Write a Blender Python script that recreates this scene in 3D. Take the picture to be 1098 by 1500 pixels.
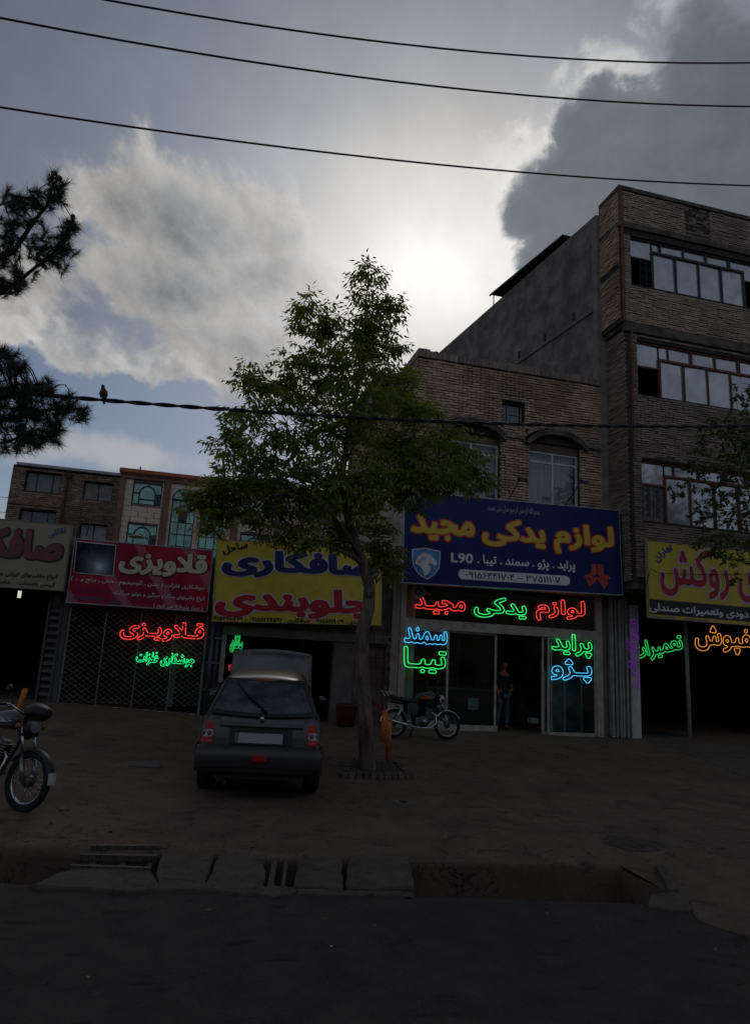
import bpy, bmesh, math, random
import numpy as np
from math import sin, cos, tan, radians, degrees, pi, sqrt, atan2, asin, exp
from mathutils import Vector, Matrix, noise

for o in list(bpy.data.objects):
    bpy.data.objects.remove(o, do_unlink=True)
SC = bpy.context.scene
COL = SC.collection
random.seed(7)
rng = np.random.default_rng(7)

# ------------------------------------------------------------------ camera
FPX, CX, CY = 1045.0, 549.0, 750.0
PSI, TH, RH = radians(14.4), radians(12.3), radians(3.0)
CAM = np.array([0.0, 0.0, 1.85])
fw = np.array([sin(PSI)*cos(TH), cos(PSI)*cos(TH), sin(TH)])
R0 = np.array([cos(PSI), -sin(PSI), 0.0])
U0 = np.cross(R0, fw)
RR = cos(RH)*R0 + sin(RH)*U0
UU = cos(RH)*U0 - sin(RH)*R0
cd = bpy.data.cameras.new('camera')
cam = bpy.data.objects.new('camera', cd)
COL.objects.link(cam)
cam.matrix_world = Matrix(((RR[0], UU[0], -fw[0], CAM[0]), (RR[1], UU[1], -fw[1], CAM[1]),
                           (RR[2], UU[2], -fw[2], CAM[2]), (0, 0, 0, 1)))
cd.sensor_fit = 'VERTICAL'
cd.sensor_height = 36.0
cd.lens = FPX/1500*36.0
cd.clip_end = 6000
SC.camera = cam
SC.render.resolution_x, SC.render.resolution_y = 749, 1024

def ray(x, y): return fw*FPX + RR*(x-CX) - UU*(y-CY)
def Yp(x, y, Y): d = ray(x, y); return CAM + d*(Y/d[1])
def Zp(x, y, Z): d = ray(x, y); return CAM + d*((Z-CAM[2])/d[2])

# ------------------------------------------------------------------ colour management, sky, sun
EXPO = -2.0
SC.view_settings.view_transform = 'Standard'
SC.view_settings.look = 'None'
SC.view_settings.gamma = 1.0
SC.view_settings.exposure = EXPO
SC.view_settings.use_curve_mapping = False
SUN_D = ray(655, 395); SUN_D = SUN_D/np.linalg.norm(SUN_D)
SUN_AZ = atan2(SUN_D[0], SUN_D[1]); SUN_EL = asin(SUN_D[2])

W = bpy.data.worlds.new('World'); SC.world = W; W.use_nodes = True
wt = W.node_tree; wt.nodes.clear()

class V:
    """small wrapper so node maths reads like maths"""
    def __init__(s, sock, t): s.s = sock; s.t = t
    def _m(s, op, *a, clamp=False):
        n = s.t.nodes.new('ShaderNodeMath'); n.operation = op; n.use_clamp = clamp
        for i, v in enumerate((s,)+a):
            if isinstance(v, V): s.t.links.new(v.s, n.inputs[i])
            else: n.inputs[i].default_value = v
        return V(n.outputs[0], s.t)
    def __add__(s, o): return s._m('ADD', o)
    def __radd__(s, o): return s._m('ADD', o)
    def __sub__(s, o): return s._m('SUBTRACT', o)
    def __rsub__(s, o): return (s*-1.0) + o
    def __mul__(s, o): return s._m('MULTIPLY', o)
    def __rmul__(s, o): return s._m('MULTIPLY', o)
    def __truediv__(s, o): return s._m('DIVIDE', o)
    def max(s, o): return s._m('MAXIMUM', o)
    def min(s, o): return s._m('MINIMUM', o)
    def pow(s, o): return s._m('POWER', o)
    def exp(s): return s._m('EXPONENT')
    def sstep(s, a, b):
        n = s.t.nodes.new('ShaderNodeMapRange'); n.interpolation_type = 'SMOOTHSTEP'
        s.t.links.new(s.s, n.inputs['Value'])
        n.inputs['From Min'].default_value = a; n.inputs['From Max'].default_value = b
        return V(n.outputs[0], s.t)
def tnoise(t, vec, scale, detail=6, rough=.55, dist=0.0, out='Fac'):
    n = t.nodes.new('ShaderNodeTexNoise'); n.inputs['Scale'].default_value = scale
    n.inputs['Detail'].default_value = detail; n.inputs['Roughness'].default_value = rough
    n.inputs['Distortion'].default_value = dist
    if vec is not None: t.links.new(vec, n.inputs['Vector'])
    return V(n.outputs[out], t) if out == 'Fac' else n.outputs['Color']
def tmap(t, vec, rot=(0, 0, 0), sc=(1, 1, 1), loc=(0, 0, 0)):
    n = t.nodes.new('ShaderNodeMapping'); t.links.new(vec, n.inputs['Vector'])
    n.inputs['Rotation'].default_value = rot; n.inputs['Scale'].default_value = sc; n.inputs['Location'].default_value = loc
    return n.outputs[0]
def tmix(t, f, a, b, mode='MIX'):
    n = t.nodes.new('ShaderNodeMix'); n.data_type = 'RGBA'; n.blend_type = mode
    ins = [n.inputs[0], n.inputs[6], n.inputs[7]]
    for i, v in zip(ins, (f, a, b)):
        if isinstance(v, V): t.links.new(v.s, i)
        elif isinstance(v, bpy.types.NodeSocket): t.links.new(v, i)
        elif isinstance(v, (int, float)): i.default_value = v
        else: i.default_value = (*v, 1)
    return n.outputs[2]

def build_sky():
    t = wt
    tc = t.nodes.new('ShaderNodeTexCoord')
    sep = t.nodes.new('ShaderNodeSeparateXYZ'); t.links.new(tc.outputs['Generated'], sep.inputs[0])
    x, y, z = (V(sep.outputs[i], t) for i in range(3))
    az = x._m('ARCTAN2', y)*(180/pi)
    el = z._m('ARCSINE')*(180/pi)
    dirv = tc.outputs['Generated']
    cosang = x*float(SUN_D[0]) + y*float(SUN_D[1]) + z*float(SUN_D[2])
    ang = cosang.min(1.0)._m('ARCCOSINE')*(180/pi)
    def azel(px, py):
        d = ray(px, py); d = d/np.linalg.norm(d)
        return degrees(atan2(d[0], d[1])), degrees(asin(d[2]))
    def ell(px, py, rx, ry):
        a, e = azel(px, py)
        ra = abs(azel(px+rx, py)[0]-azel(px-rx, py)[0])/2
        re = abs(azel(px, py-ry)[1]-azel(px, py+ry)[1])/2
        dx = (az-a)*(1/ra); dy = (el-e)*(1/re)
        return 1.0 - (dx*dx+dy*dy)._m('SQRT')
    n1 = tnoise(t, dirv, 5, 8, .6)           # broad
    n2 = tnoise(t, dirv, 16, 9, .62, .3)     # billows
    vor = t.nodes.new('ShaderNodeTexVoronoi'); vor.feature = 'SMOOTH_F1'; vor.inputs['Scale'].default_value = 17
    vor.inputs['Smoothness'].default_value = .5
    t.links.new(tmap(t, dirv), vor.inputs['Vector']); vo = V(vor.outputs['Distance'], t)
    # streaked cloud field: coordinates along and across the drift, in degrees
    def field(du, dv, sx, sy, sc, det, rough, dist, k=0.0):
        a_ = az+du; e_ = el+dv
        sI = (a_*.83-e_*.56)*sx; tI = (a_*.56+e_*.83)*sy
        cb = t.nodes.new('ShaderNodeCombineXYZ'); t.links.new(sI.s, cb.inputs[0]); t.links.new(tI.s, cb.inputs[1]); cb.inputs[2].default_value = k
        return tnoise(t, cb.outputs[0], sc, det, rough, dist)
    sa, se = azel(655, 395)
    F1 = field(0, 0, .045, .095, 1.0, 10, .58, .25); F1b = field(1.6, 1.2, .045, .095, 1.0, 10, .58, .25)
    F2 = field(0, 0, .07, .085, 2.3, 10, .60, .15, 4.0); F2b = field(.5, .5, .07, .085, 2.3, 10, .60, .15, 4.0)
    lit = (F1-F1b)*2.4 + (F2-F2b)*2.6
    # thin high cloud, brightest round the hidden sun
    du_ = (az-sa)*.72; dv_ = (el-se)*1.12
    r2 = du_*du_ + dv_*dv_
    lum = ((r2*(1/(13.5*13.5))+1.0).pow(-1.3))*.88 + .085
    lum = lum*((n1-.5)*.30 + 1.0)*((F2-.5)*.28+1.0)
    # the half of the sky away from the sun is a plain overcast
    lum = lum + cosang.sstep(.45, -.45)*.165
    warm = (ang*(-1/20.0)).exp()
    tint = tmix(t, warm.sstep(.18, .70), (.80, .925, 1.20), (1.03, 1.0, .955))
    sky = t.nodes.new('ShaderNodeTexSky'); sky.sky_type = 'NISHITA'; sky.sun_disc = False
    sky.sun_elevation = SUN_EL; sky.sun_rotation = SUN_AZ; sky.altitude = 900; sky.air_density = 1.0; sky.dust_density = 1.2
    sm = t.nodes.new('ShaderNodeVectorMath'); sm.operation = 'SCALE'; t.links.new(sky.outputs[0], sm.inputs[0]); sm.inputs['Scale'].default_value = SKYK
    def colscale(c, f):
        n = t.nodes.new('ShaderNodeVectorMath'); n.operation = 'SCALE'
        if isinstance(c, tuple): n.inputs[0].default_value = c
        else: t.links.new(c, n.inputs[0])
        if isinstance(f, V): t.links.new(f.s, n.inputs['Scale'])
        else: n.inputs['Scale'].default_value = f
        return n.outputs[0]
    base = colscale(tint, lum)
    # broken clouds on the left: grey bellies, cream sunward edges
    band = ell(300, 330, 190, 95).max(ell(400, 420, 130, 75)).max(ell(170, 300, 110, 75)).max(ell(250, 430, 260, 95)).max(ell(60, 420, 170, 80)).max(ell(330, 500, 230, 75))
    cd_ = band*.85 + (F1-.5)*3.4 + (F2-.5)*1.5
    cl = cd_.sstep(-.12, .32)
    thick = cd_.sstep(.10, 1.15)
    c_l = colscale(tmix(t, thick, (1.03, 1.0, .955), (.97, .99, 1.03)), ((lum*.45+.30)*(1.0-thick*.50) + lit*.22).max(.15))
    base2 = tmix(t, cl*.95, base, c_l)
    # bright bank and the blue gap below it
    gline = ell(150, 655, 400, 118).max(ell(20, 610, 150, 85)).max(ell(-250, 640, 420, 110)).max(ell(420, 650, 330, 55))
    gd = gline*1.3 + (F1-.5)*1.5 + (F2-.5)*1.7 + .02
    gap = gd.sstep(.0, .17)
    wisp = (ell(190, 668, 230, 34)*.9 + (F1-.5)*1.4 + (F2-.5)*2.0).sstep(-.05, .7)
    blue = tmix(t, wisp*.7, sm.outputs[0], (.46, .46, .46))
    rim = gd.sstep(-1.0, -.05)
    base3 = tmix(t, rim*.70, base2, colscale((1.03, 1.0, .96), (.46 + lit*.40 - thick*.20).max(.17)))
    base4 = tmix(t, gap, base3, blue)
    # dark cumulus upper right, its sunward fringe glowing
    dk = ell(1035, 110, 100, 112).max(ell(935, 215, 120, 108)).max(ell(865, 190, 60, 86)).max(ell(838, 275, 88, 76)).max(ell(782, 316, 60, 46)).max(ell(985, 330, 240, 180)).max(ell(1180, 240, 200, 290)).max(ell(1120, 420, 300, 200)).max(ell(815, 385, 74, 84))
    n4 = tnoise(t, dirv, 40, 6, .6, .4)
    n9 = tnoise(t, tmap(t, dirv, loc=(.37, .1, .2)), 9, 8, .6, .6)
    dd_ = dk*1.35 + (n2-.5)*1.15 + (n9-.5)*1.5 + (.40-vo)*.30 + (n4-.5)*.30
    dmask = (dd_.max(dk*2.4-.75)).sstep(-.14, .24)
    fringe = dd_.sstep(-.75, -.05)*warm.sstep(.15, .6)
    base4 = tmix(t, fringe*.75*(n2.sstep(.38, .58)), base4, (.84, .82, .78))
    n2b = tnoise(t, tmap(t, dirv, loc=(.012, .004, -.012)), 16, 9, .62, .3)
    n1b = tnoise(t, tmap(t, dirv, loc=(.03, .01, -.03)), 5, 8, .6)
    dsh = (n2-n2b)*.05 + (n1-n1b)*.10 + (n1-.5)*.04
    dcol = colscale((.90, .975, 1.12), (warm*.16 + .085 + dsh + dd_.sstep(.55, -.05)*.07).max(.06))
    out = tmix(t, dmask, base4, dcol)
    # below the horizon: plain grey so nothing glows from under the ground
    out = tmix(t, el.sstep(-3, 0), (.05, .048, .045), out)
    fin = colscale(out, 1.0/.1*(2**(-EXPO)))
    bg = t.nodes.new('ShaderNodeBackground'); bg.inputs['Strength'].default_value = .1
    t.links.new(fin, bg.inputs[0])
    wo = t.nodes.new('ShaderNodeOutputWorld'); t.links.new(bg.outputs[0], wo.inputs[0])
SKYK = .046
build_sky()
W.cycles.sampling_method = 'MANUAL'; W.cycles.sample_map_resolution = 512

sl = bpy.data.lights.new('sun', 'SUN'); sl.energy = .5; sl.angle = radians(14); sl.color = (1, .95, .88)
so = bpy.data.objects.new('sun', sl); COL.objects.link(so)
so.rotation_euler = Vector(SUN_D).to_track_quat('Z', 'Y').to_euler()
SC.cycles.max_bounces = 6; SC.cycles.transparent_max_bounces = 12; SC.cycles.diffuse_bounces = 3

# ------------------------------------------------------------------ materials
MATS = {}
def mat(name, col, rough=.8, metal=0.0, var=.15, vs=6.0, bump=0.0, bs=40.0, em=None, es=1.0, stain=None, rnd=0.0,
        spec=.5, coat=0.0, trans=0.0, col2=None, stretch=(1, 1, 1)):
    if name in MATS: return MATS[name]
    m = bpy.data.materials.new(name); m.use_nodes = True; t = m.node_tree
    b = t.nodes['Principled BSDF']
    b.inputs['Roughness'].default_value = rough; b.inputs['Metallic'].default_value = metal
    b.inputs['Specular IOR Level'].default_value = spec; b.inputs['Coat Weight'].default_value = coat
    b.inputs['Transmission Weight'].default_value = trans
    geo = t.nodes.new('ShaderNodeNewGeometry'); pos = geo.outputs['Position']
    if stretch != (1, 1, 1): pos = tmap(t, pos, sc=stretch)
    c = col
    if var or col2:
        n = tnoise(t, pos, vs, 6, .65)
        lo = tuple(v*(1-var*1.6) for v in col) if col2 is None else col2
        hi = tuple(v*(1+var) for v in col)
        c = tmix(t, n.sstep(.32, .68), lo, hi)
    if rnd:
        oi = t.nodes.new('ShaderNodeObjectInfo')
        r = (V(oi.outputs['Random'], t) + V(geo.outputs['Random Per Island'], t))._m('FRACT')
        c = tmix(t, 1.0, c, tmix(t, r, (1-rnd,)*3, (1+rnd*.7, 1+rnd*.65, 1+rnd*.6)), 'MULTIPLY')
    if stain:
        scol, sscale, amt = stain
        n = tnoise(t, geo.outputs['Position'], sscale, 5, .6, .6)
        c = tmix(t, n.sstep(.48, .66)*amt, c, scol)
    if isinstance(c, tuple): b.inputs['Base Color'].default_value = (*c, 1)
    else: t.links.new(c, b.inputs['Base Color'])
    if bump:
        bn = t.nodes.new('ShaderNodeBump'); bn.inputs['Strength'].default_value = bump; bn.inputs['Distance'].default_value = .02
        t.links.new(tnoise(t, pos, bs, 6, .7).s, bn.inputs['Height']); t.links.new(bn.outputs[0], b.inputs['Normal'])
    if em:
        b.inputs['Emission Color'].default_value = (*em, 1); b.inputs['Emission Strength'].default_value = es
    MATS[name] = m
    return m
def glass_mat(name, tint=(.9, .95, .95), refl=.10):
    """thin pane: mostly see-through, mirrors a little, more at a glancing angle"""
    if name in MATS: return MATS[name]
    m = bpy.data.materials.new(name); m.use_nodes = True; t = m.node_tree; t.nodes.clear()
    tr = t.nodes.new('ShaderNodeBsdfTransparent'); tr.inputs[0].default_value = (*tint, 1)
    gl = t.nodes.new('ShaderNodeBsdfGlossy'); gl.inputs['Roughness'].default_value = .02
    lw = t.nodes.new('ShaderNodeLayerWeight'); lw.inputs[0].default_value = .35
    mx = t.nodes.new('ShaderNodeMixShader'); o = t.nodes.new('ShaderNodeOutputMaterial')
    f = V(lw.outputs['Fresnel'], t)*.6 + refl
    t.links.new(f.s, mx.inputs[0]); t.links.new(tr.outputs[0], mx.inputs[1]); t.links.new(gl.outputs[0], mx.inputs[2])
    t.links.new(mx.outputs[0], o.inputs[0]); MATS[name] = m
    return m

# ------------------------------------------------------------------ mesh helpers
ORG = {}
class MB:
    def __init__(s): s.v = []; s.f = []; s.sm = []
    def add(s, vs, fs, smooth=False):
        k = len(s.v); s.v += [tuple(map(float, v)) for v in vs]
        s.f += [tuple(i+k for i in f) for f in fs]; s.sm += [smooth]*len(fs); return s
    def box(s, x0, x1, y0, y1, z0, z1, bev=0):
        c = [(x0, y0, z0), (x1, y0, z0), (x1, y1, z0), (x0, y1, z0), (x0, y0, z1), (x1, y0, z1), (x1, y1, z1), (x0, y1, z1)]
        return s.add(c, [(3, 2, 1, 0), (4, 5, 6, 7), (0, 1, 5, 4), (1, 2, 6, 5), (2, 3, 7, 6), (3, 0, 4, 7)])
    def obox(s, O, a, b, c):
        """box from a corner O and three edge vectors"""
        O, a, b, c = map(np.array, (O, a, b, c))
        if np.dot(np.cross(a, b), c) < 0: a, b = b, a
        p = [O, O+a, O+a+b, O+b, O+c, O+a+c, O+a+b+c, O+b+c]
        return s.add(p, [(3, 2, 1, 0), (4, 5, 6, 7), (0, 1, 5, 4), (1, 2, 6, 5), (2, 3, 7, 6), (3, 0, 4, 7)])
    def tube(s, pts, r, n=8, cap=True, smooth=True, closed=False):
        pts = [Vector(p) for p in pts]; m = len(pts)
        rs = r if isinstance(r, (list, tuple)) else [r]*m
        vs = []; prev = None
        for i, p in enumerate(pts):
            if closed: d = pts[(i+1) % m]-pts[i-1]
            else: d = pts[min(i+1, m-1)]-pts[max(i-1, 0)]
            d.normalize()
            if prev is None:
                a = Vector((0, 0, 1)) if abs(d.z) < .9 else Vector((1, 0, 0)); a = a.cross(d).normalized()
            else:
                a = prev - d*prev.dot(d); a.normalize()
            prev = a; b = d.cross(a)
            for k in range(n):
                t = 2*pi*k/n; vs.append(p + (a*cos(t)+b*sin(t))*rs[i])
        fs = []
        for i in range(m if closed else m-1):
            j = (i+1) % m
            for k in range(n):
                l = (k+1) % n; fs.append((i*n+k, i*n+l, j*n+l, j*n+k))
        s.add(vs, fs, smooth)
        if cap and not closed:
            k0 = len(s.v)-len(vs)
            s.f.append(tuple(k0+i for i in reversed(range(n)))); s.f.append(tuple(k0+(m-1)*n+i for i in range(n))); s.sm += [False, False]
        return s
    def lathe(s, prof, C=(0, 0, 0), ax=(0, 0, 1), n=16, smooth=True):
        """prof: (radius, height) along axis ax from C"""
        ax = Vector(ax).normalized(); C = Vector(C)
        a = (Vector((0, 0, 1)) if abs(ax.z) < .9 else Vector((1, 0, 0))).cross(ax).normalized(); b = ax.cross(a)
        vs = []
        for r, h in prof:
            for k in range(n):
                t = 2*pi*k/n; vs.append(C+ax*h+(a*cos(t)+b*sin(t))*r)
        fs = [(i*n+k, i*n+(k+1) % n, (i+1)*n+(k+1) % n, (i+1)*n+k) for i in range(len(prof)-1) for k in range(n)]
        return s.add(vs, fs, smooth)
    def prism(s, poly, O, u, v, n, d):
        """polygon (2D) in frame O,u,v, extruded by d along n (towards the viewer)"""
        O, u, v, n = map(np.array, (O, u, v, n)); k = len(poly)
        a = [O+u*p[0]+v*p[1] for p in poly]; b = [q+n*d for q in a]
        s.add(a+b, [tuple(range(k, 2*k)), tuple(reversed(range(k)))]+[((i+1) % k, i, k+i, k+(i+1) % k) for i in range(k)])
        return s
    def build(s, name, m=None, parent=None, loc=None, label=None, kind=None, bevel=0, sub=0):
        me = bpy.data.meshes.new(name)
        v = np.array(s.v, dtype=float).reshape(-1, 3)
        o = bpy.data.objects.new(name, me)
        org = np.zeros(3)
        if parent is not None:
            org = np.array(ORG.get(parent.name, (0, 0, 0))); o.parent = parent
        elif loc is not None:
            org = np.array(loc); o.location = loc
        ORG[o.name] = tuple(org)
        me.from_pydata([tuple(p) for p in (v-org)], [], s.f)
        me.polygons.foreach_set('use_smooth', s.sm)
        me.update()
        if m is not None: me.materials.append(m)
        COL.objects.link(o)
        if label: o['label'] = label
        if kind: o['kind'] = kind
        if bevel:
            md = o.modifiers.new('bevel', 'BEVEL'); md.width = bevel; md.segments = 2; md.limit_method = 'ANGLE'
        if sub:
            md = o.modifiers.new('sub', 'SUBSURF'); md.levels = sub; md.render_levels = sub
        return o
def tag(o, label, cat, group=None):
    o['label'] = label; o['category'] = cat
    if group: o['group'] = group
    return o
def thing(name, label, cat, loc=(0, 0, 0), group=None, rz=0):
    o = bpy.data.objects.new(name, None); COL.objects.link(o); o.location = tuple(map(float, loc)); o.rotation_euler.z = rz
    o.empty_display_size = .2
    ORG[o.name] = tuple(map(float, loc)); return tag(o, label, cat, group)
def struct(mb, name, m, **k): return mb.build(name, m, kind='structure', **k)
def copy_thing(root, loc, rz=None, label=None):
    r = root.copy(); COL.objects.link(r); r.location = loc
    if rz is not None: r.rotation_euler.z = rz
    if label: r['label'] = label
    def rec(src, dst):
        for ch in list(src.children):
            c = ch.copy(); COL.objects.link(c); c.parent = dst; rec(ch, c)
    rec(root, r); return r
def wall_cells(mb, x0, x1, z0, z1, y0, y1, holes=()):
    xs = sorted({x0, x1, *[h[0] for h in holes], *[h[1] for h in holes]}); zs = sorted({z0, z1, *[h[2] for h in holes], *[h[3] for h in holes]})
    xs = [x for x in xs if x0 <= x <= x1]; zs = [z for z in zs if z0 <= z <= z1]
    for a, b in zip(xs, xs[1:]):
        run = None
        for c, d in zip(zs, zs[1:]):
            cx, cz = (a+b)/2, (c+d)/2
            inside = any(h[0] < cx < h[1] and h[2] < cz < h[3] for h in holes)
            if inside:
                if run: mb.box(a, b, y0, y1, run[0], run[1]); run = None
            else: run = (run[0], d) if run else (c, d)
        if run: mb.box(a, b, y0, y1, run[0], run[1])
    return mb

# ------------------------------------------------------------------ ground height
def zf(x): return float(np.interp(x, [-12, -2.5, .64, 5.3, 10.7, 15, 30], [.95, .79, .62, .49, .40, .50, .55]))
def zr(x): return -.02*x
def gz(x, y):
    t = min(max((y-6.3)/10.7, 0), 1)
    return zr(x)*(1-t) + zf(x)*t
def G(px, py):
    z = 0.0
    for _ in range(12):
        p = Zp(px, py, z); z = gz(p[0], p[1])
    return np.array([p[0], p[1], z])

# ------------------------------------------------------------------ lettering 
# each word: letters shaped and joined, drawn from Blender's own font, thickened, and its outline traced
ARAB={'ا':(0xFE8D,2),'آ':(0xFE81,2),'ب':(0xFE8F,4),'ت':(0xFE95,4),'ج':(0xFE9D,4),'ح':(0xFEA1,4),'خ':(0xFEA5,4),'د':(0xFEA9,2),'ذ':(0xFEAB,2),'ر':(0xFEAD,2),'ز':(0xFEAF,2),'س':(0xFEB1,4),'ش':(0xFEB5,4),'ص':(0xFEB9,4),'ض':(0xFEBD,4),'ع':(0xFEC9,4),'ف':(0xFED1,4),'ق':(0xFED5,4),'ل':(0xFEDD,4),'م':(0xFEE1,4),'ن':(0xFEE5,4),'ه':(0xFEE9,4),'و':(0xFEED,2),'پ':(0xFB56,4),'چ':(0xFB7A,4),'ژ':(0xFB8A,2),'ک':(0xFB8E,4),'گ':(0xFB92,4),'ی':(0xFBFC,4),'ـ':(0x640,9)}
def shape(s):
    s=s.replace('لا','\uE000')
    def joinl(c): return c in ARAB and ARAB[c][1] in(4,9)   # joins to next
    def joinr(c): return c in ARAB or c=='\uE000'
    out=[]
    for i,c in enumerate(s):
        p=i>0 and joinl(s[i-1]) and joinr(c); n=joinl(c) and i+1<len(s) and joinr(s[i+1])
        if c=='\uE000': out.append(chr(0xFEFC if p else 0xFEFB));continue
        if c not in ARAB: out.append(c);continue
        b,k=ARAB[c]
        if k==9: out.append('\u0640');continue
        if k==2: out.append(chr(b+(1 if p else 0)));continue
        out.append(chr(b+(3 if p and n else 2 if n else 1 if p else 0)))
    # reverse, keep digit/latin runs
    res=[];run=''
    M={'(':')',')':'('}
    toks=[];i=0
    for c in out:
        if c.isdigit() or c.isascii() and c.isalnum(): run+=c
        else:
            if run: toks.append(run);run=''
            toks.append(M.get(c,c))
    if run: toks.append(run)
    return ''.join(reversed(toks))
RES=160  # cells per em
def outlines(txt):
    c=bpy.data.curves.new('t','FONT'); c.body=txt; c.size=1
    o=bpy.data.objects.new('t',c); bpy.context.scene.collection.objects.link(o)
    cu=o.to_curve(bpy.context.evaluated_depsgraph_get())
    P=[]
    for s in cu.splines:
        b=s.bezier_points;n=len(b);pts=[]
        for i in range(n):
            a=b[i];q=b[(i+1)%n]
            p0,p1,p2,p3=[np.array(v[:2]) for v in (a.co,a.handle_right,q.handle_left,q.co)]
            for t in np.linspace(0,1,8,endpoint=False):
                pts.append((1-t)**3*p0+3*(1-t)**2*t*p1+3*(1-t)*t*t*p2+t**3*p3)
        P.append(np.array(pts))
    bpy.data.objects.remove(o)
    return P
def raster(P,sx,sy,m):
    al=np.vstack(P);lo=al.min(0);hi=al.max(0)
    W=int((hi[0]-lo[0])*sx*RES)+2*m;Hh=int((hi[1]-lo[1])*sy*RES)+2*m
    img=np.zeros((Hh,W+1),int)
    ys=np.arange(Hh)+.5
    for p in P:
        q=(p-lo)*[sx*RES,sy*RES]+m
        for a,b in zip(q,np.roll(q,-1,0)):
            if a[1]==b[1]: continue
            s=1 if b[1]>a[1] else -1
            l,h=(a,b) if s>0 else (b,a)
            i0=int(np.ceil(l[1]-.5));i1=int(np.ceil(h[1]-.5))
            for i in range(max(i0,0),min(i1,Hh)):
                x=l[0]+(h[0]-l[0])*(i+.5-l[1])/(h[1]-l[1])
                img[i,min(max(int(np.ceil(x-.5)),0),W)]+=s
    return (np.cumsum(img,1)[:,:W]!=0),lo
def dilate(a,rx,ry):
    out=a.copy()
    for dy in range(-ry,ry+1):
        w=rx*(1-(abs(dy)/(ry+.5))**2.6)**(1/2.6) if ry else rx
        w=int(round(w));
        # horizontal dilate by w via cumulative sum
        c=np.cumsum(np.pad(a,((0,0),(w+1,w))).astype(int),1)
        h=(c[:,2*w+1:]-c[:,:-2*w-1])>0
        h=h[:,:a.shape[1]]
        if dy>=0: out[dy:]|=h[:h.shape[0]-dy]
        else: out[:dy]|=h[-dy:]
    return out
def blur(a,n=2):
    a=a.astype(float)
    for _ in range(n):
        a=(np.roll(a,1,0)+a*2+np.roll(a,-1,0))/4;a=(np.roll(a,1,1)+a*2+np.roll(a,-1,1))/4
    return a
def contours(a):
    # marching squares, level .5
    H,W=a.shape;b=a>.5;seg={}
    def cross_at(p,q):
        va,vb=a[p],a[q];t=(.5-va)/(vb-va);return (p[1]+(q[1]-p[1])*t,p[0]+(q[0]-p[0])*t)
    code=(b[:-1,:-1]*1+b[:-1,1:]*2+b[1:,1:]*4+b[1:,:-1]*8)
    E={1:[(3,0)],2:[(0,1)],3:[(3,1)],4:[(1,2)],5:[(3,0),(1,2)],6:[(0,2)],7:[(3,2)],8:[(2,3)],9:[(2,0)],10:[(0,1),(2,3)],11:[(2,1)],12:[(1,3)],13:[(1,0)],14:[(0,3)]}
    nxt={};pos={}
    for y,x in zip(*np.nonzero((code>0)&(code<15))):
        y=int(y);x=int(x)
        ed=[('h',y,x),('v',y,x+1),('h',y+1,x),('v',y,x)]
        cs=[((y,x),(y,x+1)),((y,x+1),(y+1,x+1)),((y+1,x),(y+1,x+1)),((y,x),(y+1,x))]
        for s,e in E[int(code[y,x])]:
            nxt[ed[s]]=ed[e]
            for k in (s,e):
                if ed[k] not in pos: pos[ed[k]]=cross_at(*cs[k])
    L=[]
    while nxt:
        k,_=next(iter(nxt.items()));loop=[]
        while k in nxt:
            loop.append(pos[k]);k=nxt.pop(k)
        L.append(np.array(loop))
    return L
def simplify(p,eps):
    if len(p)<3: return p
    a,b=p[0],p[-1];d=b-a;n=np.hypot(*d)
    dist=np.abs(np.cross(d,p-a))/n if n>0 else np.hypot(*(p-a).T)
    i=int(dist.argmax())
    if dist[i]>eps: return np.vstack([simplify(p[:i+1],eps)[:-1],simplify(p[i:],eps)])
    return np.array([a,b])
def tidy(L,eps):
    out=[]
    for p in L:
        i=int(np.hypot(*(p-p[0]).T).argmax())
        if np.hypot(*(p[i]-p[0]))<3: continue
        q=np.vstack([simplify(p[:i+1],eps)[:-1],simplify(np.vstack([p[i:],p[:1]]),eps)[:-1]])
        if len(q)>2: out.append(q)
    return out
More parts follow.
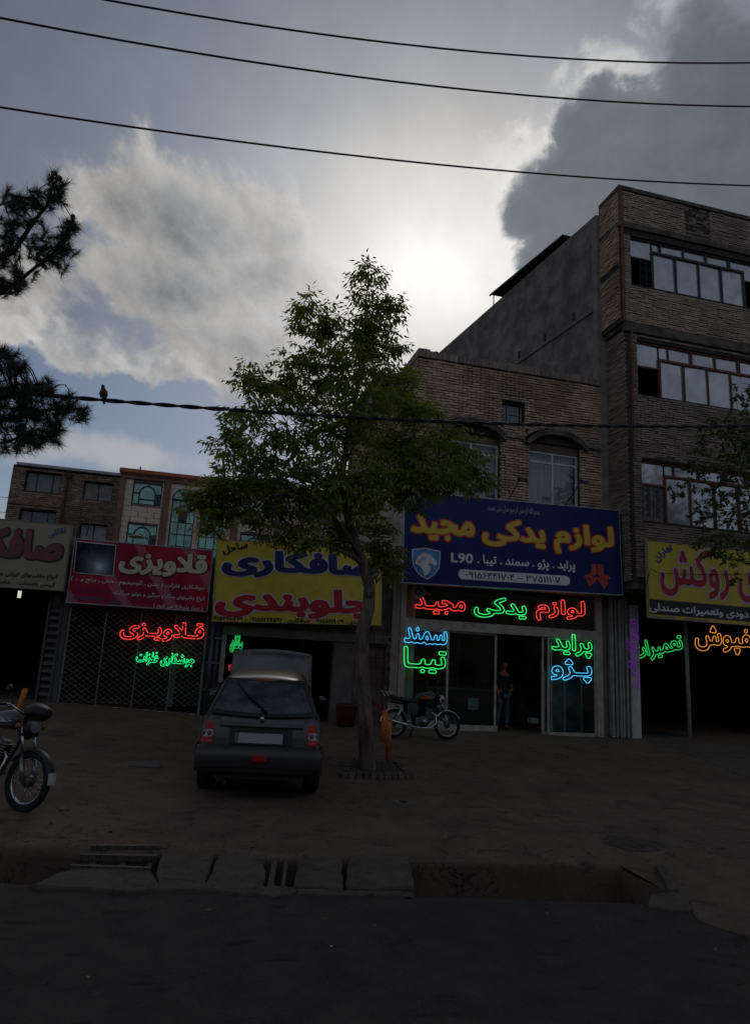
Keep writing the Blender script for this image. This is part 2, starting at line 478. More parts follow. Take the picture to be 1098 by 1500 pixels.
WORDS=[
('lavazem','لوازم',6,[7],.7),('yadaki','یدکی',6,[7],.7),('majid','مجید',6,[7],.7),
('n_lavazem','لوازم',4,[],1.1),('n_yadaki','یدکی',4,[],1.1),('n_majid','مجیـد',4,[],1.1),
('n_samand','سمند',4,[],1.1),('n_tiba','تیبـا',4,[],1.1),('n_peraid','پراید',4,[],1.1),('n_pejo','پـژو',4,[],1.1),
('cars','پراید . پژو . سمند . تیبا .',4,[],.9),('l90','!L90',4,[],.9),('tel_blue','!۰۹۱۵۶۴۴۱۷۰۴ – ۳۷۵۱۱۱۰۷',2,[],.9),
('script','بسم الله الرحمن الرحیم صلی علی محمد',2,[],1.3),
('ghalavizi','قلاویزی',7,[5],.8),('n_ghalavizi','قـلاویـزی',4,[],1.2),('n_jooshkari','جوشکاری فلزات',3,[],1.2),
('r1','جوشکاری فلزات ( چدن ـ آلومینیوم ـ مس ـ برنج و ... )',3,[],1.2),('r2','انواع ماشینهای سبک و سنگین و موتور سیکلت',3,[],1.2),('r3','( سیار پذیرفته می شود )',3,[],1.2),
('r4','!۰۹۱۵ ۳۹۳۸ ۱۲۸',3,[],1.2),('r5','رامین : ۰۹۳۹۸۲۴۰۹۸۶',4,[],1.2),
('safkari','صافکاری',9,[5],.8),('jolobandi','جلوبندی',8,[5],.8),('sahel','ساحل',5,[],1.),
('y1','جلوبندی : ۰۹۱۵۷۶۱۹۰۲۹   صافکاری : ۰۹۱۵۵۲۳۶۵۹۲ – ۰۹۱۵۳۱۹۰۲۶۹',4,[],1.2),
('naghashi','نقاشی',5,[],1.),('c1','انواع ماشینهای ایرانی وخارجی',4,[],1.2),('c2','گریسی باضمانت    شاسی کشی',4,[],1.2),
('rookesh','تودوزی روکش',4,[5],.8),('baharan','بهاران',5,[],1.),('k1','کفپوش ، دودی وتعمیرات صندلی',5,[],1.),('k2','!۰۹۱۵۵۲۳۳۲۲۰ – ۰۹۳۸۴۸۷۳۵۳۱',3,[],1.3),
('n_rookesh','روکش',4,[],1.2),('n_tamirat','تعمیرات',4,[],1.2),('n_kafpoosh','کفپوش',4,[],1.2),('n_safkari','صافکاری',5,[],1.4),('n_naghashi','نقاشی',5,[],1.4),
]

GL={}
def glyph(key, layer=0):
    if key not in GL:
        _, txt, b, lay, eps = next(w for w in WORDS if w[0]==key)
        P=outlines(txt[1:] if txt.startswith('!') else shape(txt))
        layers=[b]+[b+l for l in lay]; m=max(layers)+8
        a,lo=raster(P,1,1,m); rec=[]
        for w in layers:
            L=tidy(contours(blur(dilate(a,w,w) if w else a,3)),eps)
            rec.append([[(float(x),float(y)) for x,y in p] for p in L])
        GL[key]=rec+[tuple(a.shape[::-1])]
    return GL[key][layer], GL[key][-1]
class Frame:
    """a flat face in the place: origin, right, up, outward normal"""
    def __init__(s, O, u, v):
        s.O = np.array(O, float); s.u = np.array(u, float)/np.linalg.norm(u)
        v = np.array(v, float); v = v - s.u*np.dot(v, s.u); s.v = v/np.linalg.norm(v); s.n = np.cross(s.u, s.v)
    def hit(s, px, py):
        d = ray(px, py); t = np.dot(s.O-CAM, s.n)/np.dot(d, s.n); return CAM+d*t
    def uv(s, px, py):
        p = s.hit(px, py)-s.O; return float(p@s.u), float(p@s.v)
    def at(s, a, b, c=0.0): return s.O+s.u*a+s.v*b+s.n*c
def frame_from(TL, TR, BL, Y):
    a, b, c = Yp(*TL, Y), Yp(*TR, Y), Yp(*BL, Y)
    return Frame(c, b-a, a-c)
def text_layout(fr, key, c, w, h, rot=0.0, k=1.0, off=(0., 0.), sc=1.0):
    """centre c and size in photo pixels measured on the face, turned into metres on that face"""
    cu, cv = fr.uv(*c)
    uL, uR = fr.uv(c[0]-w/2, c[1])[0], fr.uv(c[0]+w/2, c[1])[0]
    vB, vT = fr.uv(c[0], c[1]+h/2)[1], fr.uv(c[0], c[1]-h/2)[1]
    return cu, cv, abs(uR-uL), abs(vT-vB)
def text(fr, key, c, w, h, m, parent, name='lettering', rot=0.0, layer=0, off=.004, depth=.003, vert=False, label=None, shrink=8):
    polys, (gw, gh) = glyph(key, layer)
    cu, cv, W_, H_ = text_layout(fr, key, c, w, h)
    if vert: W_, H_ = H_, W_
    p0, _ = glyph(key, 0)
    al = np.array([q for p in p0 for q in p]); lo, hi = al.min(0), al.max(0); mid = (lo+hi)/2
    sx, sy = W_/(hi[0]-lo[0]), H_/(hi[1]-lo[1])
    cr, sr = cos(rot), sin(rot)
    cu_ = bpy.data.curves.new(name, 'CURVE'); cu_.dimensions = '2D'; cu_.fill_mode = 'BOTH'; cu_.extrude = depth/2
    for p in polys:
        sp = cu_.splines.new('POLY'); sp.points.add(len(p)-1); sp.use_cyclic_u = True
        for i, q in enumerate(p):
            a, b = (q[0]-mid[0])*sx, (q[1]-mid[1])*sy
            sp.points[i].co = (a*cr-b*sr, a*sr+b*cr, 0, 1)
    tmp = bpy.data.objects.new('tmp', cu_); COL.objects.link(tmp)
    dg = bpy.context.evaluated_depsgraph_get()
    me = bpy.data.meshes.new_from_object(tmp.evaluated_get(dg)); bpy.data.objects.remove(tmp); bpy.data.curves.remove(cu_)
    P = fr.at(cu, cv, off+depth/2)
    M = Matrix(((fr.u[0], fr.v[0], fr.n[0], P[0]), (fr.u[1], fr.v[1], fr.n[1], P[1]), (fr.u[2], fr.v[2], fr.n[2], P[2]), (0, 0, 0, 1)))
    org = Vector(ORG[parent.name]) if parent else Vector((0, 0, 0))
    me.transform(Matrix.Translation(-org) @ M); me.materials.clear(); me.materials.append(m); me.name = name
    o = bpy.data.objects.new(name, me); COL.objects.link(o); o.parent = parent; ORG[o.name] = tuple(org)
    if label: o['label'] = label
    return o
def neon(fr, key, c, w, h, col, label, rot=0.0, vert=False, r=.011, group='neon signs in the shop fronts', es=1.0, gaps=0.0, backing=True):
    """one neon word: a bent glass tube following the outline of each letter, on small clips"""
    polys, (gw, gh) = glyph(key, 0)
    cu, cv, W_, H_ = text_layout(fr, key, c, w, h)
    if vert: W_, H_ = H_, W_
    al = np.array([q for p in polys for q in p]); lo, hi = al.min(0), al.max(0); mid = (lo+hi)/2
    sx, sy = W_/(hi[0]-lo[0]), H_/(hi[1]-lo[1]); cr, sr = cos(rot), sin(rot)
    root = thing('neon_sign', label, 'neon sign', fr.at(cu, cv), group)
    for p in polys:
        loop = []
        for q in p:
            a, b = (q[0]-mid[0])*sx, (q[1]-mid[1])*sy; loop.append((a*cr-b*sr, a*sr+b*cr))
        # resample so bends are soft
        L = np.array(loop); d = np.hypot(*(np.roll(L, -1, 0)-L).T); tot = d.sum()
        if tot < .05: continue
        n = max(8, int(tot/.035)); s = np.concatenate([[0], np.cumsum(d)]); LL = np.vstack([L, L[:1]])
        tt = np.linspace(0, tot, n, endpoint=False)
        Q = np.stack([np.interp(tt, s, LL[:, 0]), np.interp(tt, s, LL[:, 1])], 1)
        Q = (np.roll(Q, 1, 0)*.12+Q*.76+np.roll(Q, -1, 0)*.12)
        mb = MB()
        if gaps:
            i = 0
            while i < n:
                ln = int(random.uniform(5, 11)); seg = [fr.at(cu+Q[j % n][0], cv+Q[j % n][1], .03) for j in range(i, min(i+ln, n)+1)]
                if len(seg) > 1: mb.tube(seg, r, 5)
                i += ln+1
        else:
            mb.tube([fr.at(cu+q[0], cv+q[1], .03) for q in Q], r, 6, closed=True)
        mb.build('glass_tube', neon_mat(col, es), root)
    cl = MB()
    for p in polys[:4]:
        for q in p[::max(1, len(p)//3)]:
            a, b = (q[0]-mid[0])*sx, (q[1]-mid[1])*sy; a, b = a*cr-b*sr, a*sr+b*cr
            cl.tube([fr.at(cu+a, cv+b, 0), fr.at(cu+a, cv+b, .03)], .004, 5)
    cl.build('tube_clip', mat('clip', (.1, .1, .1)), root)
    return root
NEON = {'red': (1.0, .055, .045), 'green': (.03, .90, .18), 'mint': (.01, .8, .22), 'blue': (.07, .56, 1.0), 'violet': (.30, .02, .55), 'plum': (.10, .012, .10), 'amber': (.95, .36, .06)}
def neon_mat(col, es):
    return mat('neon_'+col+str(es), tuple(v*.5 for v in NEON[col]), .3, var=0, em=NEON[col], es=es*2**(-EXPO)*1.35)

# ------------------------------------------------------------------ GROUND
def ground_mat(name, col, dark, scale, stain, crack=.8, rough=.9, speck=.5):
    m = bpy.data.materials.new(name); m.use_nodes = True; t = m.node_tree; b = t.nodes['Principled BSDF']
    g = t.nodes.new('ShaderNodeNewGeometry'); pos = g.outputs['Position']
    n1 = tnoise(t, pos, scale, 8, .62); n2 = tnoise(t, pos, 55, 6, .75); n3 = tnoise(t, pos, .55, 6, .6, .8)
    n4 = tnoise(t, tmap(t, pos, loc=(5, 9, 0)), 1.7, 7, .6, .5)
    c = tmix(t, n1.sstep(.3, .7), dark, col)
    c = tmix(t, n3.sstep(.5, .68)*.5, c, stain)
    c = tmix(t, (n2-.5).max(0.0)*speck*2.0, c, tuple(v*2.2 for v in col))
    c = tmix(t, (.46-n2).max(0.0)*speck*4.0, c, tuple(v*.35 for v in col))
    oil = tnoise(t, tmap(t, pos, sc=(1, 2.0, 1)), 2.6, 3, .5, .2).sstep(.61, .70)
    c = tmix(t, oil*.65, c, tuple(v*.45 for v in dark))
    cr = 1.0-(n4-.5)._m('ABSOLUTE').sstep(0, .006)
    cr = cr*n3.sstep(.40, .50)*crack
    c = tmix(t, cr, c, tuple(v*.25 for v in dark))
    t.links.new(c, b.inputs['Base Color']); b.inputs['Roughness'].default_value = rough
    b.inputs['Specular IOR Level'].default_value = .3
    bn = t.nodes.new('ShaderNodeBump'); bn.inputs['Strength'].default_value = .6; bn.inputs['Distance'].default_value = .012
    t.links.new((n2*.6+n1*1.2-cr*1.5).s, bn.inputs['Height']); t.links.new(bn.outputs[0], b.inputs['Normal'])
    return m
M_pave = ground_mat('pavement_mat', (.165, .122, .086), (.108, .081, .058), 2.2, (.078, .061, .047))
M_road = ground_mat('asphalt_mat', (.068, .057, .047), (.043, .037, .031), 3.0, (.042, .038, .035), crack=.3, speck=.8)
M_conc = ground_mat('old_concrete_mat', (.130, .107, .084), (.084, .069, .054), 6.0, (.07, .058, .046), crack=.6)
M_ditch = ground_mat('ditch_mat', (.045, .036, .027), (.026, .021, .017), 4.0, (.02, .018, .016), crack=.2)

_Fa, _Fb = G(0, 1241), G(950, 1268); _Na, _Nb = G(0, 1292), G(960, 1322)
def yF(x): return _Fa[1]+(x-_Fa[0])*(_Fb[1]-_Fa[1])/(_Fb[0]-_Fa[0])
def yN(x): return _Na[1]+(x-_Na[0])*(_Nb[1]-_Na[1])/(_Nb[0]-_Na[0])
XE = float(G(968, 1300)[0])
def nz(x, y, s=1.0, k=0): return noise.noise(Vector((x*s+k*13.1, y*s+k*7.7, k*3.3)))
def jag(x, k): return nz(x, 0, 1.3, k)*.045 + nz(x, 0, 6, k+1)*.022 + nz(x, 3, 19, k+2)*.009
def bumpz(x, y): return nz(x, y, .5, 3)*.018 + nz(x, y, 2.2, 4)*.007 + nz(x, y, 7, 5)*.0025
XS = list(np.concatenate([np.arange(-40, -6, 1.5), np.arange(-6, 9, .09), np.arange(9, 45, 1.5)]))
def sheet(xs, rows):
    """rows: functions x -> (y, z)"""
    mb = MB(); n = len(xs); vs = []
    for r in rows: vs += [(x, *r(x)) for x in xs]
    fs = [(j*n+i, j*n+i+1, (j+1)*n+i+1, (j+1)*n+i) for j in range(len(rows)-1) for i in range(n-1)]
    return mb.add(vs, fs, True)
BOT = -.62
tt = np.concatenate([np.linspace(0, .5, 60), np.linspace(.51, 1, 24)])
def prow(q):
    def f(x):
        y0 = yF(x)+(jag(x, 10)+.0 if x < XE else 0); y = y0+(25-y0)*q**1.25; return y, gz(x, y)+bumpz(x, y)*(1 if y < 16.6 else .1)-(.03*exp(-q*300))
    return f
rows = [lambda x: (yF(x)+jag(x, 10)+.03, BOT)] + [lambda x: (lambda p: (p[0]+.012, p[1]-.05))(prow(0)(x))] + [prow(q) for q in tt]
g = struct(sheet(XS, rows), 'pavement', M_pave)
def rrow(q):
    def f(x):
        y0 = yN(x)+(jag(x, 20) if x < XE else 0); y = y0-(y0+45)*q**1.9; return y, gz(x, y)+bumpz(x, y)-.012
    return f
rows = [rrow(q) for q in reversed(np.linspace(0, 1, 70))] + [lambda x: (rrow(0)(x)[0]-.02, BOT)]
struct(sheet(XS, rows), 'road', M_road)
# channel bottom and the part where the channel runs on under the pavement
struct(sheet([x for x in XS if x < XE+.6]+[XE+.6], [lambda x: (yN(x)-.3, BOT+.05+.02*nz(x, 1, 2)), lambda x: ((yN(x)+yF(x))/2, BOT+.02), lambda x: (yF(x)+.3, BOT+.06+.02*nz(x, 5, 2))]), 'channel_floor', M_ditch)
xr = [XE+.02*0]+[x for x in XS if x > XE+.02]
def mid(q):
    def f(x): y = (yN(x)-.02)*(1-q)+(yF(x)+.02)*q; return y, gz(x, y)+bumpz(x, y)-.006
    return f
mbm = sheet(xr, [mid(q) for q in (0, .2, .4, .6, .8, 1)])
mbm.add([(XE, yN(XE)-.05, gz(XE, 6)-.0), (XE, yF(XE)+.05, gz(XE, 6)), (XE+.02, yF(XE)+.05, BOT), (XE+.02, yN(XE)-.05, BOT)], [(0, 1, 2, 3)])
struct(mbm, 'pavement_over_channel', M_pave)
b = MB(); b.add([(-2500, -2500, -2.2), (2500, -2500, -2.2), (2500, 2500, -2.2), (-2500, 2500, -2.2)], [(0, 1, 2, 3)])
struct(b, 'terrain', mat('terrain', (.09, .08, .065), .95, vs=.05))

def slab_px(poly, thick, name_, m, label, cat, group=None, dz=0.0, jagk=0, sub=6, lift=None):
    """a thick slab whose outline stands at these ground points"""
    P = [G(*p) for p in poly]; out = []
    for i, p in enumerate(P):
        q = P[(i+1) % len(P)]; L = np.linalg.norm(q-p); n = max(1, int(L/.05))
        d = (q-p)/max(L, 1e-6); pr = np.array([-d[1], d[0], 0])
        for k in range(n):
            r = p+(q-p)*k/n
            if jagk: r = r+pr*(nz(r[0], r[1], 5, jagk)*.026+nz(r[0], r[1], 15, jagk)*.016)
            out.append(r)
    c = sum(out)/len(out); mb = MB(); n = len(out); vs = []
    rings = [(1.0, -thick), (1.0, -.014), (.975, 0), (.6, .002), (.25, 0)]
    for s_, dz_ in rings:
        for r in out:
            q = c+(r-c)*s_; vs.append((q[0], q[1], q[2]+dz+dz_+ (nz(q[0], q[1], 4, 8)*.014+nz(q[0], q[1], 13, 9)*.006 if dz_ > -.1 else 0)))
    vs.append((c[0], c[1], c[2]+dz)); fs = []
    for j in range(len(rings)-1):
        for k in range(n): fs.append((j*n+k, j*n+(k+1) % n, (j+1)*n+(k+1) % n, (j+1)*n+k))
    k0 = (len(rings)-1)*n
    fs += [(k0+k, k0+(k+1) % n, len(vs)-1) for k in range(n)]
    # orientation: make the top face up
    a = np.cross(np.array(out[1])-c, np.array(out[2])-c)[2]
    if a < 0: fs = [tuple(reversed(f)) for f in fs]
    mb.add(vs, fs, False)
    o = mb.build(name_, m, loc=tuple(c+np.array([0, 0, dz-thick])))
    return tag(o, label, cat, group) if cat else o
GS = 'concrete slabs laid across the roadside channel'
slab_px([(237, 1250), (312, 1253), (301, 1296), (228, 1289)], .11, 'concrete_slab', M_conc, 'concrete channel slab just right of the metal ladder grate', 'slab', GS, .015, 31)
slab_px([(320, 1252), (352, 1250), (389, 1259), (386, 1297), (303, 1293)], .10, 'concrete_slab', M_conc, 'broken channel slab with worn rounded back corners, second from the ladder grate', 'slab', GS, .0, 32)
slab_px([(436, 1260), (501, 1260), (502, 1303), (430, 1299)], .11, 'concrete_slab', M_conc, 'square channel slab right of the two loose steel bars', 'slab', GS, .012, 33)
slab_px([(511, 1257), (545, 1255), (600, 1259), (605, 1306), (508, 1302)], .13, 'concrete_slab', M_conc, 'wide rounded channel slab at the left end of the long open ditch', 'slab', GS, .03, 34)
# cracked concrete lip along the road side
k = 0
for poly in ([(42, 1299), (106, 1273), (216, 1275), (229, 1283), (231, 1304), (180, 1308), (120, 1303)],
             [(231, 1291), (388, 1298), (395, 1312), (320, 1307), (231, 1304)],
             [(392, 1298), (432, 1301), (436, 1308), (400, 1316), (372, 1306)],
             [(434, 1302), (606, 1308), (607, 1315), (520, 1312), (436, 1311)]):
    lab = ['flat concrete apron on the road side below the ladder grate', 'cracked concrete strip in front of the two left channel slabs', 'loose triangular concrete chunk below the two steel bars', 'thin concrete strip in front of the two right channel slabs'][k]
    slab_px(poly, .09, 'kerb_slab', M_conc, lab, 'kerb slab', 'cracked kerb pieces along the road edge', .012-.002*k, 41+k); k += 1
slab_px([(958, 1272), (968, 1268), (992, 1306), (980, 1309)], .10, 'concrete_slab', M_conc, 'narrow tilted concrete piece closing the right end of the open ditch', 'slab', GS, .04, 51)
slab_px([(952, 1312), (985, 1309), (1005, 1318), (1012, 1336), (985, 1334), (948, 1328)], .08, 'kerb_slab', M_conc, 'broken kerb chunk at the right end of the open ditch', 'kerb slab', 'cracked kerb pieces along the road edge', .02, 52)
slab_px([(985, 1300), (1050, 1296), (1160, 1300), (1180, 1395), (1098, 1372), (1050, 1357), (1018, 1345), (1008, 1326), (992, 1310)], .05, 'concrete_slab', M_pave, 'large worn pavement slab at the lower right running down to the road', 'slab', None, .012, 53)

slab_px([(948, 1084), (1030, 1084), (1180, 1090), (1180, 1172), (1098, 1143), (1020, 1110)], .03, 'concrete_ramp', ground_mat('ramp_mat', (.14, .115, .09), (.10, .08, .065), 2.0, (.08, .065, .05)), 'slightly paler worn concrete ramp on the right leading to the dark doorway', 'ramp', None, .012, 61)
# steel grates
M_rust = mat('dark_steel', (.12, .105, .09), .6, .6, var=.3, vs=30, bump=.2)
def bar(mb, a, b, w, h, dz=0.0):
    a, b = G(*a), G(*b); d = (b-a)/np.linalg.norm(b-a); s = np.array([-d[1], d[0], 0])*w
    mb.obox(a-s/2+np.array([0, 0, dz-h]), b-a, s, (0, 0, h))
r = thing('ditch_grate', 'ladder shaped steel grate of long bars and cross rungs over the ditch', 'grate', G(170, 1257))
for a, b_ in (((133, 1243), (236, 1243)), ((117, 1256), (229, 1258)), ((104, 1272), (219, 1276))):
    m_ = MB(); bar(m_, a, b_, .05, .05, .03); m_.build('steel_bar', M_rust, r)
for a, b_ in (((150, 1243), (127, 1273)), ((192, 1243), (172, 1274)), ((231, 1243), (213, 1275))):
    m_ = MB(); bar(m_, a, b_, .05, .04, -.022); m_.build('cross_rung', M_rust, r)
r = thing('ditch_grate', 'pair of loose steel bars bridging the gap between two channel slabs', 'grate', G(405, 1275))
for a, b_, w_ in (((403, 1256), (396, 1298), .05), ((420, 1258), (414, 1299), .03)):
    m_ = MB(); bar(m_, a, b_, w_, .05, .0); m_.build('steel_bar', M_rust, r)

# things lying on the ground
def lump(px, py, sx, sy, sz, m, label, cat, name_, seed=1, group=None):
    p = G(px, py); bm = bmesh.new(); bmesh.ops.create_icosphere(bm, subdivisions=2, radius=.5); rr = random.Random(seed)
    for v in bm.verts:
        n_ = noise.noise(v.co*2.2+Vector((seed, 0, 0)))*.45+1; v.co = Vector((v.co.x*sx*n_, v.co.y*sy*n_, max(v.co.z*sz*n_, -sz*.3)))
    me = bpy.data.meshes.new(name_); bm.to_mesh(me); bm.free(); me.materials.append(m)
    o = bpy.data.objects.new(name_, me); COL.objects.link(o); o.location = (p[0], p[1], p[2]+sz*.28); o.rotation_euler.z = rr.random()*6
    return tag(o, label, cat, group)
lump(92, 1187, .10, .07, .045, mat('fired_clay', (.32, .14, .06), .9, var=.3, vs=40), 'small orange brown brick fragment on the pavement by the near motorbike', 'stone', 'brick_fragment', 3)
lump(100, 1188, .05, .035, .02, mat('dark_stone', (.03, .025, .02), .9), 'small dark stone beside the orange brick fragment', 'stone', 'stone', 5)
lump(162, 1219, .05, .04, .02, mat('dark_stone', (.03, .025, .02), .9), 'small black lump on the pavement above the ladder grate', 'stone', 'stone', 6)
lump(485, 1386, .022, .018, .008, mat('white_litter', (.5, .5, .5), .8), 'tiny white scrap on the dark road', 'litter', 'paper_scrap', 7)
lump(947, 1238, .02, .02, .01, mat('white_litter', (.5, .5, .5), .8), 'tiny white scrap on the round pavement patch at right', 'litter', 'paper_scrap', 8)
lump(963, 1247, .03, .02, .012, mat('dark_stone', (.03, .025, .02), .9), 'tiny dark stone beside the round pavement patch', 'stone', 'stone', 9)
lt_ = MB()
for _ in range(420):
    k_ = random.random()
    if k_ < .45: x = random.uniform(-5, 7); yy = yF(x)+random.choice([abs(random.gauss(0, .25)), -random.uniform(.1, .8)])
    elif k_ < .7: x = random.gauss(3.3, .9); yy = random.gauss(11.3, .9)
    else: x = random.uniform(-5, 9); yy = random.uniform(2.5, 16.5)
    inside = yN(x) < yy < yF(x) and x < XE
    z = (BOT+.06) if inside else gz(x, yy)+bumpz(x, yy)+.004; s_ = random.uniform(.012, .035); a = random.random()*6; w_ = s_*random.uniform(.3, .6); t_ = random.uniform(0, .012)
    c_, n_ = cos(a), sin(a)
    lt_.add([(x-c_*s_, yy-n_*s_, z), (x+n_*w_, yy-c_*w_, z+t_), (x+c_*s_, yy+n_*s_, z+t_*.3), (x-n_*w_, yy+c_*w_, z+t_)], [(0, 1, 2, 3)])
lt_.build('leaf_litter', mat('dry_leaf', (.20, .15, .07), .8, rnd=.7), kind='stuff')
sd_ = MB()
for _ in range(260):
    x = random.uniform(-5, XE-.1); yy = random.uniform(yN(x)+.05, yF(x)-.05); s_ = random.uniform(.02, .09); z = BOT+.04; n_ = 7
    ring_ = [(x+s_*cos(i*.9)*random.uniform(.7, 1.2), yy+s_*sin(i*.9)*random.uniform(.7, 1.2), z-.02) for i in range(n_)]
    sd_.add(ring_+[(x, yy, z+s_*.45)], [(i, (i+1) % n_, n_) for i in range(n_)])
sd_.build('silt', M_ditch, kind='stuff')
grit = MB()
for _ in range(2600):
    x = random.uniform(-5, 9); yy = random.choice([yF(x)+abs(random.gauss(0, .5)), yF(x)+random.uniform(0, 9), yN(x)-abs(random.gauss(0, .4)), yN(x)-random.uniform(0, 3)])
    if x > XE or True:
        s_ = random.uniform(.003, .011)*(2 if random.random() < .06 else 1); z = gz(x, yy)+bumpz(x, yy)+(0 if yy > yN(x) else -.012); a = random.random()*6
        pts = [(x+s_*cos(a+i*2.1)*random.uniform(.7, 1.2), yy+s_*sin(a+i*2.1)*random.uniform(.7, 1.2), z-.002) for i in range(3)]+[(x, yy, z+s_*.8)]
        grit.add(pts, [(0, 1, 3), (1, 2, 3), (2, 0, 3)])
grit.build('gravel', mat('grit', (.13, .115, .095), .9, rnd=.7), kind='stuff')
# little cast iron covers and the round repair patch
def disc_px(px, py, r_, name_, m, label, cat, dz=.008, sq=1.0, par=None):
    p = G(px, py); mb = MB(); n = 22; pts = []
    for i in range(n):
        a = 2*pi*i/n; q = r_*(1+(.06 if r_ < .2 else .28)*nz(cos(a), sin(a), 2, 6)); x, y = p[0]+q*cos(a), p[1]+q*sin(a)*sq; pts.append((x, y, gz(x, y)+bumpz(x, y)+dz))
    c = (p[0], p[1], gz(p[0], p[1])+bumpz(p[0], p[1])+dz+.003)
    mb.add(pts+[c]+[(a, b_, c_-.03) for a, b_, c_ in pts], [(i, (i+1) % n, n) for i in range(n)]+[(n+1+i, n+1+(i+1) % n, (i+1) % n, i) for i in range(n)])
    if par: return mb.build(name_, m, par)
    return tag(mb.build(name_, m, loc=tuple(p)), label, cat)
_vc = disc_px(590, 1176, .13, 'valve_cover', mat('cover_ring', (.13, .115, .10), .8, vs=30), 'small round pale valve cover in the pavement near the tree', 'valve cover')
disc_px(590, 1176, .055, 'valve_cap', mat('cover_cap', (.02, .018, .016), .8), None, None, .016, par=_vc)
slab_px([(190, 1117), (232, 1118), (236, 1125), (188, 1124)], .03, 'access_cover', mat('cover_ring', (.13, .115, .10), .8), 'flat pale rectangular access cover in the pavement left of the car', 'access cover', None, .022)
disc_px(925, 1237, .36, 'pavement_patch', mat('patch_fill', (.082, .064, .049), .9, var=.35, vs=9, bump=.6), 'round darker repair patch in the pavement near the right end of the ditch', 'pavement patch', .007, .8)

# ------------------------------------------------------------------ BUILDINGS
YF = 17.0
M_brick_tan = mat('tan_brick', (.58, .405, .26), .9, var=.2, vs=25, rnd=.30, stain=((.22, .15, .105), .55, .75), bump=.3)
M_brick_dark = mat('sooty_brick', (.31, .245, .19), .9, var=.25, vs=25, rnd=.26, stain=((.15, .12, .10), .7, .7), bump=.3)
M_brick_old = mat('grey_brick', (.46, .345, .25), .9, var=.25, vs=25, rnd=.26, stain=((.20, .155, .125), .5, .8), bump=.3)
M_mortar = mat('mortar', (.06, .048, .04), .95, var=.3, vs=9, bump=.4)  # darkened so joints read as shadow lines between courses
M_render = mat('cement_render', (.225, .19, .16), .92, var=.3, vs=1.6, bump=.25, stain=((.13, .112, .095), .9, .8), bs=14)
M_beige = mat('beige_render', (.45, .385, .31), .9, var=.2, vs=1.5, bump=.2, stain=((.22, .19, .155), .8, .7))
M_alu = mat('cream_frame', (.42, .37, .30), .5, var=.15, vs=5)
M_white = mat('white_paint', (.62, .60, .57), .5, var=.12, vs=5)
M_rustp = mat('rust_red_frame', (.20, .062, .035), .7, var=.3, vs=12)
M_blackf = mat('black_frame', (.035, .032, .03), .6)
M_room = mat('dark_room', (.028, .026, .025), .95, var=.3, vs=2)  # near-black colour paints in the shade of unlit interiors
M_glass = glass_mat('clear_glass', refl=.015)
M_pane = mat('sky_pale_pane', (.52, .54, .55), .10, .55, var=.12, vs=1.4, spec=.8)  # pale colour and part metal stand in for reflected sky
M_steel = mat('grey_steel', (.16, .16, .165), .45, .5, var=.2, vs=15)
M_dirtwall = mat('dirty_wall', (.13, .105, .08), .95, var=.3, vs=3, bump=.5, bs=14, stain=((.05, .042, .035), 1.2, .7))

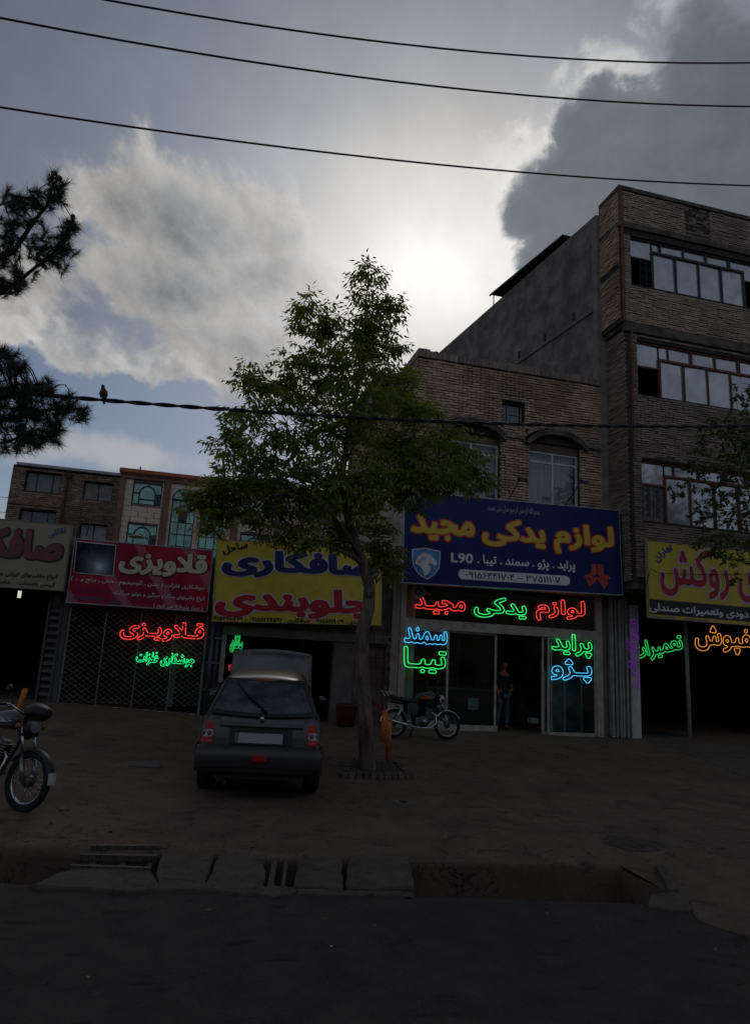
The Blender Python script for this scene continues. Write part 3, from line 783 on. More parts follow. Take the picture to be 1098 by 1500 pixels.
_bm = {}
def brick_mesh(m):
    """unit brick with slightly worn corners, shared by every loose brick of one material"""
    if m.name in _bm: return _bm[m.name]
    me = bpy.data.meshes.new('brick'); c = []
    for z in (0, 1):
        for x, y in ((.03, 0), (.97, 0), (1, 1), (0, 1)): c.append((x, y, z))
    me.from_pydata(c, [], [(3, 2, 1, 0), (4, 5, 6, 7), (0, 1, 5, 4), (1, 2, 6, 5), (2, 3, 7, 6), (3, 0, 4, 7)]); me.materials.append(m)
    _bm[m.name] = me; return me
def brickwork(parent, O, u, n, w, z0, z1, m, holes=(), bl=.215, bh=.052, joint=.014, proud=.034, count=0, seed=1, name_='brick', rough=1.0, vis=None):
    """running bond bricks standing proud of a backing wall. O: corner at z=0, u: along, n: outward.
    the nearest `count` are objects of their own, the rest one mesh"""
    R_ = random.Random(seed); O, u, n = np.array(O, float), np.array(u, float), np.array(n, float); L = []; row = 0; z = z0
    while z+bh <= z1+.001:
        a = -bl/2 if row % 2 else 0.0
        while a < w:
            x0, x1 = max(a, 0), min(a+bl, w)
            if x1-x0 > .04:
                segs = [(x0, x1)]
                for h in holes:
                    ns = []
                    for s0, s1 in segs:
                        if z+bh > h[2]+.005 and z < h[3]-.005:
                            if s0 < h[0]: ns.append((s0, min(s1, h[0])))
                            if s1 > h[1]: ns.append((max(s0, h[1]), s1))
                        else: ns.append((s0, s1))
                    segs = ns
                for s0, s1 in segs:
                    if s1-s0 > .035: L.append((s0, s1, z+R_.uniform(-.003, .003)*rough, bh*R_.uniform(.88, 1.06), proud*R_.uniform(.45, 1.25)*rough, R_.gauss(0, .005)*rough))
            a += bl+joint*.45
        z += bh+joint; row += 1
    def vis_(b):
        p = O+u*(b[0]+b[1])/2+np.array([0, 0, b[2]])
        if vis and not vis(p): return 1e9
        return np.linalg.norm(p-CAM)
    order = sorted(range(len(L)), key=lambda i: vis_(L[i])); solo = set(order[:count])
    mb = MB(); um = brick_mesh(m) if count else None; porg = np.array(ORG[parent.name])
    for i, (s0, s1, z_, h, pr, rot) in enumerate(L):
        p = O+u*s0+np.array([0, 0, z_]); ax = u*(s1-s0)+np.array([0, 0, rot*(s1-s0)])
        if i in solo:
            o = bpy.data.objects.new(name_, um); COL.objects.link(o); o.parent = parent
            q = p+n*pr; d = -n*(pr+.02)
            o.matrix_local = Matrix(((ax[0], d[0], 0, q[0]-porg[0]), (ax[1], d[1], 0, q[1]-porg[1]), (ax[2], d[2], h, q[2]-porg[2]), (0, 0, 0, 1)))
        else: mb.obox(p-n*.02, ax, n*(pr+.02), (0, 0, h))
    if mb.v: mb.build('brickwork', m, parent, kind='stuff')
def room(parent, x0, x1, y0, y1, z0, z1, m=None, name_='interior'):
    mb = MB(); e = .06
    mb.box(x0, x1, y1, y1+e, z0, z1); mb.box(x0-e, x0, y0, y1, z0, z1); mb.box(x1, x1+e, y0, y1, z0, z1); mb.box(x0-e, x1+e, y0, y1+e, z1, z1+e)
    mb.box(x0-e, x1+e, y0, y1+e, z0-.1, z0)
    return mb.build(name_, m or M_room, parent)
def window(parent, x0, x1, z0, z1, y, vs=(), hs=(), fw_=.05, fm=None, gm=None, depth=.06, name_='window', back=None):
    """frame with bars at vs / hs, each pane its own sub-part"""
    f = MB(); xs = [x0, *vs, x1]; zs = [z0, *hs, z1]
    for x in xs:
        a = x if x == x0 else x-fw_ if x == x1 else x-fw_/2; f.box(a, a+fw_, y, y+depth, z0, z1)
    for z in zs:
        a = z if z == z0 else z-fw_ if z == z1 else z-fw_/2
        for p, q in zip(xs, xs[1:]): 
            l = p+(fw_ if p == x0 else fw_/2); r_ = q-(fw_ if q == x1 else fw_/2); f.box(l, r_, y+.004, y+depth-.004, a, a+fw_)
    o = f.build(name_, fm or M_white, parent)
    for p, q in zip(xs, xs[1:]):
        for a, b_ in zip(zs, zs[1:]):
            MB().box(p+.012, q-.012, y+depth*.45, y+depth*.45+.008, a+.012, b_-.012).build('pane', gm or M_glass, o)
    if back: MB().box(x0, x1, y+.25, y+.26, z0, z1).build('curtain', back, o)
    return o

# ---- two storey brick building
tb = thing('brick_building', 'two storey tan brick building with arched hood windows above the blue shop sign', 'building', (8.1, YF, .45))
XL, XR, ZT = 5.36, 10.80, 10.27
W1 = (6.17, 7.74); W2 = (8.60, 10.13)
holes = [(W1[0], W1[1], 5.0, 8.12), (W2[0], W2[1], 5.0, 8.12), (7.79, 8.46, 8.52, 9.22)]
back = MB(); wall_cells(back, XL, XR, 4.1, ZT-.1, YF, YF+.35, holes); back.box(XL, XR, YF+8, YF+8.3, 4.1, ZT-.1)
back.build('wall', M_mortar, tb)
sw = MB(); sw.box(XL, XL+.3, YF+.35, YF+8, 0, 8.2); sw.build('side_wall', M_beige, tb)
sw = MB(); sw.box(XL+.01, XL+.3, YF+.35, YF+8, 8.2, ZT-.1); sw.build('side_wall', M_mortar, tb)
hb = [(h[0]-XL, h[1]-XL, h[2], h[3]) for h in holes]
# the arched hoods take a strip of the wall too
hb += [(W1[0]-.12-XL, W1[1]+.1-XL, 8.10, 8.42), (W2[0]-.12-XL, W2[1]+.1-XL, 8.10, 8.42)]
brickwork(tb, (XL, YF, 0), (1, 0, 0), (0, -1, 0), XR-XL, 5.9, ZT-.24, M_brick_tan, hb, bl=.245, bh=.056, joint=.019, count=290, seed=3, vis=lambda p: p[0] > 6.4 and p[2] > 6.5)
brickwork(tb, (XL, YF+8, 0), (0, -1, 0), (-1, 0, 0), 8, 8.3, ZT-.24, M_brick_tan, (), bl=.245, bh=.056, joint=.019, seed=4)
cp = MB(); R_ = random.Random(5); x = XL-.04
while x < XR:
    w_ = R_.uniform(.09, .12); cp.box(x, min(x+w_, XR), YF-.05-R_.uniform(0, .02), YF+.3, ZT-.22, ZT-.02+R_.uniform(-.02, .035)); x += w_+.008
y = YF+.31
while y < YF+8: cp.box(XL-.05, XL+.3, y, y+.1, ZT-.22, ZT-.02+R_.uniform(-.02, .03)); y += .11
cp.build('coping', M_brick_dark, tb, kind='stuff')
MB().box(XL+.3, XR, YF+.35, YF+8, 9.6, 9.75).build('roof', M_render, tb)
# dark sheet roof of the back part, seen left of the parapet
q = MB(); q.obox((4.75, YF+2.2, 10.32), (1.2, 0, .12), (0, 5, 0), (0, 0, .07)); q.build('roof_sheet', mat('dark_sheet', (.05, .045, .042), .6, .4), tb)
q = MB(); q.box(4.95, 5.34, YF+2.3, YF+7.1, 9.9, 10.31); q.build('roof_fascia', mat('grey_board', (.25, .25, .25), .8), tb)
# arched hoods
def arch_pts(x0, x1, zs, zc, n=16):
    c = (x0+x1)/2; hw = (x1-x0)/2; out = []
    for i in range(n+1):
        s_ = -1+2*i/n; out.append((c+hw*s_, zs+(zc-zs)*(1-abs(s_)**2.6)))
    return out
def hood(x0, x1, zs, zc):
    lo = arch_pts(x0, x1, zs, zc); hi = arch_pts(x0-.12, x1+.12, zs+.03, zc+.15)
    mb = MB()
    for i in range(len(lo)-1):
        a, b_, c_, d_ = lo[i], lo[i+1], hi[i+1], hi[i]
        mb.prism([a, b_, c_, d_], (0, YF+.02, 0), (1, 0, 0), (0, 0, 1), (0, -1, 0), .20+.012*((i*7) % 3))
    mb.build('window_hood', M_dirtwall, tb)
    h2 = arch_pts(x0-.14, x1+.14, zs+.16, zc+.19); h3 = arch_pts(x0-.2, x1+.2, zs+.2, zc+.29); mb = MB()
    for i in range(len(h2)-1): mb.prism([h2[i], h2[i+1], h3[i+1], h3[i]], (0, YF+.02, 0), (1, 0, 0), (0, 0, 1), (0, -1, 0), .09+.03*((i*5) % 3)*.5)
    mb.build('hood_moulding', M_brick_dark, tb)
    # recessed panel between window head and arch
    mb = MB(); mb.prism([(x0, 7.9)]+[(x1, 7.9)]+list(reversed(arch_pts(x0, x1, zs, zc))), (0, YF+.12, 0), (1, 0, 0), (0, 0, 1), (0, -1, 0), .03)
    mb.build('arch_panel', mat('arch_panel', (.15, .105, .08), .9, vs=4), tb)
hood(W1[0]-.08, W1[1]+.05, 8.0, 8.32); hood(W2[0]-.05, W2[1]+.12, 8.0, 8.34)
sc_ = MB()
for a, b_ in ((XL, W1[0]-.2), (W1[1]+.16, W2[0]-.16), (W2[1]+.24, XR-.01)):
    x = a
    while x < b_-.02: sc_.box(x, min(x+.13, b_), YF-.08-random.uniform(0, .03), YF+.01, 8.12+random.uniform(-.02, .02), 8.24+random.uniform(-.02, .02)); x += .135
sc_.build('string_course', M_brick_dark, tb, kind='stuff')
M_curt = mat('grey_green_curtain', (.48, .50, .45), .85, var=.2, vs=3, stretch=(6, 1, .3))
for (a, b_) in (W1, W2):
    window(tb, a, b_, 5.6, 7.9, YF+.12, vs=((a+b_)/2,), hs=(7.6,), fw_=.055, back=M_curt)
window(tb, 7.81, 8.44, 8.54, 9.2, YF+.14, hs=(8.86,), vs=(8.0,), fw_=.03, fm=mat('blue_grey_frame', (.2, .22, .24), .6), back=mat('pale_blue_sheet', (.25, .29, .31), .8, var=.4, vs=5))
lt = MB(); lt.box(7.74, 8.5, YF-.035, YF+.1, 9.2, 9.26); lt.build('lintel', M_brick_dark, tb)
# shop front: frame, panes, transom, room
SX0, SX1 = 5.25, 10.68; FZ = .46
fr_ = MB()
fr_.box(5.14, 5.27, YF-.06, YF+.1, .45, 4.2); fr_.box(10.56, 10.72, YF-.06, YF+.1, .38, 4.2)
fr_.box(5.27, 10.56, YF-.05, YF+.08, 2.86, 3.09); fr_.box(5.27, 10.56, YF-.02, YF+.08, 4.0, 4.2)
fr_.box(5.27, 7.76, YF-.045, YF+.06, .46, .58)
fr_.build('shopfront_frame', M_alu, tb)
jp = MB(); jp.box(4.93, 5.13, YF-.04, YF+.3, .45, 4.3); jp.build('shopfront_jamb', mat('tan_jamb', (.33, .27, .20), .8, vs=3), tb)
jp = MB(); jp.box(10.73, 10.86, YF-.02, YF+.3, .38, 4.1); jp.build('shopfront_jamb', mat('brown_jamb', (.16, .12, .09), .8, vs=3), tb)
MB().box(5.27, 10.56, YF+.02, YF+.028, 3.1, 4.0).build('transom_glass', M_glass, tb)
def panel(x0, x1, z0, z1, y, name_='door_panel', fw2=.055):
    f = MB(); f.box(x0, x0+fw2, y, y+.04, z0, z1); f.box(x1-fw2, x1, y, y+.04, z0, z1); f.box(x0+fw2, x1-fw2, y+.002, y+.038, z0, z0+.09); f.box(x0+fw2, x1-fw2, y+.002, y+.038, z1-.05, z1)
    o = f.build(name_, M_alu, tb); MB().box(x0+fw2, x1-fw2, y+.015, y+.022, z0+.09, z1-.05).build('pane', M_glass, o); return o
panel(5.27, 6.45, .58, 2.86, YF+.0, 'shop_window'); panel(6.42, 7.76, .50, 2.86, YF+.05, 'sliding_door')
panel(9.02, 9.32, .40, 2.86, YF+.05, 'sliding_door'); panel(9.16, 10.56, .40, 2.86, YF, 'shop_window')
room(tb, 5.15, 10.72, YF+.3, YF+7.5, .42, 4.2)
flr = MB(); flr.box(5.15, 10.72, YF-.12, YF+.3, .25, .41); flr.build('threshold', M_conc, tb)
MB().box(5.0, 10.9, YF+.0, YF+.35, 4.2, 4.28).build('lintel', M_dirtwall, tb)

# furniture inside the parts shop
cn = thing('shop_counter', 'dark shop counter with white papers taped on its front, inside the glass shop', 'counter', (8.0, 20.2, .42))
MB().box(7.0, 9.3, 20.2, 20.8, .42, 1.35).build('counter_body', mat('dark_wood', (.05, .04, .035), .7), cn)
MB().box(6.95, 9.35, 20.12, 20.85, 1.35, 1.40).build('counter_top', mat('counter_top', (.12, .12, .12), .4), cn)
for a in (7.35, 8.30): MB().box(a, a+.32, 20.19, 20.196, .80, 1.12).build('paper', mat('white_paper', (.8, .8, .78), .8), cn)
sh = thing('parts_shelf', 'tall shelf stacked with small boxes of spare parts at the back of the shop', 'shelf', (8.3, 22.6, .42))
f = MB()
for z in (.6, 1.1, 1.6, 2.1, 2.6, 3.1): f.box(6.0, 10.3, 22.6, 23.1, z, z+.03)
for x in (6.0, 7.4, 8.9, 10.27): f.box(x, x+.03, 22.6, 23.1, .42, 3.4)
f.build('rack', M_steel, sh)
bx_ = Yp(783, 1063, 18.3); ct = thing('carton', 'small red and white carton on the floor inside the open shop door', 'box', (bx_[0], 18.3, .42))
MB().box(bx_[0]-.12, bx_[0]+.12, 18.3, 18.5, .42, .60).build('carton_body', mat('carton_red', (.3, .03, .03), .8), ct); MB().box(bx_[0]-.11, bx_[0]+.11, 18.29, 18.51, .60, .74).build('carton_lid', mat('white_paper', (.8, .8, .78)), ct)
fz = thing('display_cabinet', 'pale green glass display cabinet behind the right hand shop window', 'cabinet', (9.9, 17.7, .42))
MB().box(9.35, 10.5, 17.62, 17.66, .42, 2.0).build('cabinet_front', mat('teal_glass_panel', (.05, .12, .12), .3, var=.5, vs=2), fz)
MB().box(9.35, 10.5, 17.67, 18.1, .42, .5).build('cabinet_base', M_steel, fz)
for x in (9.35, 9.95, 10.46): MB().box(x, x+.04, 17.58, 17.62, .42, 2.0).build('cabinet_post', mat('pale_post', (.3, .34, .33), .5), fz)

# ---- tall building
tl = thing('apartment_building', 'tall four storey brick corner building with wide strip windows and a grey rendered side', 'building', (13.5, YF, .4))
CXA, CXB, TOP = 10.90, 11.08, 15.9; YO = 16.0; XR2 = 19.0
def win_holes(o):
    return [(11.22+o, 18.6, 12.85, 14.38), (11.34+o, 18.6, 9.55, 11.14), (11.38+o, 18.6, 6.0, 7.67)]
H3 = win_holes(0)
wl = MB(); wall_cells(wl, CXA, XR2, 11.62, TOP-.05, YO, YO+.3, [H3[0]]); wall_cells(wl, CXB-.02, XR2, 4.35, 11.62, YO, YO+.3, H3[1:])
wl.box(CXA, XR2, YO+.3, YO+1.02, 14.45, TOP-.05)
wl.build('wall', M_mortar, tl)
sd = MB(); sd.box(CXA, CXA+.25, YO+.3, YO+1.0, 11.62, 14.45); sd.box(CXB-.02, CXB+.25, YO+.3, YO+1.0, 4.35, 11.62); sd.build('side_wall', M_mortar, tl)
un = MB(); un.box(CXB, XR2, YO+.02, YF+.4, 4.18, 4.35); un.build('overhang_soffit', M_dirtwall, tl)
# brick faces: front
def hrel(hs, x0): return [(h[0]-.1*0-x0, h[1]-x0, h[2]-.05, h[3]+.06) for h in hs]
brickwork(tl, (CXA, YO, 0), (1, 0, 0), (0, -1, 0), XR2-CXA, 14.78, TOP-.1, M_brick_old, [(13.12-CXA, 13.95-CXA, 14, 17)], bl=.25, bh=.050, joint=.016, count=0, seed=11)
brickwork(tl, (13.12, YO+.03, 0), (1, 0, 0), (0, -1, 0), .83, 14.78, TOP-.12, M_brick_dark, (), bl=.25, bh=.050, joint=.016, count=0, seed=12)
brickwork(tl, (CXA+.1, YO, 0), (1, 0, 0), (0, -1, 0), XR2-CXA-.1, 11.66, 14.4, M_brick_old, hrel([H3[0]], CXA+.1), bl=.25, bh=.050, joint=.016, count=0, seed=13)
brickwork(tl, (CXB+.06, YO, 0), (1, 0, 0), (0, -1, 0), XR2-CXB-.06, 4.5, 11.3, M_brick_dark, hrel(H3[1:], CXB+.06), bl=.25, bh=.050, joint=.016, count=280, seed=14, vis=lambda p: p[0] < 15.6 and (7.8 < p[2]) or p[0] < 11.8)
# left return of the overhang
brickwork(tl, (CXA, YO+1.0, 0), (0, -1, 0), (-1, 0, 0), 1.0, 14.78, TOP-.1, M_brick_tan, (), bl=.25, bh=.050, joint=.016, count=0, seed=15)
brickwork(tl, (CXA, YO+1.0, 0), (0, -1, 0), (-1, 0, 0), .96, 11.75, 14.65, M_brick_tan, [(0, 2, 13.28, 13.42)], bl=.25, bh=.050, joint=.016, count=0, seed=16)
brickwork(tl, (CXB-.01, YO+1.0, 0), (0, -1, 0), (-1, 0, 0), .94, 4.4, 11.5, M_brick_dark, (), bl=.25, bh=.050, joint=.016, count=0, seed=17)
lg = MB()
lg.box(CXA-.03, XR2, YO-.05, YO+.2, TOP-.1, TOP+.02); lg.box(CXA-.03, CXA+.2, YO+.2, YO+1.0, TOP-.1, TOP+.02)
lg.build('coping', M_dirtwall, tl)
lg = MB(); lg.box(CXA-.04, XR2, YO-.06, YO+.1, 14.58, 14.76); lg.box(CXA-.04, CXA+.1, YO+.1, YO+1.0, 14.62, 14.74); lg.build('ledge', M_dirtwall, tl)
lg = MB(); lg.box(CXB-.1, XR2, YO-.07, YO+.1, 11.34, 11.62); lg.box(CXB-.1, CXB+.1, YO+.1, YO+1.0, 11.5, 11.68); lg.build('ledge', M_dirtwall, tl)
lg = MB(); lg.box(CXB+.05, XR2, YO-.03, YO+.1, 7.72, 7.86); lg.build('ledge', M_dirtwall, tl)
# rust coloured steel corner posts
MB().box(CXA-.015, CXA+.07, YO-.075, YO-.01, 14.76, TOP).build('corner_post', M_rustp, tl)
MB().box(CXA+.02, CXA+.10, YO-.06, YO-.01, 11.62, 14.58).build('corner_post', M_rustp, tl)
MB().box(CXB+.06, CXB+.11, YO-.07, YO-.03, 7.6, 11.34).build('corner_post', M_rustp, tl)
# strip windows
M_fr1 = mat('dark_brown_frame', (.05, .042, .038), .6); M_grill = mat('iron_grill', (.04, .035, .03), .6)
def strip_window(x0, top, dark, bot, big, frame, leftpane):
    o = MB()
    for z in (bot, top-.05): o.box(x0, 18.6, YO+.06, YO+.13, z, z+.05)
    o.box(x0, x0+.05, YO+.062, YO+.128, bot+.05, top-.05)
    fo = o.build('window_frame', frame, tl)
    step = x0+.78; run = 4; pw = .785
    def pane(a, b_, c_, d_, m=M_pane):
        tilt = random.uniform(-.012, .012)
        mb = MB(); y_ = YO+.10; mb.add([(a+.02, y_+tilt, c_+.02), (b_-.02, y_-tilt, c_+.02), (b_-.02, y_-tilt+.008, d_-.02), (a+.02, y_+tilt+.008, d_-.02)], [(0, 1, 2, 3)])
        mb.build('pane', m, fo)
    def rail(a, b_, c_, d_): MB().box(a, b_, YO+.05, YO+.14, c_, d_).build('glazing_bar', frame, fo)
    x = step; first = True
    while x < 18.4:
        e = min(x+run*pw, 18.55)
        rail(x-.03, e+.03, big-.03, big+.035)
        rail(x-.03, x+.03, bot+.05, big-.03); rail(e-.03, e+.03, bot+.05, big-.03)
        for k_ in range(run):
            a = x+k_*pw
            if a+pw > 18.6: break
            pane(a, a+pw, bot+.03, big)
            if k_: rail(a-.02, a+.02, bot+.05, big-.03)
            t0 = x+.28+k_*pw
            if k_ < run-1: pane(t0+.02, t0+pw, big+.03, top-.03)
            rail(t0-.02, t0+.02, big+.035, top-.05)
        pane(e-.42, e+.78, big-.30+.04, top-.03) if e < 17.8 else None
        x = e+.78
    # left end: large pane over an opening
    zl = big-.27
    pane(x0+.03, step-.02, zl, top-.03)
    pane(step+.0, step+.28, big+.03, top-.03)
    rail(x0+.05, step-.03, zl-.05, zl)
    if leftpane: pane(x0+.03, step-.02, bot+.03, zl-.03, leftpane)
    return fo
random.seed(21)
f1 = strip_window(11.22, 14.38, 0, 12.82, 14.03, M_fr1, None)
f2 = strip_window(11.34, 11.14, 0, 9.52, 10.69, M_rustp, None)
f3 = strip_window(11.38, 7.67, 0, 5.98, 7.31, M_rustp, mat('frosted_pane', (.22, .20, .18), .5, var=.2, vs=6))
def scroll(parent, x0, x1, z0, z1, y, m, seed=1):
    mb = MB(); R2 = random.Random(seed)
    mb.box(x0, x0+.015, y, y+.015, z0, z1); mb.box(x1-.015, x1, y, y+.015, z0, z1); mb.box((x0+x1)/2-.008, (x0+x1)/2+.008, y, y+.014, z0, z1)
    for cz in np.linspace(z0+.16, z1-.16, 3):
        for s_ in (-1, 1):
            for dz in (-1, 1):
                c = ((x0+x1)/2+s_*(x1-x0)*.22, cz+dz*.06); pts = []
                for i in range(15):
                    a = i*.55; q = .075*(1-i/18); pts.append((c[0]+s_*q*cos(a), y+.02, c[1]+dz*q*sin(a)))
                mb.tube(pts, .009, 5)
    mb.build('window_grill', m, parent)
scroll(f1, 11.55, 11.95, 12.88, 13.70, YO+.03, M_grill); scroll(f3, 11.45, 12.1, 6.1, 6.95, YO+.06, M_grill)
# rooms behind the strip windows
for (x0, top, bot) in ((11.22, 14.38, 12.82), (11.34, 11.14, 9.52), (11.38, 7.67, 5.98)):
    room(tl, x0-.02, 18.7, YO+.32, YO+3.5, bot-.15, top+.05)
# grey rendered side wall going back
a0 = np.array([10.84, YO+1.0]); d_ = (Yp(870, 307, 17.0), None)
e1 = Zp(648, 512, 15.62); dirv = np.array([e1[0]-10.80, e1[1]-17.0]); dirv /= np.linalg.norm(dirv); LEN = 13.0
b1 = np.array([10.80, 17.0])+dirv*LEN; nrm = np.array([-dirv[1], dirv[0]])
q = MB(); q.obox((10.82, 17.06, 0), (*(dirv*LEN), 0), (.3, 0, 0), (0, 0, 12.55)); q.obox((10.79, 17.05, 12.60), (*(dirv*LEN), 0), (.3, 0, 0), (0, 0, 3.02))
q.build('side_wall', M_render, tl)
q = MB(); q.obox((10.775, 17.04, 12.50), (*(dirv*LEN), 0), (.3, 0, 0), (0, 0, .12)); q.build('side_band', mat('render_band', (.21, .18, .15), .9, vs=3), tl)
q = MB(); q.obox((10.77, 16.985, 4.36), (*(dirv*.22), 0), (.3, 0, 0), (0, 0, 11.22)); q.build('corner_strip', mat('strip_render', (.25, .22, .185), .9, vs=3), tl)
for k_ in range(6):
    p = np.array([10.78, 17.0])+dirv*(1.1+k_*1.55); zz = 12.66
    q = MB(); q.box(p[0]-.05, p[0]+.05, p[1], p[1]+.08, zz, zz+.24); q.build('hole_shade_block', M_blackf, tl)  # solid black block stands in for the shade of a small wall hole
q = MB(); q.add([(10.9, 17.0, 15.4), (19, 17.0, 15.4), (19, 29, 15.4), (b1[0]+.2, b1[1], 15.4)], [(0, 1, 2, 3)]); q.build('roof', M_render, tl)
q = MB(); q.box(b1[0]+.2, 19, 29.6, 29.9, 0, 15.4); q.box(XR2, XR2+.3, YO, 29.9, 0, TOP-.1); q.build('wall', M_render, tl)
# corrugated awning roof on top
aw = thing('roof_canopy', 'dark corrugated sheet canopy sticking out over the top of the grey side wall', 'canopy', (9.5, 20, 15.6))
ZA = 16.45; n0, n1_ = Zp(824, 343, ZA), Zp(716, 432, ZA)
dd = (n1_-n0); LL = np.linalg.norm(dd[:2]); dd = dd/LL; inn = np.array([1.0, .08, 0]); q = MB(); nn = int(LL/.055)
vs_, fs_ = [], []
for i in range(nn+1):
    zz = .022*(1 if i % 2 else -1)
    for s_ in (0, 2.2): p = n0+dd*LL*i/nn+inn*s_; vs_.append((p[0], p[1], ZA+zz+s_*.05))
for i in range(nn): fs_.append((2*i, 2*i+1, 2*i+3, 2*i+2))
kk = len(vs_); vs_ += [(a, b_, c_+.012) for a, b_, c_ in vs_]; fs_ += [tuple(reversed([j+kk for j in f_])) for f_ in fs_]
q.add(vs_, fs_); q.build('corrugated_sheet', mat('sheet_metal', (.045, .038, .034), .7, .3), aw)
e_ = MB(); e_.obox(n0+np.array([0, 0, -.05]), dd*LL, inn*.05, (0, 0, .04)); e_.obox(n0+np.array([0, 0, -.06]), inn*2.2, dd*.05, (0, 0, .04)); e_.build('edge_bar', M_blackf, aw)
p = n1_-dd*.25
MB().tube([(p[0]+.05, p[1], 15.5), (p[0]+.05, p[1], ZA-.03)], .022, 8).build('canopy_post', M_steel, aw)
p2 = n0+dd*1.2+inn*1.0
MB().tube([(p2[0], p2[1], 15.4), (p2[0], p2[1], ZA)], .022, 8).build('canopy_post', M_steel, aw)

# ground floor of the tall building
gf = MB(); gf.box(10.88, XR2, YF+.05, YF+.35, 3.9, 4.2); gf.build('lintel', M_dirtwall, tl)
MB().box(11.53, 11.80, YF-.1, YF+.25, .35, 3.86).build('pillar', mat('white_pillar', (.50, .49, .47), .7, var=.15, vs=2, stain=((.25, .23, .2), 1.5, .6)), tl)
MB().tube([(13.33, YF-.02, .45), (13.33, YF-.02, 4.1)], .055, 10).build('pole', mat('pole_paint', (.33, .32, .30), .5), tl)
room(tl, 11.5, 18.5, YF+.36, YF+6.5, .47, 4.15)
MB().box(10.9, 18.6, YF-.05, YF+.36, .3, .46).build('threshold', M_conc, tl)
MB().box(16.9, 18.6, YF, YF+.3, .46, 3.9).build('wall', M_dirtwall, tl)
for k_, x in enumerate((10.93, 11.06, 11.16, 11.26, 11.36)):
    MB().box(x, x+.055, YF-.16+.03*(k_ % 2), YF+.1, .42, 4.0).build('folding_door_leaf', mat('folded_door', (.30, .28, .25), .6, vs=4), tl)
for z in (3.5, 3.75): MB().box(11.42, 11.9, YF-.08, YF-.04, z, z+.03).build('bracket', M_blackf, tl)

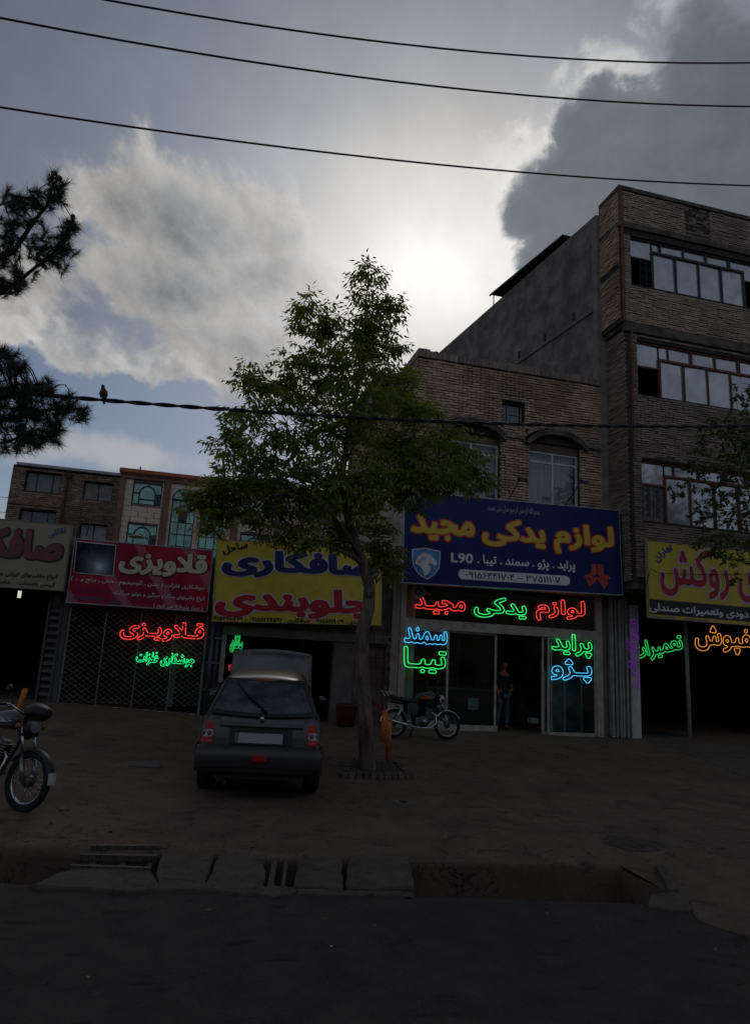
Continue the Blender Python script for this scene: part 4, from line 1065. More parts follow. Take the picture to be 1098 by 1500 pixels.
# ---- low row of workshops
def shop_row():
    ga = thing('garage_building', 'low single storey body shop behind the yellow and navy lettered sign', 'building', (2.8, YF, .55))
    w = MB(); wall_cells(w, .62, 4.93, .3, 4.45, YF, YF+.3, [(.95, 4.05, .0, 2.42), (4.18, 4.82, .3, 2.36)]); w.box(.62, 5.34, YF+.3, YF+7, 4.3, 4.45)
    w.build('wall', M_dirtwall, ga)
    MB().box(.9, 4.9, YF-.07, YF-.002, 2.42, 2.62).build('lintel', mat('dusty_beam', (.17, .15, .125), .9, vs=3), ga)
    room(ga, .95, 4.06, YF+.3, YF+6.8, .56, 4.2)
    MB().box(3.55, 4.05, YF+.02, YF+.28, .5, 2.41).build('inner_pier', mat('pale_plaster', (.15, .13, .11), .9, vs=3, stain=((.12, .11, .1), 2, .6)), ga)
    MB().box(3.0, 3.28, YF+1.5, YF+1.75, 1.95, 2.8).build('hanging_panel', mat('grey_panel', (.12, .115, .11), .8), ga)
    MB().box(4.18, 4.82, YF+.08, YF+.14, .45, 2.36).build('metal_door', mat('brown_door', (.105, .07, .05), .7, var=.3, vs=4), ga)
    for z in (1.0, 1.62, 2.1): MB().box(4.2, 4.8, YF+.06, YF+.08, z, z+.04).build('door_rail', mat('brown_door', (.105, .07, .05)), ga)
    MB().box(.90, 1.0, YF-.06, YF+.1, 1.35, 2.41).build('jamb_strip', mat('grey_white', (.34, .32, .29), .7), ga)
    for k_ in range(6): MB().box(4.86, 4.93, YF-.07, YF-.03, .8+k_*.34, .88+k_*.34).build('hinge', M_blackf, ga)
    ws = thing('workshop_building', 'low welding workshop behind the red sign with a diamond lattice shutter', 'building', (-1, YF, .7))
    w = MB(); wall_cells(w, -2.8, .60, .4, 4.18, YF, YF+.3, [(-2.42, .55, 0, 2.86)]); w.box(-2.8, .6, YF+.3, YF+7, 4.0, 4.15)
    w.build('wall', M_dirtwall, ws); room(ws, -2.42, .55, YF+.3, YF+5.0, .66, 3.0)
    MB().box(-.18, -.04, YF+1.1, YF+1.2, .7, 2.86).build('inner_post', mat('pale_post2', (.2, .2, .19), .7), ws)
    MB().box(-.3, .5, YF+1.3, YF+1.4, 1.75, 2.35).build('inner_board', mat('grey_board2', (.11, .105, .1), .8), ws)
    MB().box(-2.45, .6, YF-.08, YF+.02, 2.80, 2.9).build('lintel', M_blackf, ws)
    cs = thing('workshop_building', 'low body and paint workshop with a wide black doorway behind the cream sign', 'building', (-5, YF, .8))
    w = MB(); wall_cells(w, -9.5, -2.82, .4, 4.5, YF, YF+.3, [(-8.5, -2.86, 0, 3.3)]); w.box(-9.5, -2.82, YF+.3, YF+8, 4.2, 4.4)
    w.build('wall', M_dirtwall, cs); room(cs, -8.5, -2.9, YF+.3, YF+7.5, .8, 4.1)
    # louvred steel panel between the two shops
    lp = MB(); 
    for z in np.arange(.9, 2.7, .16): lp.obox((-2.80, YF-.10, z), (.2, 0, 0), (0, .03, .06), (0, -.012, .02))
    lp.box(-2.86, -2.81, YF-.12, YF-.03, .78, 2.85); lp.box(-2.6, -2.56, YF-.12, YF-.03, .78, 2.85); lp.box(-2.56, -2.44, YF-.09, YF-.02, .76, 2.85)
    lp.build('folded_shutter', mat('brown_grey_steel', (.085, .08, .075), .6, .2, vs=4), cs)
    # shutter
    st = thing('lattice_shutter', 'closed steel shutter of crossed diamond lattice bars under the red sign', 'shutter', (-1, YF-.04, .7))
    f = MB(); zb = lambda x: .745-(x+2.42)*.049
    f.obox((-2.42, YF-.06, zb(-2.42)-.02), (2.98, 0, zb(.56)-zb(-2.42)), (0, .05, 0), (0, 0, .06)); f.box(-2.43, -2.38, YF-.07, YF-.01, .74, 2.82); f.box(.51, .56, YF-.07, YF-.01, .6, 2.82)
    for x in (-1.66, -.92, -.18): f.box(x, x+.025, YF-.075, YF-.055, .62, 2.82)
    f.build('shutter_frame', mat('shutter_frame', (.2, .19, .18), .55, .3, vs=10), st)
    mm = mat('lattice_bar', (.24, .225, .20), .5, .4, var=.3, vs=8)
    x0, x1, z0, z1 = -2.38, .51, .80, 2.82; sl = .72; dx = .155
    for sgn in (1, -1):
        c = -8.0
        while c < 8:
            # line z = z0 + sgn*sl*(x - c)
            pts = []
            for x in (x0, x1):
                z = z0+sgn*sl*(x-c)
                if z0 <= z <= z1: pts.append((x, z))
            for z in (z0, z1):
                x = c+(z-z0)/(sgn*sl)
                if x0 < x < x1: pts.append((x, z))
            if len(pts) >= 2:
                (a, b_), (c_, d__) = pts[0], pts[1]
                if abs(a-c_) > .03: MB().tube([(a, YF-.04+.012*sgn, b_), (c_, YF-.04+.012*sgn, d__)], .0075, 4, smooth=False).build('lattice_bar', mm, st)
            c += dx*1.0
    for k_ in range(9):
        x = -2.3+k_*.33; MB().box(x, x+random.uniform(.06, .14), YF-.068, YF-.061, zb(x)-.005, zb(x)+.03).build('reflector_sticker', mat('sticker_red' if k_ % 3 == 1 else 'sticker_white', (.3, .04, .04) if k_ % 3 == 1 else (.5, .5, .48), .6), st)
    bp = MB().tube([(.68, YF-.1, .62), (.68, YF-.1, 2.8)], .045, 8); bp.tube([(.80, YF-.08, .62), (.80, YF-.08, 2.8)], .035, 8)
    tag(bp.build('steel_post', mat('blue_steel', (.06, .085, .12), .5, .2, vs=4), loc=(.68, YF-.1, .6)), 'blue grey double steel post between the lattice shutter and the body shop', 'post')
    mt = MB()
    for z in (1.15, 1.75, 2.3): mt.box(.60, .9, YF-.13, YF-.03, z, z+.05)
    tag(mt.build('post_clamp', M_steel, loc=(.7, YF-.1, 1.1)), 'steel clamps holding the blue double post to the wall', 'clamp')
shop_row()

# ---- buildings far behind
fb = thing('brick_house', 'old brown brick house with a rusty downpipe behind the cream sign', 'building', (-4.7, 28, 0))
fh = [(-6.15, -4.93, 7.55, 8.3), (-4.12, -3.08, 7.45, 8.15), (-6.15, -4.93, 6.0, 6.86), (-4.06, -3.1, 5.6, 6.55)]
m_fb = M_brick_old
w = MB(); wall_cells(w, -6.62, -2.80, 0, 8.5, 28, 28.3, fh); w.box(-6.6, -2.8, 28.3, 36, 8.2, 8.4); w.box(-6.62, -6.35, 28.3, 36, 0, 8.5); w.build('wall', M_mortar, fb)
brickwork(fb, (-6.62, 28, 0), (1, 0, 0), (0, -1, 0), 3.80, 5.0, 8.42, mat('brown_brick', (.33, .225, .145), .9, var=.25, vs=14, rnd=.45, stain=((.17, .12, .085), .6, .7)), [(h[0]+6.62, h[1]+6.62, h[2], h[3]) for h in fh], bl=.22, bh=.058, joint=.016, count=0, seed=31)
cpm = mat('pale_coping', (.42, .41, .38), .8, vs=5)
x = -6.5
while x < -2.9:
    w_ = min(.62, -2.84-x); MB().obox((x, 27.86, 8.47+.0*x), (w_-.015, 0, 0), (0, .3, 0), (0, 0, .1)).build('coping_stone', cpm, fb); x += .62
MB().tube([(-4.70, 27.9, 8.3), (-4.72, 27.9, 6.5), (-4.72, 27.9, 0)], .05, 8).build('downpipe', mat('rusty_pipe', (.07, .04, .03), .8), fb)
MB().tube([(-4.70, 27.82, 8.28), (-4.70, 27.98, 8.28)], .14, 12).build('pipe_head', mat('rusty_pipe', (.07, .04, .03), .8), fb)
for i, h in enumerate(fh):
    ww = h[1]-h[0]
    bk = [mat('dusty_blind', (.27, .25, .23), .9), mat('pink_curtain', (.45, .22, .18), .9, var=.4, vs=4), mat('dark_green_pane', (.05, .07, .07), .5), mat('pale_curtain', (.42, .44, .40), .9, var=.3, vs=4)][i]
    window(fb, h[0], h[1], h[2], h[3], 28.14, vs=(h[0]+ww*.3, h[0]+ww*.75) if i in (0, 2) else (h[0]+ww*.5,), fw_=.04, fm=M_blackf, back=bk)
for z in (7.0, 6.35): MB().box(-6.62, -4.76, 27.955, 27.975, z, z+.03).build('string_course', M_blackf, fb)

bb = thing('beige_building', 'pink beige building with orange cornice and green arched windows behind the red sign', 'building', (0, 27, 0))
M_tile = mat('beige_stone', (.80, .61, .48), .75, var=.06, vs=6, rnd=.08); M_brown = mat('brown_pilaster', (.24, .13, .09), .8, vs=3)
M_gg = mat('green_mirror_glass', (.24, .46, .39), .12, .35, var=.25, vs=1.5, spec=.8)
bh_ = [(-2.29, -1.25, 7.28, 8.1), (-2.31, -1.27, 5.5, 6.55), (-.85, 0.0, 4.5, 7.6), (.22, 1.07, 4.5, 7.6), (1.75, 2.79, 7.28, 8.1), (1.75, 2.79, 5.5, 6.55), (4.2, 5.4, 7.28, 8.1), (4.2, 5.4, 5.5, 6.55)]
w = MB(); wall_cells(w, -2.74, 6.8, 0, 8.38, 27.03, 27.3, bh_); w.box(-2.74, 6.8, 27.3, 35, 8.1, 8.3); w.box(-2.74, -2.5, 27.3, 35, 0, 8.3); w.build('wall', mat('stone_joint', (.2, .15, .12), .9), bb)
tiles = MB()
for z in np.arange(4.0, 8.3, .2):
    for (xa, xb) in ((-2.56, -1.2), (-.96, 1.36), (1.62, 3.0), (3.23, 6.6)):
        x = xa+(-.25 if int(z*5) % 2 else 0)
        while x < xb:
            s0, s1 = max(x, xa), min(x+.55, xb); segs = [(s0, s1)]
            for h in bh_:
                if z+.19 > h[2] and z < h[3]:
                    ns = []
                    for p_, q_ in segs:
                        if p_ < h[0]: ns.append((p_, min(q_, h[0])))
                        if q_ > h[1]: ns.append((max(p_, h[1]), q_))
                    segs = ns
            for p_, q_ in segs:
                if q_-p_ > .05: tiles.box(p_, q_-.012, 27.0, 27.04, z, z+.188)
            x += .56
tiles.build('stone_cladding', M_tile, bb, kind='stuff')
for xa, xb in ((-2.76, -2.57), (-1.19, -.97), (1.37, 1.61), (3.01, 3.22), (6.6, 6.82)): MB().box(xa, xb, 26.93, 27.05, 0, 8.32).build('pilaster', M_brown, bb)
MB().box(-2.76, 6.82, 26.92, 27.02, 8.2, 8.33).build('frieze', M_brown, bb)
MB().box(-2.82, 6.88, 26.82, 27.3, 8.40, 8.54).build('cornice', mat('orange_brick_cornice', (.50, .14, .055), .85, vs=14), bb)
MB().box(-2.78, 6.84, 26.88, 27.3, 8.34, 8.39).build('cornice_bed', M_brown, bb)
def arch_window(x0, x1, z0, z1):
    o = window(bb, x0, x1, z0, z1, 27.06, fw_=.04, fm=mat('dark_green_frame', (.03, .05, .045), .5), gm=M_gg)
    c = (x0+x1)/2; f_ = MB(); r_ = (x1-x0)*.27; pts = [(c-r_, 27.05, z0+.02), (c-r_, 27.05, z1-.42)]+[(c+r_*cos(a), 27.05, z1-.42+r_*1.1*sin(a)) for a in np.linspace(pi, 0, 12)]+[(c+r_, 27.05, z0+.02)]
    f_.tube(pts, .022, 5); f_.tube([(c, 27.05, z1-.14), (c, 27.05, z1)], .02, 5)
    f_.box(c-r_, c+r_, 27.03, 27.06, z0+.18, z0+.22); f_.box(x0, c-r_, 27.03, 27.06, z1-.42, z1-.38); f_.box(c+r_, x1, 27.03, 27.06, z1-.42, z1-.38)
    f_.build('arched_bar', mat('dark_green_frame', (.03, .05, .045), .5), o)
    MB().box(c+r_+.03, x1-.04, 27.04, 27.05, z0+.03, z1-.45).build('open_sash', M_blackf, o)
for h in bh_[:2]+bh_[4:]: arch_window(*h)
for h in bh_[2:4]:
    xs_ = (h[0]+(h[1]-h[0])/3, h[0]+(h[1]-h[0])*2/3)
    o = window(bb, h[0], h[1], h[2], h[3], 27.06, vs=xs_, hs=tuple(np.arange(4.95, 7.4, .45)), fw_=.035, fm=mat('dark_green_frame', (.03, .05, .045), .5), gm=M_gg)
    c = (h[0]+h[1])/2; r_ = (h[1]-h[0])/2; fan = MB(); pts = [(c, 26.985, h[3])]+[(c+r_*cos(a), 26.985, h[3]+r_*.95*sin(a)) for a in np.linspace(0, pi, 16)]
    fan.add(pts, [(0, i+1, i) for i in range(1, 16)]); fan.build('fanlight', M_gg, bb)
    fb_ = MB(); fb_.tube([(c+r_*cos(a), 26.98, h[3]+r_*.95*sin(a)) for a in np.linspace(0, pi, 16)], .025, 5); fb_.tube([(h[0], 26.98, h[3]), (h[1], 26.98, h[3])], .02, 5)
    for a in (pi/3, 2*pi/3): fb_.tube([(c, 26.98, h[3]), (c+r_*cos(a), 26.98, h[3]+r_*.95*sin(a))], .014, 5)
    fb_.build('fanlight_bars', mat('dark_green_frame', (.03, .05, .045), .5), bb)
    MB().box(xs_[0 if h[0] < 0 else 1]+.02, (xs_[1] if h[0] < 0 else h[1])-.02, 27.04, 27.05, 6.78, 7.18).build('open_sash', M_blackf, bb)
for x in (-2.35, -2.28): MB().tube([(x, 29, 8.3), (x, 29, 9.05 if x < -2.3 else 9.2)], .035, 6).build('vent_pipe', M_steel, bb)

# the other side of the street, behind the camera: seen only as reflections in panes
M_opp = mat('opposite_render', (.20, .17, .14), .9, vs=1)
for i, (xa, xb, h_, lab) in enumerate(((-30, -12, 9.5, 'plain rendered building across the street on the left'), (-11.8, 4, 9.0, 'plain building straight across the street'), (4.2, 17, 10.5, 'three storey building across the street on the right'), (17.2, 34, 9.0, 'far right building across the street'))):
    o = thing('opposite_building', lab, 'building', ((xa+xb)/2, -20, 0)); MB().box(xa, xb, -32, -20, -1, h_).build('wall', M_opp, o)
    x = xa+1
    while x < xb-2: MB().box(x, x+1.6, -19.98, -19.95, 1, 2.6).build('window', M_blackf, o); x += 3

# ------------------------------------------------------------------ SIGN BOARDS
M_signw = mat('print_white', (.80, .80, .77), .5, var=.08)
M_edge = mat('sign_edge', (.40, .40, .40), .45, .4, var=.2, vs=8)
M_ink = mat('print_black', (.015, .015, .015), .5, var=0)
def board(name_, label, fr, W_, H_, face, depth=.14, edge=.022, group='shop signs above the shopfronts', edge_m=None):
    r = thing(name_, label, 'shop sign', fr.at(W_/2, 0, -depth/2), group)
    b = MB(); b.obox(fr.at(0, 0, -depth), fr.u*W_, fr.v*H_, fr.n*(depth-.006)); b.build('sign_box', edge_m or M_edge, r)
    f = MB(); n = 8
    vs_ = [tuple(fr.at(edge+(W_-2*edge)*i/n, edge+(H_-2*edge)*j/n, -.002+.004*nz(i, j, .7, 3))) for j in range(n+1) for i in range(n+1)]
    f.add(vs_, [(j*(n+1)+i, j*(n+1)+i+1, (j+1)*(n+1)+i+1, (j+1)*(n+1)+i) for j in range(n) for i in range(n)], True)
    f.build('printed_face', face, r)
    e = MB()
    e.obox(fr.at(0, 0, -.006), fr.u*W_, fr.v*edge, fr.n*.014); e.obox(fr.at(0, H_-edge, -.006), fr.u*W_, fr.v*edge, fr.n*.014)
    e.obox(fr.at(0, edge, -.006), fr.u*edge, fr.v*(H_-2*edge), fr.n*.014); e.obox(fr.at(W_-edge, edge, -.006), fr.u*edge, fr.v*(H_-2*edge), fr.n*.014)
    e.build('edge_trim', edge_m or M_edge, r)
    s_ = MB()
    for a in (.15, .85): s_.tube([fr.at(W_*a, H_*.9, -depth), fr.at(W_*a, H_*.9, -depth)+np.array([0, .7, .1])], .02, 6)
    s_.build('support_bar', M_steel, r)
    return r
def flat(fr, poly, m, parent, name_, off=.004, d=.003):
    mb = MB(); mb.prism(poly, fr.at(0, 0, off), fr.u, fr.v, fr.n, d); return mb.build(name_, m, parent)
def zp(x, y, x0, y0, s): return (x0+x/s, y0+y/s)
def quadpoly(fr, pts): return [fr.uv(*p) for p in pts]
def fsize(fr, TR, TL): 
    a = fr.uv(*TR); b = fr.uv(*TL); return max(a[0], .1), max(b[1], .1)

# blue sign
fr = frame_from((596, 719), (904.5, 747), (589, 854), 16.35)
Wd, Hd = fsize(fr, (906, 745), (596, 719))
M_blue = mat('blue_vinyl', (.014, .028, .14), .42, spec=.2, var=.10, vs=1.2)
blue = board('shop_sign', 'wide navy blue sign with big yellow red-edged lettering over the glass shop', fr, Wd, Hd, M_blue, .22)
Z = lambda x, y: zp(x, y, 580, 710, 3.2294)
ye = mat('print_yellow', (.80, .53, .045), .5, var=.05); reo = mat('print_red', (.60, .04, .025), .5, var=.05)
for k_, c_, w_, h_ in (('majid', (222, 208), 300, 118), ('yadaki', (557, 232), 298, 132), ('lavazem', (887, 262), 282, 146)):
    text(fr, k_, Z(*c_), w_/3.229, h_/3.229, reo, blue, 'letter_outline', layer=1, off=.006)
    text(fr, k_, Z(*c_), w_/3.229, h_/3.229, ye, blue, 'lettering', off=.011)
text(fr, 'cars', Z(618, 374), 462/3.229, 58/3.229, M_signw, blue, off=.006)
text(fr, 'l90', Z(311, 347), 104/3.229, 46/3.229, M_signw, blue, off=.006)
a, b_ = fr.uv(*Z(293, 422)), fr.uv(*Z(821, 456)); u0, u1 = a[0], b_[0]; vm = (a[1]+b_[1])/2; hh = .125
pill = [(u0+hh+hh*cos(t), vm+hh*sin(t)) for t in np.linspace(pi/2, 3*pi/2, 10)]+[(u1-hh+hh*cos(t), vm+hh*sin(t)) for t in np.linspace(-pi/2, pi/2, 10)]
flat(fr, pill, M_signw, blue, 'phone_panel', .005)
text(fr, 'tel_blue', Z(556, 439), 446/3.229, 30/3.229, mat('print_navy', (.02, .025, .12), .5, var=0), blue, 'phone_number', off=.009)
text(fr, 'script', Z(556, 124), 244/3.229, 44/3.229, mat('print_grey', (.33, .35, .42), .5, var=0), blue, 'script_line', off=.006)
flat(fr, quadpoly(fr, [Z(52, 66), Z(84, 69), Z(84, 55), Z(52, 52)]), M_signw, blue, 'corner_label', .005)
# shield with a horse head
def P_(pts): return quadpoly(fr, [Z(*p) for p in pts])
def smooth_poly(p, it=2):
    for _ in range(it):
        q = []
        for i in range(len(p)):
            a = np.array(p[i]); b = np.array(p[(i+1) % len(p)]); q += [tuple(a*.75+b*.25), tuple(a*.25+b*.75)]
        p = q
    return p
sh_ = [(74, 305), (140, 299), (209, 314), (208, 360), (203, 395), (180, 428), (145, 449), (105, 425), (82, 390), (74, 350)]
def inset(p, k): c = np.mean(p, 0); return [tuple(c+(np.array(q)-c)*k) for q in p]
flat(fr, P_(sh_), M_signw, blue, 'emblem_border', .005)
flat(fr, P_(inset(sh_, .93)), mat('emblem_blue', (.08, .27, .55), .5, var=.4, vs=1.5), blue, 'emblem_field', .009)
horse = [(88, 375), (93, 352), (108, 334), (122, 327), (133, 318), (138, 327), (152, 327), (162, 333), (174, 345), (186, 358), (193, 373), (190, 381), (180, 383), (172, 376), (160, 372), (150, 374), (158, 384), (163, 397), (158, 413), (146, 425), (138, 432), (131, 424), (126, 408), (118, 392), (110, 382), (100, 378)]
flat(fr, P_(smooth_poly(horse, 1)), M_signw, blue, 'horse_head', .013)
mane = [(95, 370), (112, 350), (132, 342), (148, 345), (136, 350), (120, 360), (108, 372)]
flat(fr, P_(mane), mat('emblem_grey', (.30, .36, .45), .5, var=0), blue, 'horse_mane', .017)
# red emblem of three folded bars
rd = mat('print_brick_red', (.58, .075, .04), .5, var=.05)
for pts in ([(921, 374), (947, 376), (946, 420), (918, 447), (898, 437), (921, 415)], [(951, 376), (977, 378), (980, 420), (1003, 448), (984, 456), (951, 424)],
            [(888, 430), (912, 420), (916, 423), (893, 440), (887, 436)], [(986, 424), (1013, 440), (1010, 446), (984, 430)],
            [(900, 455), (948, 432), (948, 452), (912, 486), (905, 470)], [(951, 433), (1003, 462), (982, 494), (975, 478), (951, 455)], [(888, 441), (898, 441), (918, 451), (900, 452)]):
    flat(fr, P_(pts), rd, blue, 'emblem_bar', .005)

# red sign
fr = frame_from((110, 788), (316, 806), (96.5, 883), 16.65)
Wd, Hd = fsize(fr, (313, 806), (110, 788))
M_red = bpy.data.materials.new('magenta_vinyl'); M_red.use_nodes = True
def red_print(m):
    t = m.node_tree; b = t.nodes['Principled BSDF']; g = t.nodes.new('ShaderNodeNewGeometry'); pos = g.outputs['Position']
    c = tmix(t, tnoise(t, pos, 1.1, 3).sstep(.35, .65), (.50, .022, .050), (.29, .014, .050))
    w = t.nodes.new('ShaderNodeTexWave'); w.inputs['Scale'].default_value = .35; w.inputs['Distortion'].default_value = 3; w.inputs['Detail'].default_value = 1
    t.links.new(tmap(t, pos, rot=(.4, .5, .2)), w.inputs['Vector'])
    c = tmix(t, V(w.outputs['Fac'], t).sstep(.80, .93)*.40, c, (.60, .30, .36))
    t.links.new(c, b.inputs['Base Color']); b.inputs['Roughness'].default_value = .5; b.inputs['Specular IOR Level'].default_value = .2
red_print(M_red)
red = board('shop_sign', 'crimson sign with a welding sparks picture and cream lettering', fr, Wd, Hd, M_red, .16)
Z = lambda x, y: zp(x, y, 90, 780, 4.672); S_ = 4.672
flat(fr, quadpoly(fr, [Z(84, 276), Z(357, 300), Z(377, 86), Z(104, 58)]), M_signw, red, 'picture_border', .005)
def spark_mat(cpt):
    m = bpy.data.materials.new('welding_print'); m.use_nodes = True; t = m.node_tree; b = t.nodes['Principled BSDF']
    g = t.nodes.new('ShaderNodeNewGeometry'); v = t.nodes.new('ShaderNodeVectorMath'); v.operation = 'SUBTRACT'
    t.links.new(g.outputs['Position'], v.inputs[0]); v.inputs[1].default_value = tuple(cpt)
    ln = t.nodes.new('ShaderNodeVectorMath'); ln.operation = 'LENGTH'; t.links.new(v.outputs[0], ln.inputs[0]); d = V(ln.outputs['Value'], t)
    nr = t.nodes.new('ShaderNodeVectorMath'); nr.operation = 'NORMALIZE'; t.links.new(v.outputs[0], nr.inputs[0])
    ry = tnoise(t, nr.outputs[0], 9, 4, .7); n2 = tnoise(t, g.outputs['Position'], 5, 5)
    k_ = ((d*(-9.0)).exp()*1.2 + ((d*(-5.5)).exp())*(ry.sstep(.55, .75))*.9)
    sm = (n2.sstep(.45, .7)*(d*(-2.4)).exp())*.9
    c = tmix(t, k_.min(1.0), (.010, .013, .026), (.70, .82, .92)); c = tmix(t, sm*.6, c, (.10, .25, .42))
    t.links.new(c, b.inputs['Base Color']); b.inputs['Roughness'].default_value = .7; b.inputs['Specular IOR Level'].default_value = .15; return m
flat(fr, quadpoly(fr, [Z(89, 272), Z(353, 295), Z(372, 90), Z(109, 64)]), spark_mat(fr.hit(*Z(262, 235))), red, 'welding_picture', .009)
cr_ = mat('print_cream', (.72, .61, .41), .5, var=.04)
text(fr, 'ghalavizi', Z(702, 216), 606/S_, 172/S_, M_ink, red, 'letter_outline', layer=1, off=.006)
text(fr, 'ghalavizi', Z(702, 216), 606/S_, 172/S_, cr_, red, 'lettering', off=.011)
pk = mat('print_pale_pink', (.72, .60, .57), .5, var=0)
text(fr, 'r1', Z(535, 350), 925/S_, 46/S_, pk, red, 'small_print'); text(fr, 'r2', Z(675, 436), 622/S_, 44/S_, pk, red, 'small_print')
text(fr, 'r3', Z(800, 512), 338/S_, 42/S_, pk, red, 'small_print'); text(fr, 'r4', Z(203, 395), 245/S_, 30/S_, mat('print_plum', (.12, .03, .10), .5, var=0), red, 'phone_number')
text(fr, 'r5', Z(243, 463), 350/S_, 44/S_, mat('print_teal_blue', (.02, .10, .22), .5, var=0), red, 'phone_number')

# yellow sign
fr = frame_from((323.5, 789.5), (556, 802), (310.5, 910.5), 16.55)
Wd, Hd = fsize(fr, (560, 802), (323.5, 789.5))
M_yel = mat('yellow_vinyl', (.72, .53, .05), .5, var=.10, vs=1.5, stain=((.58, .42, .045), 2.2, .5))
yel = board('shop_sign', 'yellow sign with navy and red lettering behind the street tree', fr, Wd, Hd, M_yel, .12, edge_m=mat('yellow_trim', (.40, .34, .18), .5))
Z = lambda x, y: zp(x, y, 300, 780, 4.223); S_ = 4.223
nv = mat('print_navy', (.02, .025, .12)); rr_ = mat('print_scarlet', (.50, .018, .028), .5, var=.05); wg = mat('print_greywhite', (.62, .62, .66), .5, var=0)
text(fr, 'safkari', Z(600, 205), 960/S_, 168/S_, wg, yel, 'letter_outline', layer=1, off=.006)
text(fr, 'safkari', Z(600, 205), 960/S_, 168/S_, nv, yel, 'lettering', off=.011)
text(fr, 'jolobandi', Z(562, 438), 968/S_, 190/S_, wg, yel, 'letter_outline', layer=1, off=.006)
text(fr, 'jolobandi', Z(562, 438), 968/S_, 190/S_, rr_, yel, 'lettering', off=.011)
text(fr, 'sahel', Z(187, 96), 160/S_, 62/S_, M_ink, yel, 'lettering', rot=radians(16), off=.006)
text(fr, 'y1', Z(540, 546), 960/S_, 34/S_, M_ink, yel, 'phone_numbers', off=.006)

# cream sign, cut by the left edge of the picture
fr = frame_from((-140, 748), (106.5, 768.5), (-150, 851), 16.45)
Wd, Hd = fsize(fr, (106.5, 768.5), (-140, 748))
M_crm = mat('cream_vinyl', (.34, .29, .195), .5, var=.06, vs=1.2)
crm = board('shop_sign', 'cream sign with large dusty rose lettering above the black doorway', fr, Wd, Hd, M_crm, .18, edge_m=mat('dull_trim', (.22, .2, .16), .5))
Z = lambda x, y: zp(x, y, 0, 750, 9.98); S_ = 9.98
text(fr, 'safkari', Z(60, 508), 1800/S_, 560/S_, M_ink, crm, 'letter_shadow', layer=1, off=.006)
text(fr, 'safkari', Z(45, 498), 1800/S_, 560/S_, mat('print_rose', (.20, .055, .06), .5, var=.05), crm, 'lettering', off=.011)
text(fr, 'naghashi', Z(832, 300), 270/S_, 120/S_, mat('print_blue', (.06, .10, .26), .5, var=0), crm, 'lettering', rot=radians(22), off=.006)
text(fr, 'c1', Z(310, 925), 1080/S_, 92/S_, M_ink, crm, 'small_print'); text(fr, 'c2', Z(285, 1035), 1080/S_, 84/S_, M_ink, crm, 'small_print')

# right hand yellow sign
fr = frame_from((955, 792), (1150, 813), (950, 905), 15.8)
Wd, Hd = fsize(fr, (1280, 827), (955, 792))
yr = board('shop_sign', 'yellow sign with red lettering and a black strip under the tall brick building', fr, Wd, Hd, mat('yellow_vinyl_bright', (.74, .57, .055), .5, var=.08, vs=2), .10, edge_m=mat('yellow_trim', (.40, .34, .18), .5))
Z = lambda x, y: zp(x, y, 900, 780, 4.84); S_ = 4.84
a, b_, c_ = fr.uv(*Z(258, 578))[1], fr.uv(*Z(256, 472))[1], 0
flat(fr, [(.03, a), (Wd-.03, a), (Wd-.03, b_), (.03, b_)], M_ink, yr, 'black_strip', .005)
text(fr, 'k1', Z(745, 574), 975/S_, 74/S_, M_signw, yr, 'lettering', off=.009)
text(fr, 'k2', Z(470, 612), 400/S_, 14/S_, mat('print_blue', (.06, .10, .26)), yr, 'phone_numbers')
text(fr, 'rookesh', Z(872, 318), 1070/S_, 345/S_, wg, yr, 'letter_outline', layer=1, off=.006)
text(fr, 'rookesh', Z(872, 318), 1070/S_, 345/S_, rr_, yr, 'lettering', off=.011)
text(fr, 'baharan', Z(342, 146), 150/S_, 62/S_, mat('print_deep_blue', (.015, .05, .25), .5, var=0), yr, 'lettering', rot=radians(42), off=.006)

# ------------------------------------------------------------------ NEON
def plane_y(y): return Frame((0, y, 0), (1, 0, 0), (0, 0, 1))
f = plane_y(YF-.03); Z = lambda x, y: zp(x, y, 560, 700, 2.889); S_ = 2.889
neon(f, 'n_majid', Z(243, 542), 212/S_, 72/S_, 'red', 'red neon word at the left end of the dark transom glass above the sliding doors', r=.0085)
neon(f, 'n_yadaki', Z(497, 551), 220/S_, 88/S_, 'green', 'green neon word in the middle of the dark transom glass', r=.0085)
neon(f, 'n_lavazem', Z(751, 563), 206/S_, 94/S_, 'red', 'red neon word at the right end of the dark transom glass', r=.0085)
neon(f, 'n_samand', Z(181, 669), 182/S_, 70/S_, 'blue', 'light blue neon word at the top of the left shop window', r=.0085)
neon(f, 'n_tiba', Z(178, 772), 180/S_, 108/S_, 'green', 'green neon word under the blue one in the left shop window', r=.0085)
neon(f, 'n_peraid', Z(798, 711), 170/S_, 98/S_, 'green', 'green neon word at the top of the right shop window', r=.0085)
neon(f, 'n_pejo', Z(797, 816), 172/S_, 98/S_, 'blue', 'light blue neon word under the green one in the right shop window', r=.0085)
f = plane_y(YF-.10); Z = lambda x, y: zp(x, y, 90, 780, 4.672); S_ = 4.672
neon(f, 'n_ghalavizi', Z(695, 676), 572/S_, 140/S_, 'red', 'broken red neon word on the lattice shutter', r=.0085, gaps=1)
neon(f, 'n_jooshkari', Z(714, 868), 400/S_, 96/S_, 'mint', 'small mint green neon words on the lattice shutter', r=.0075, gaps=1)
f = Frame(Yp(345, 943, YF-.2), (cos(1.12), sin(1.12), 0), (0, 0, 1))
neon(f, 'n_safkari', (345, 943), 18, 26, 'green', 'little crumpled green neon sign in the garage doorway above the red one', r=.007, es=.35, gaps=1)
f = Frame(Yp(341, 972, YF-.2), (cos(1.12), sin(1.12), 0), (0, 0, 1))
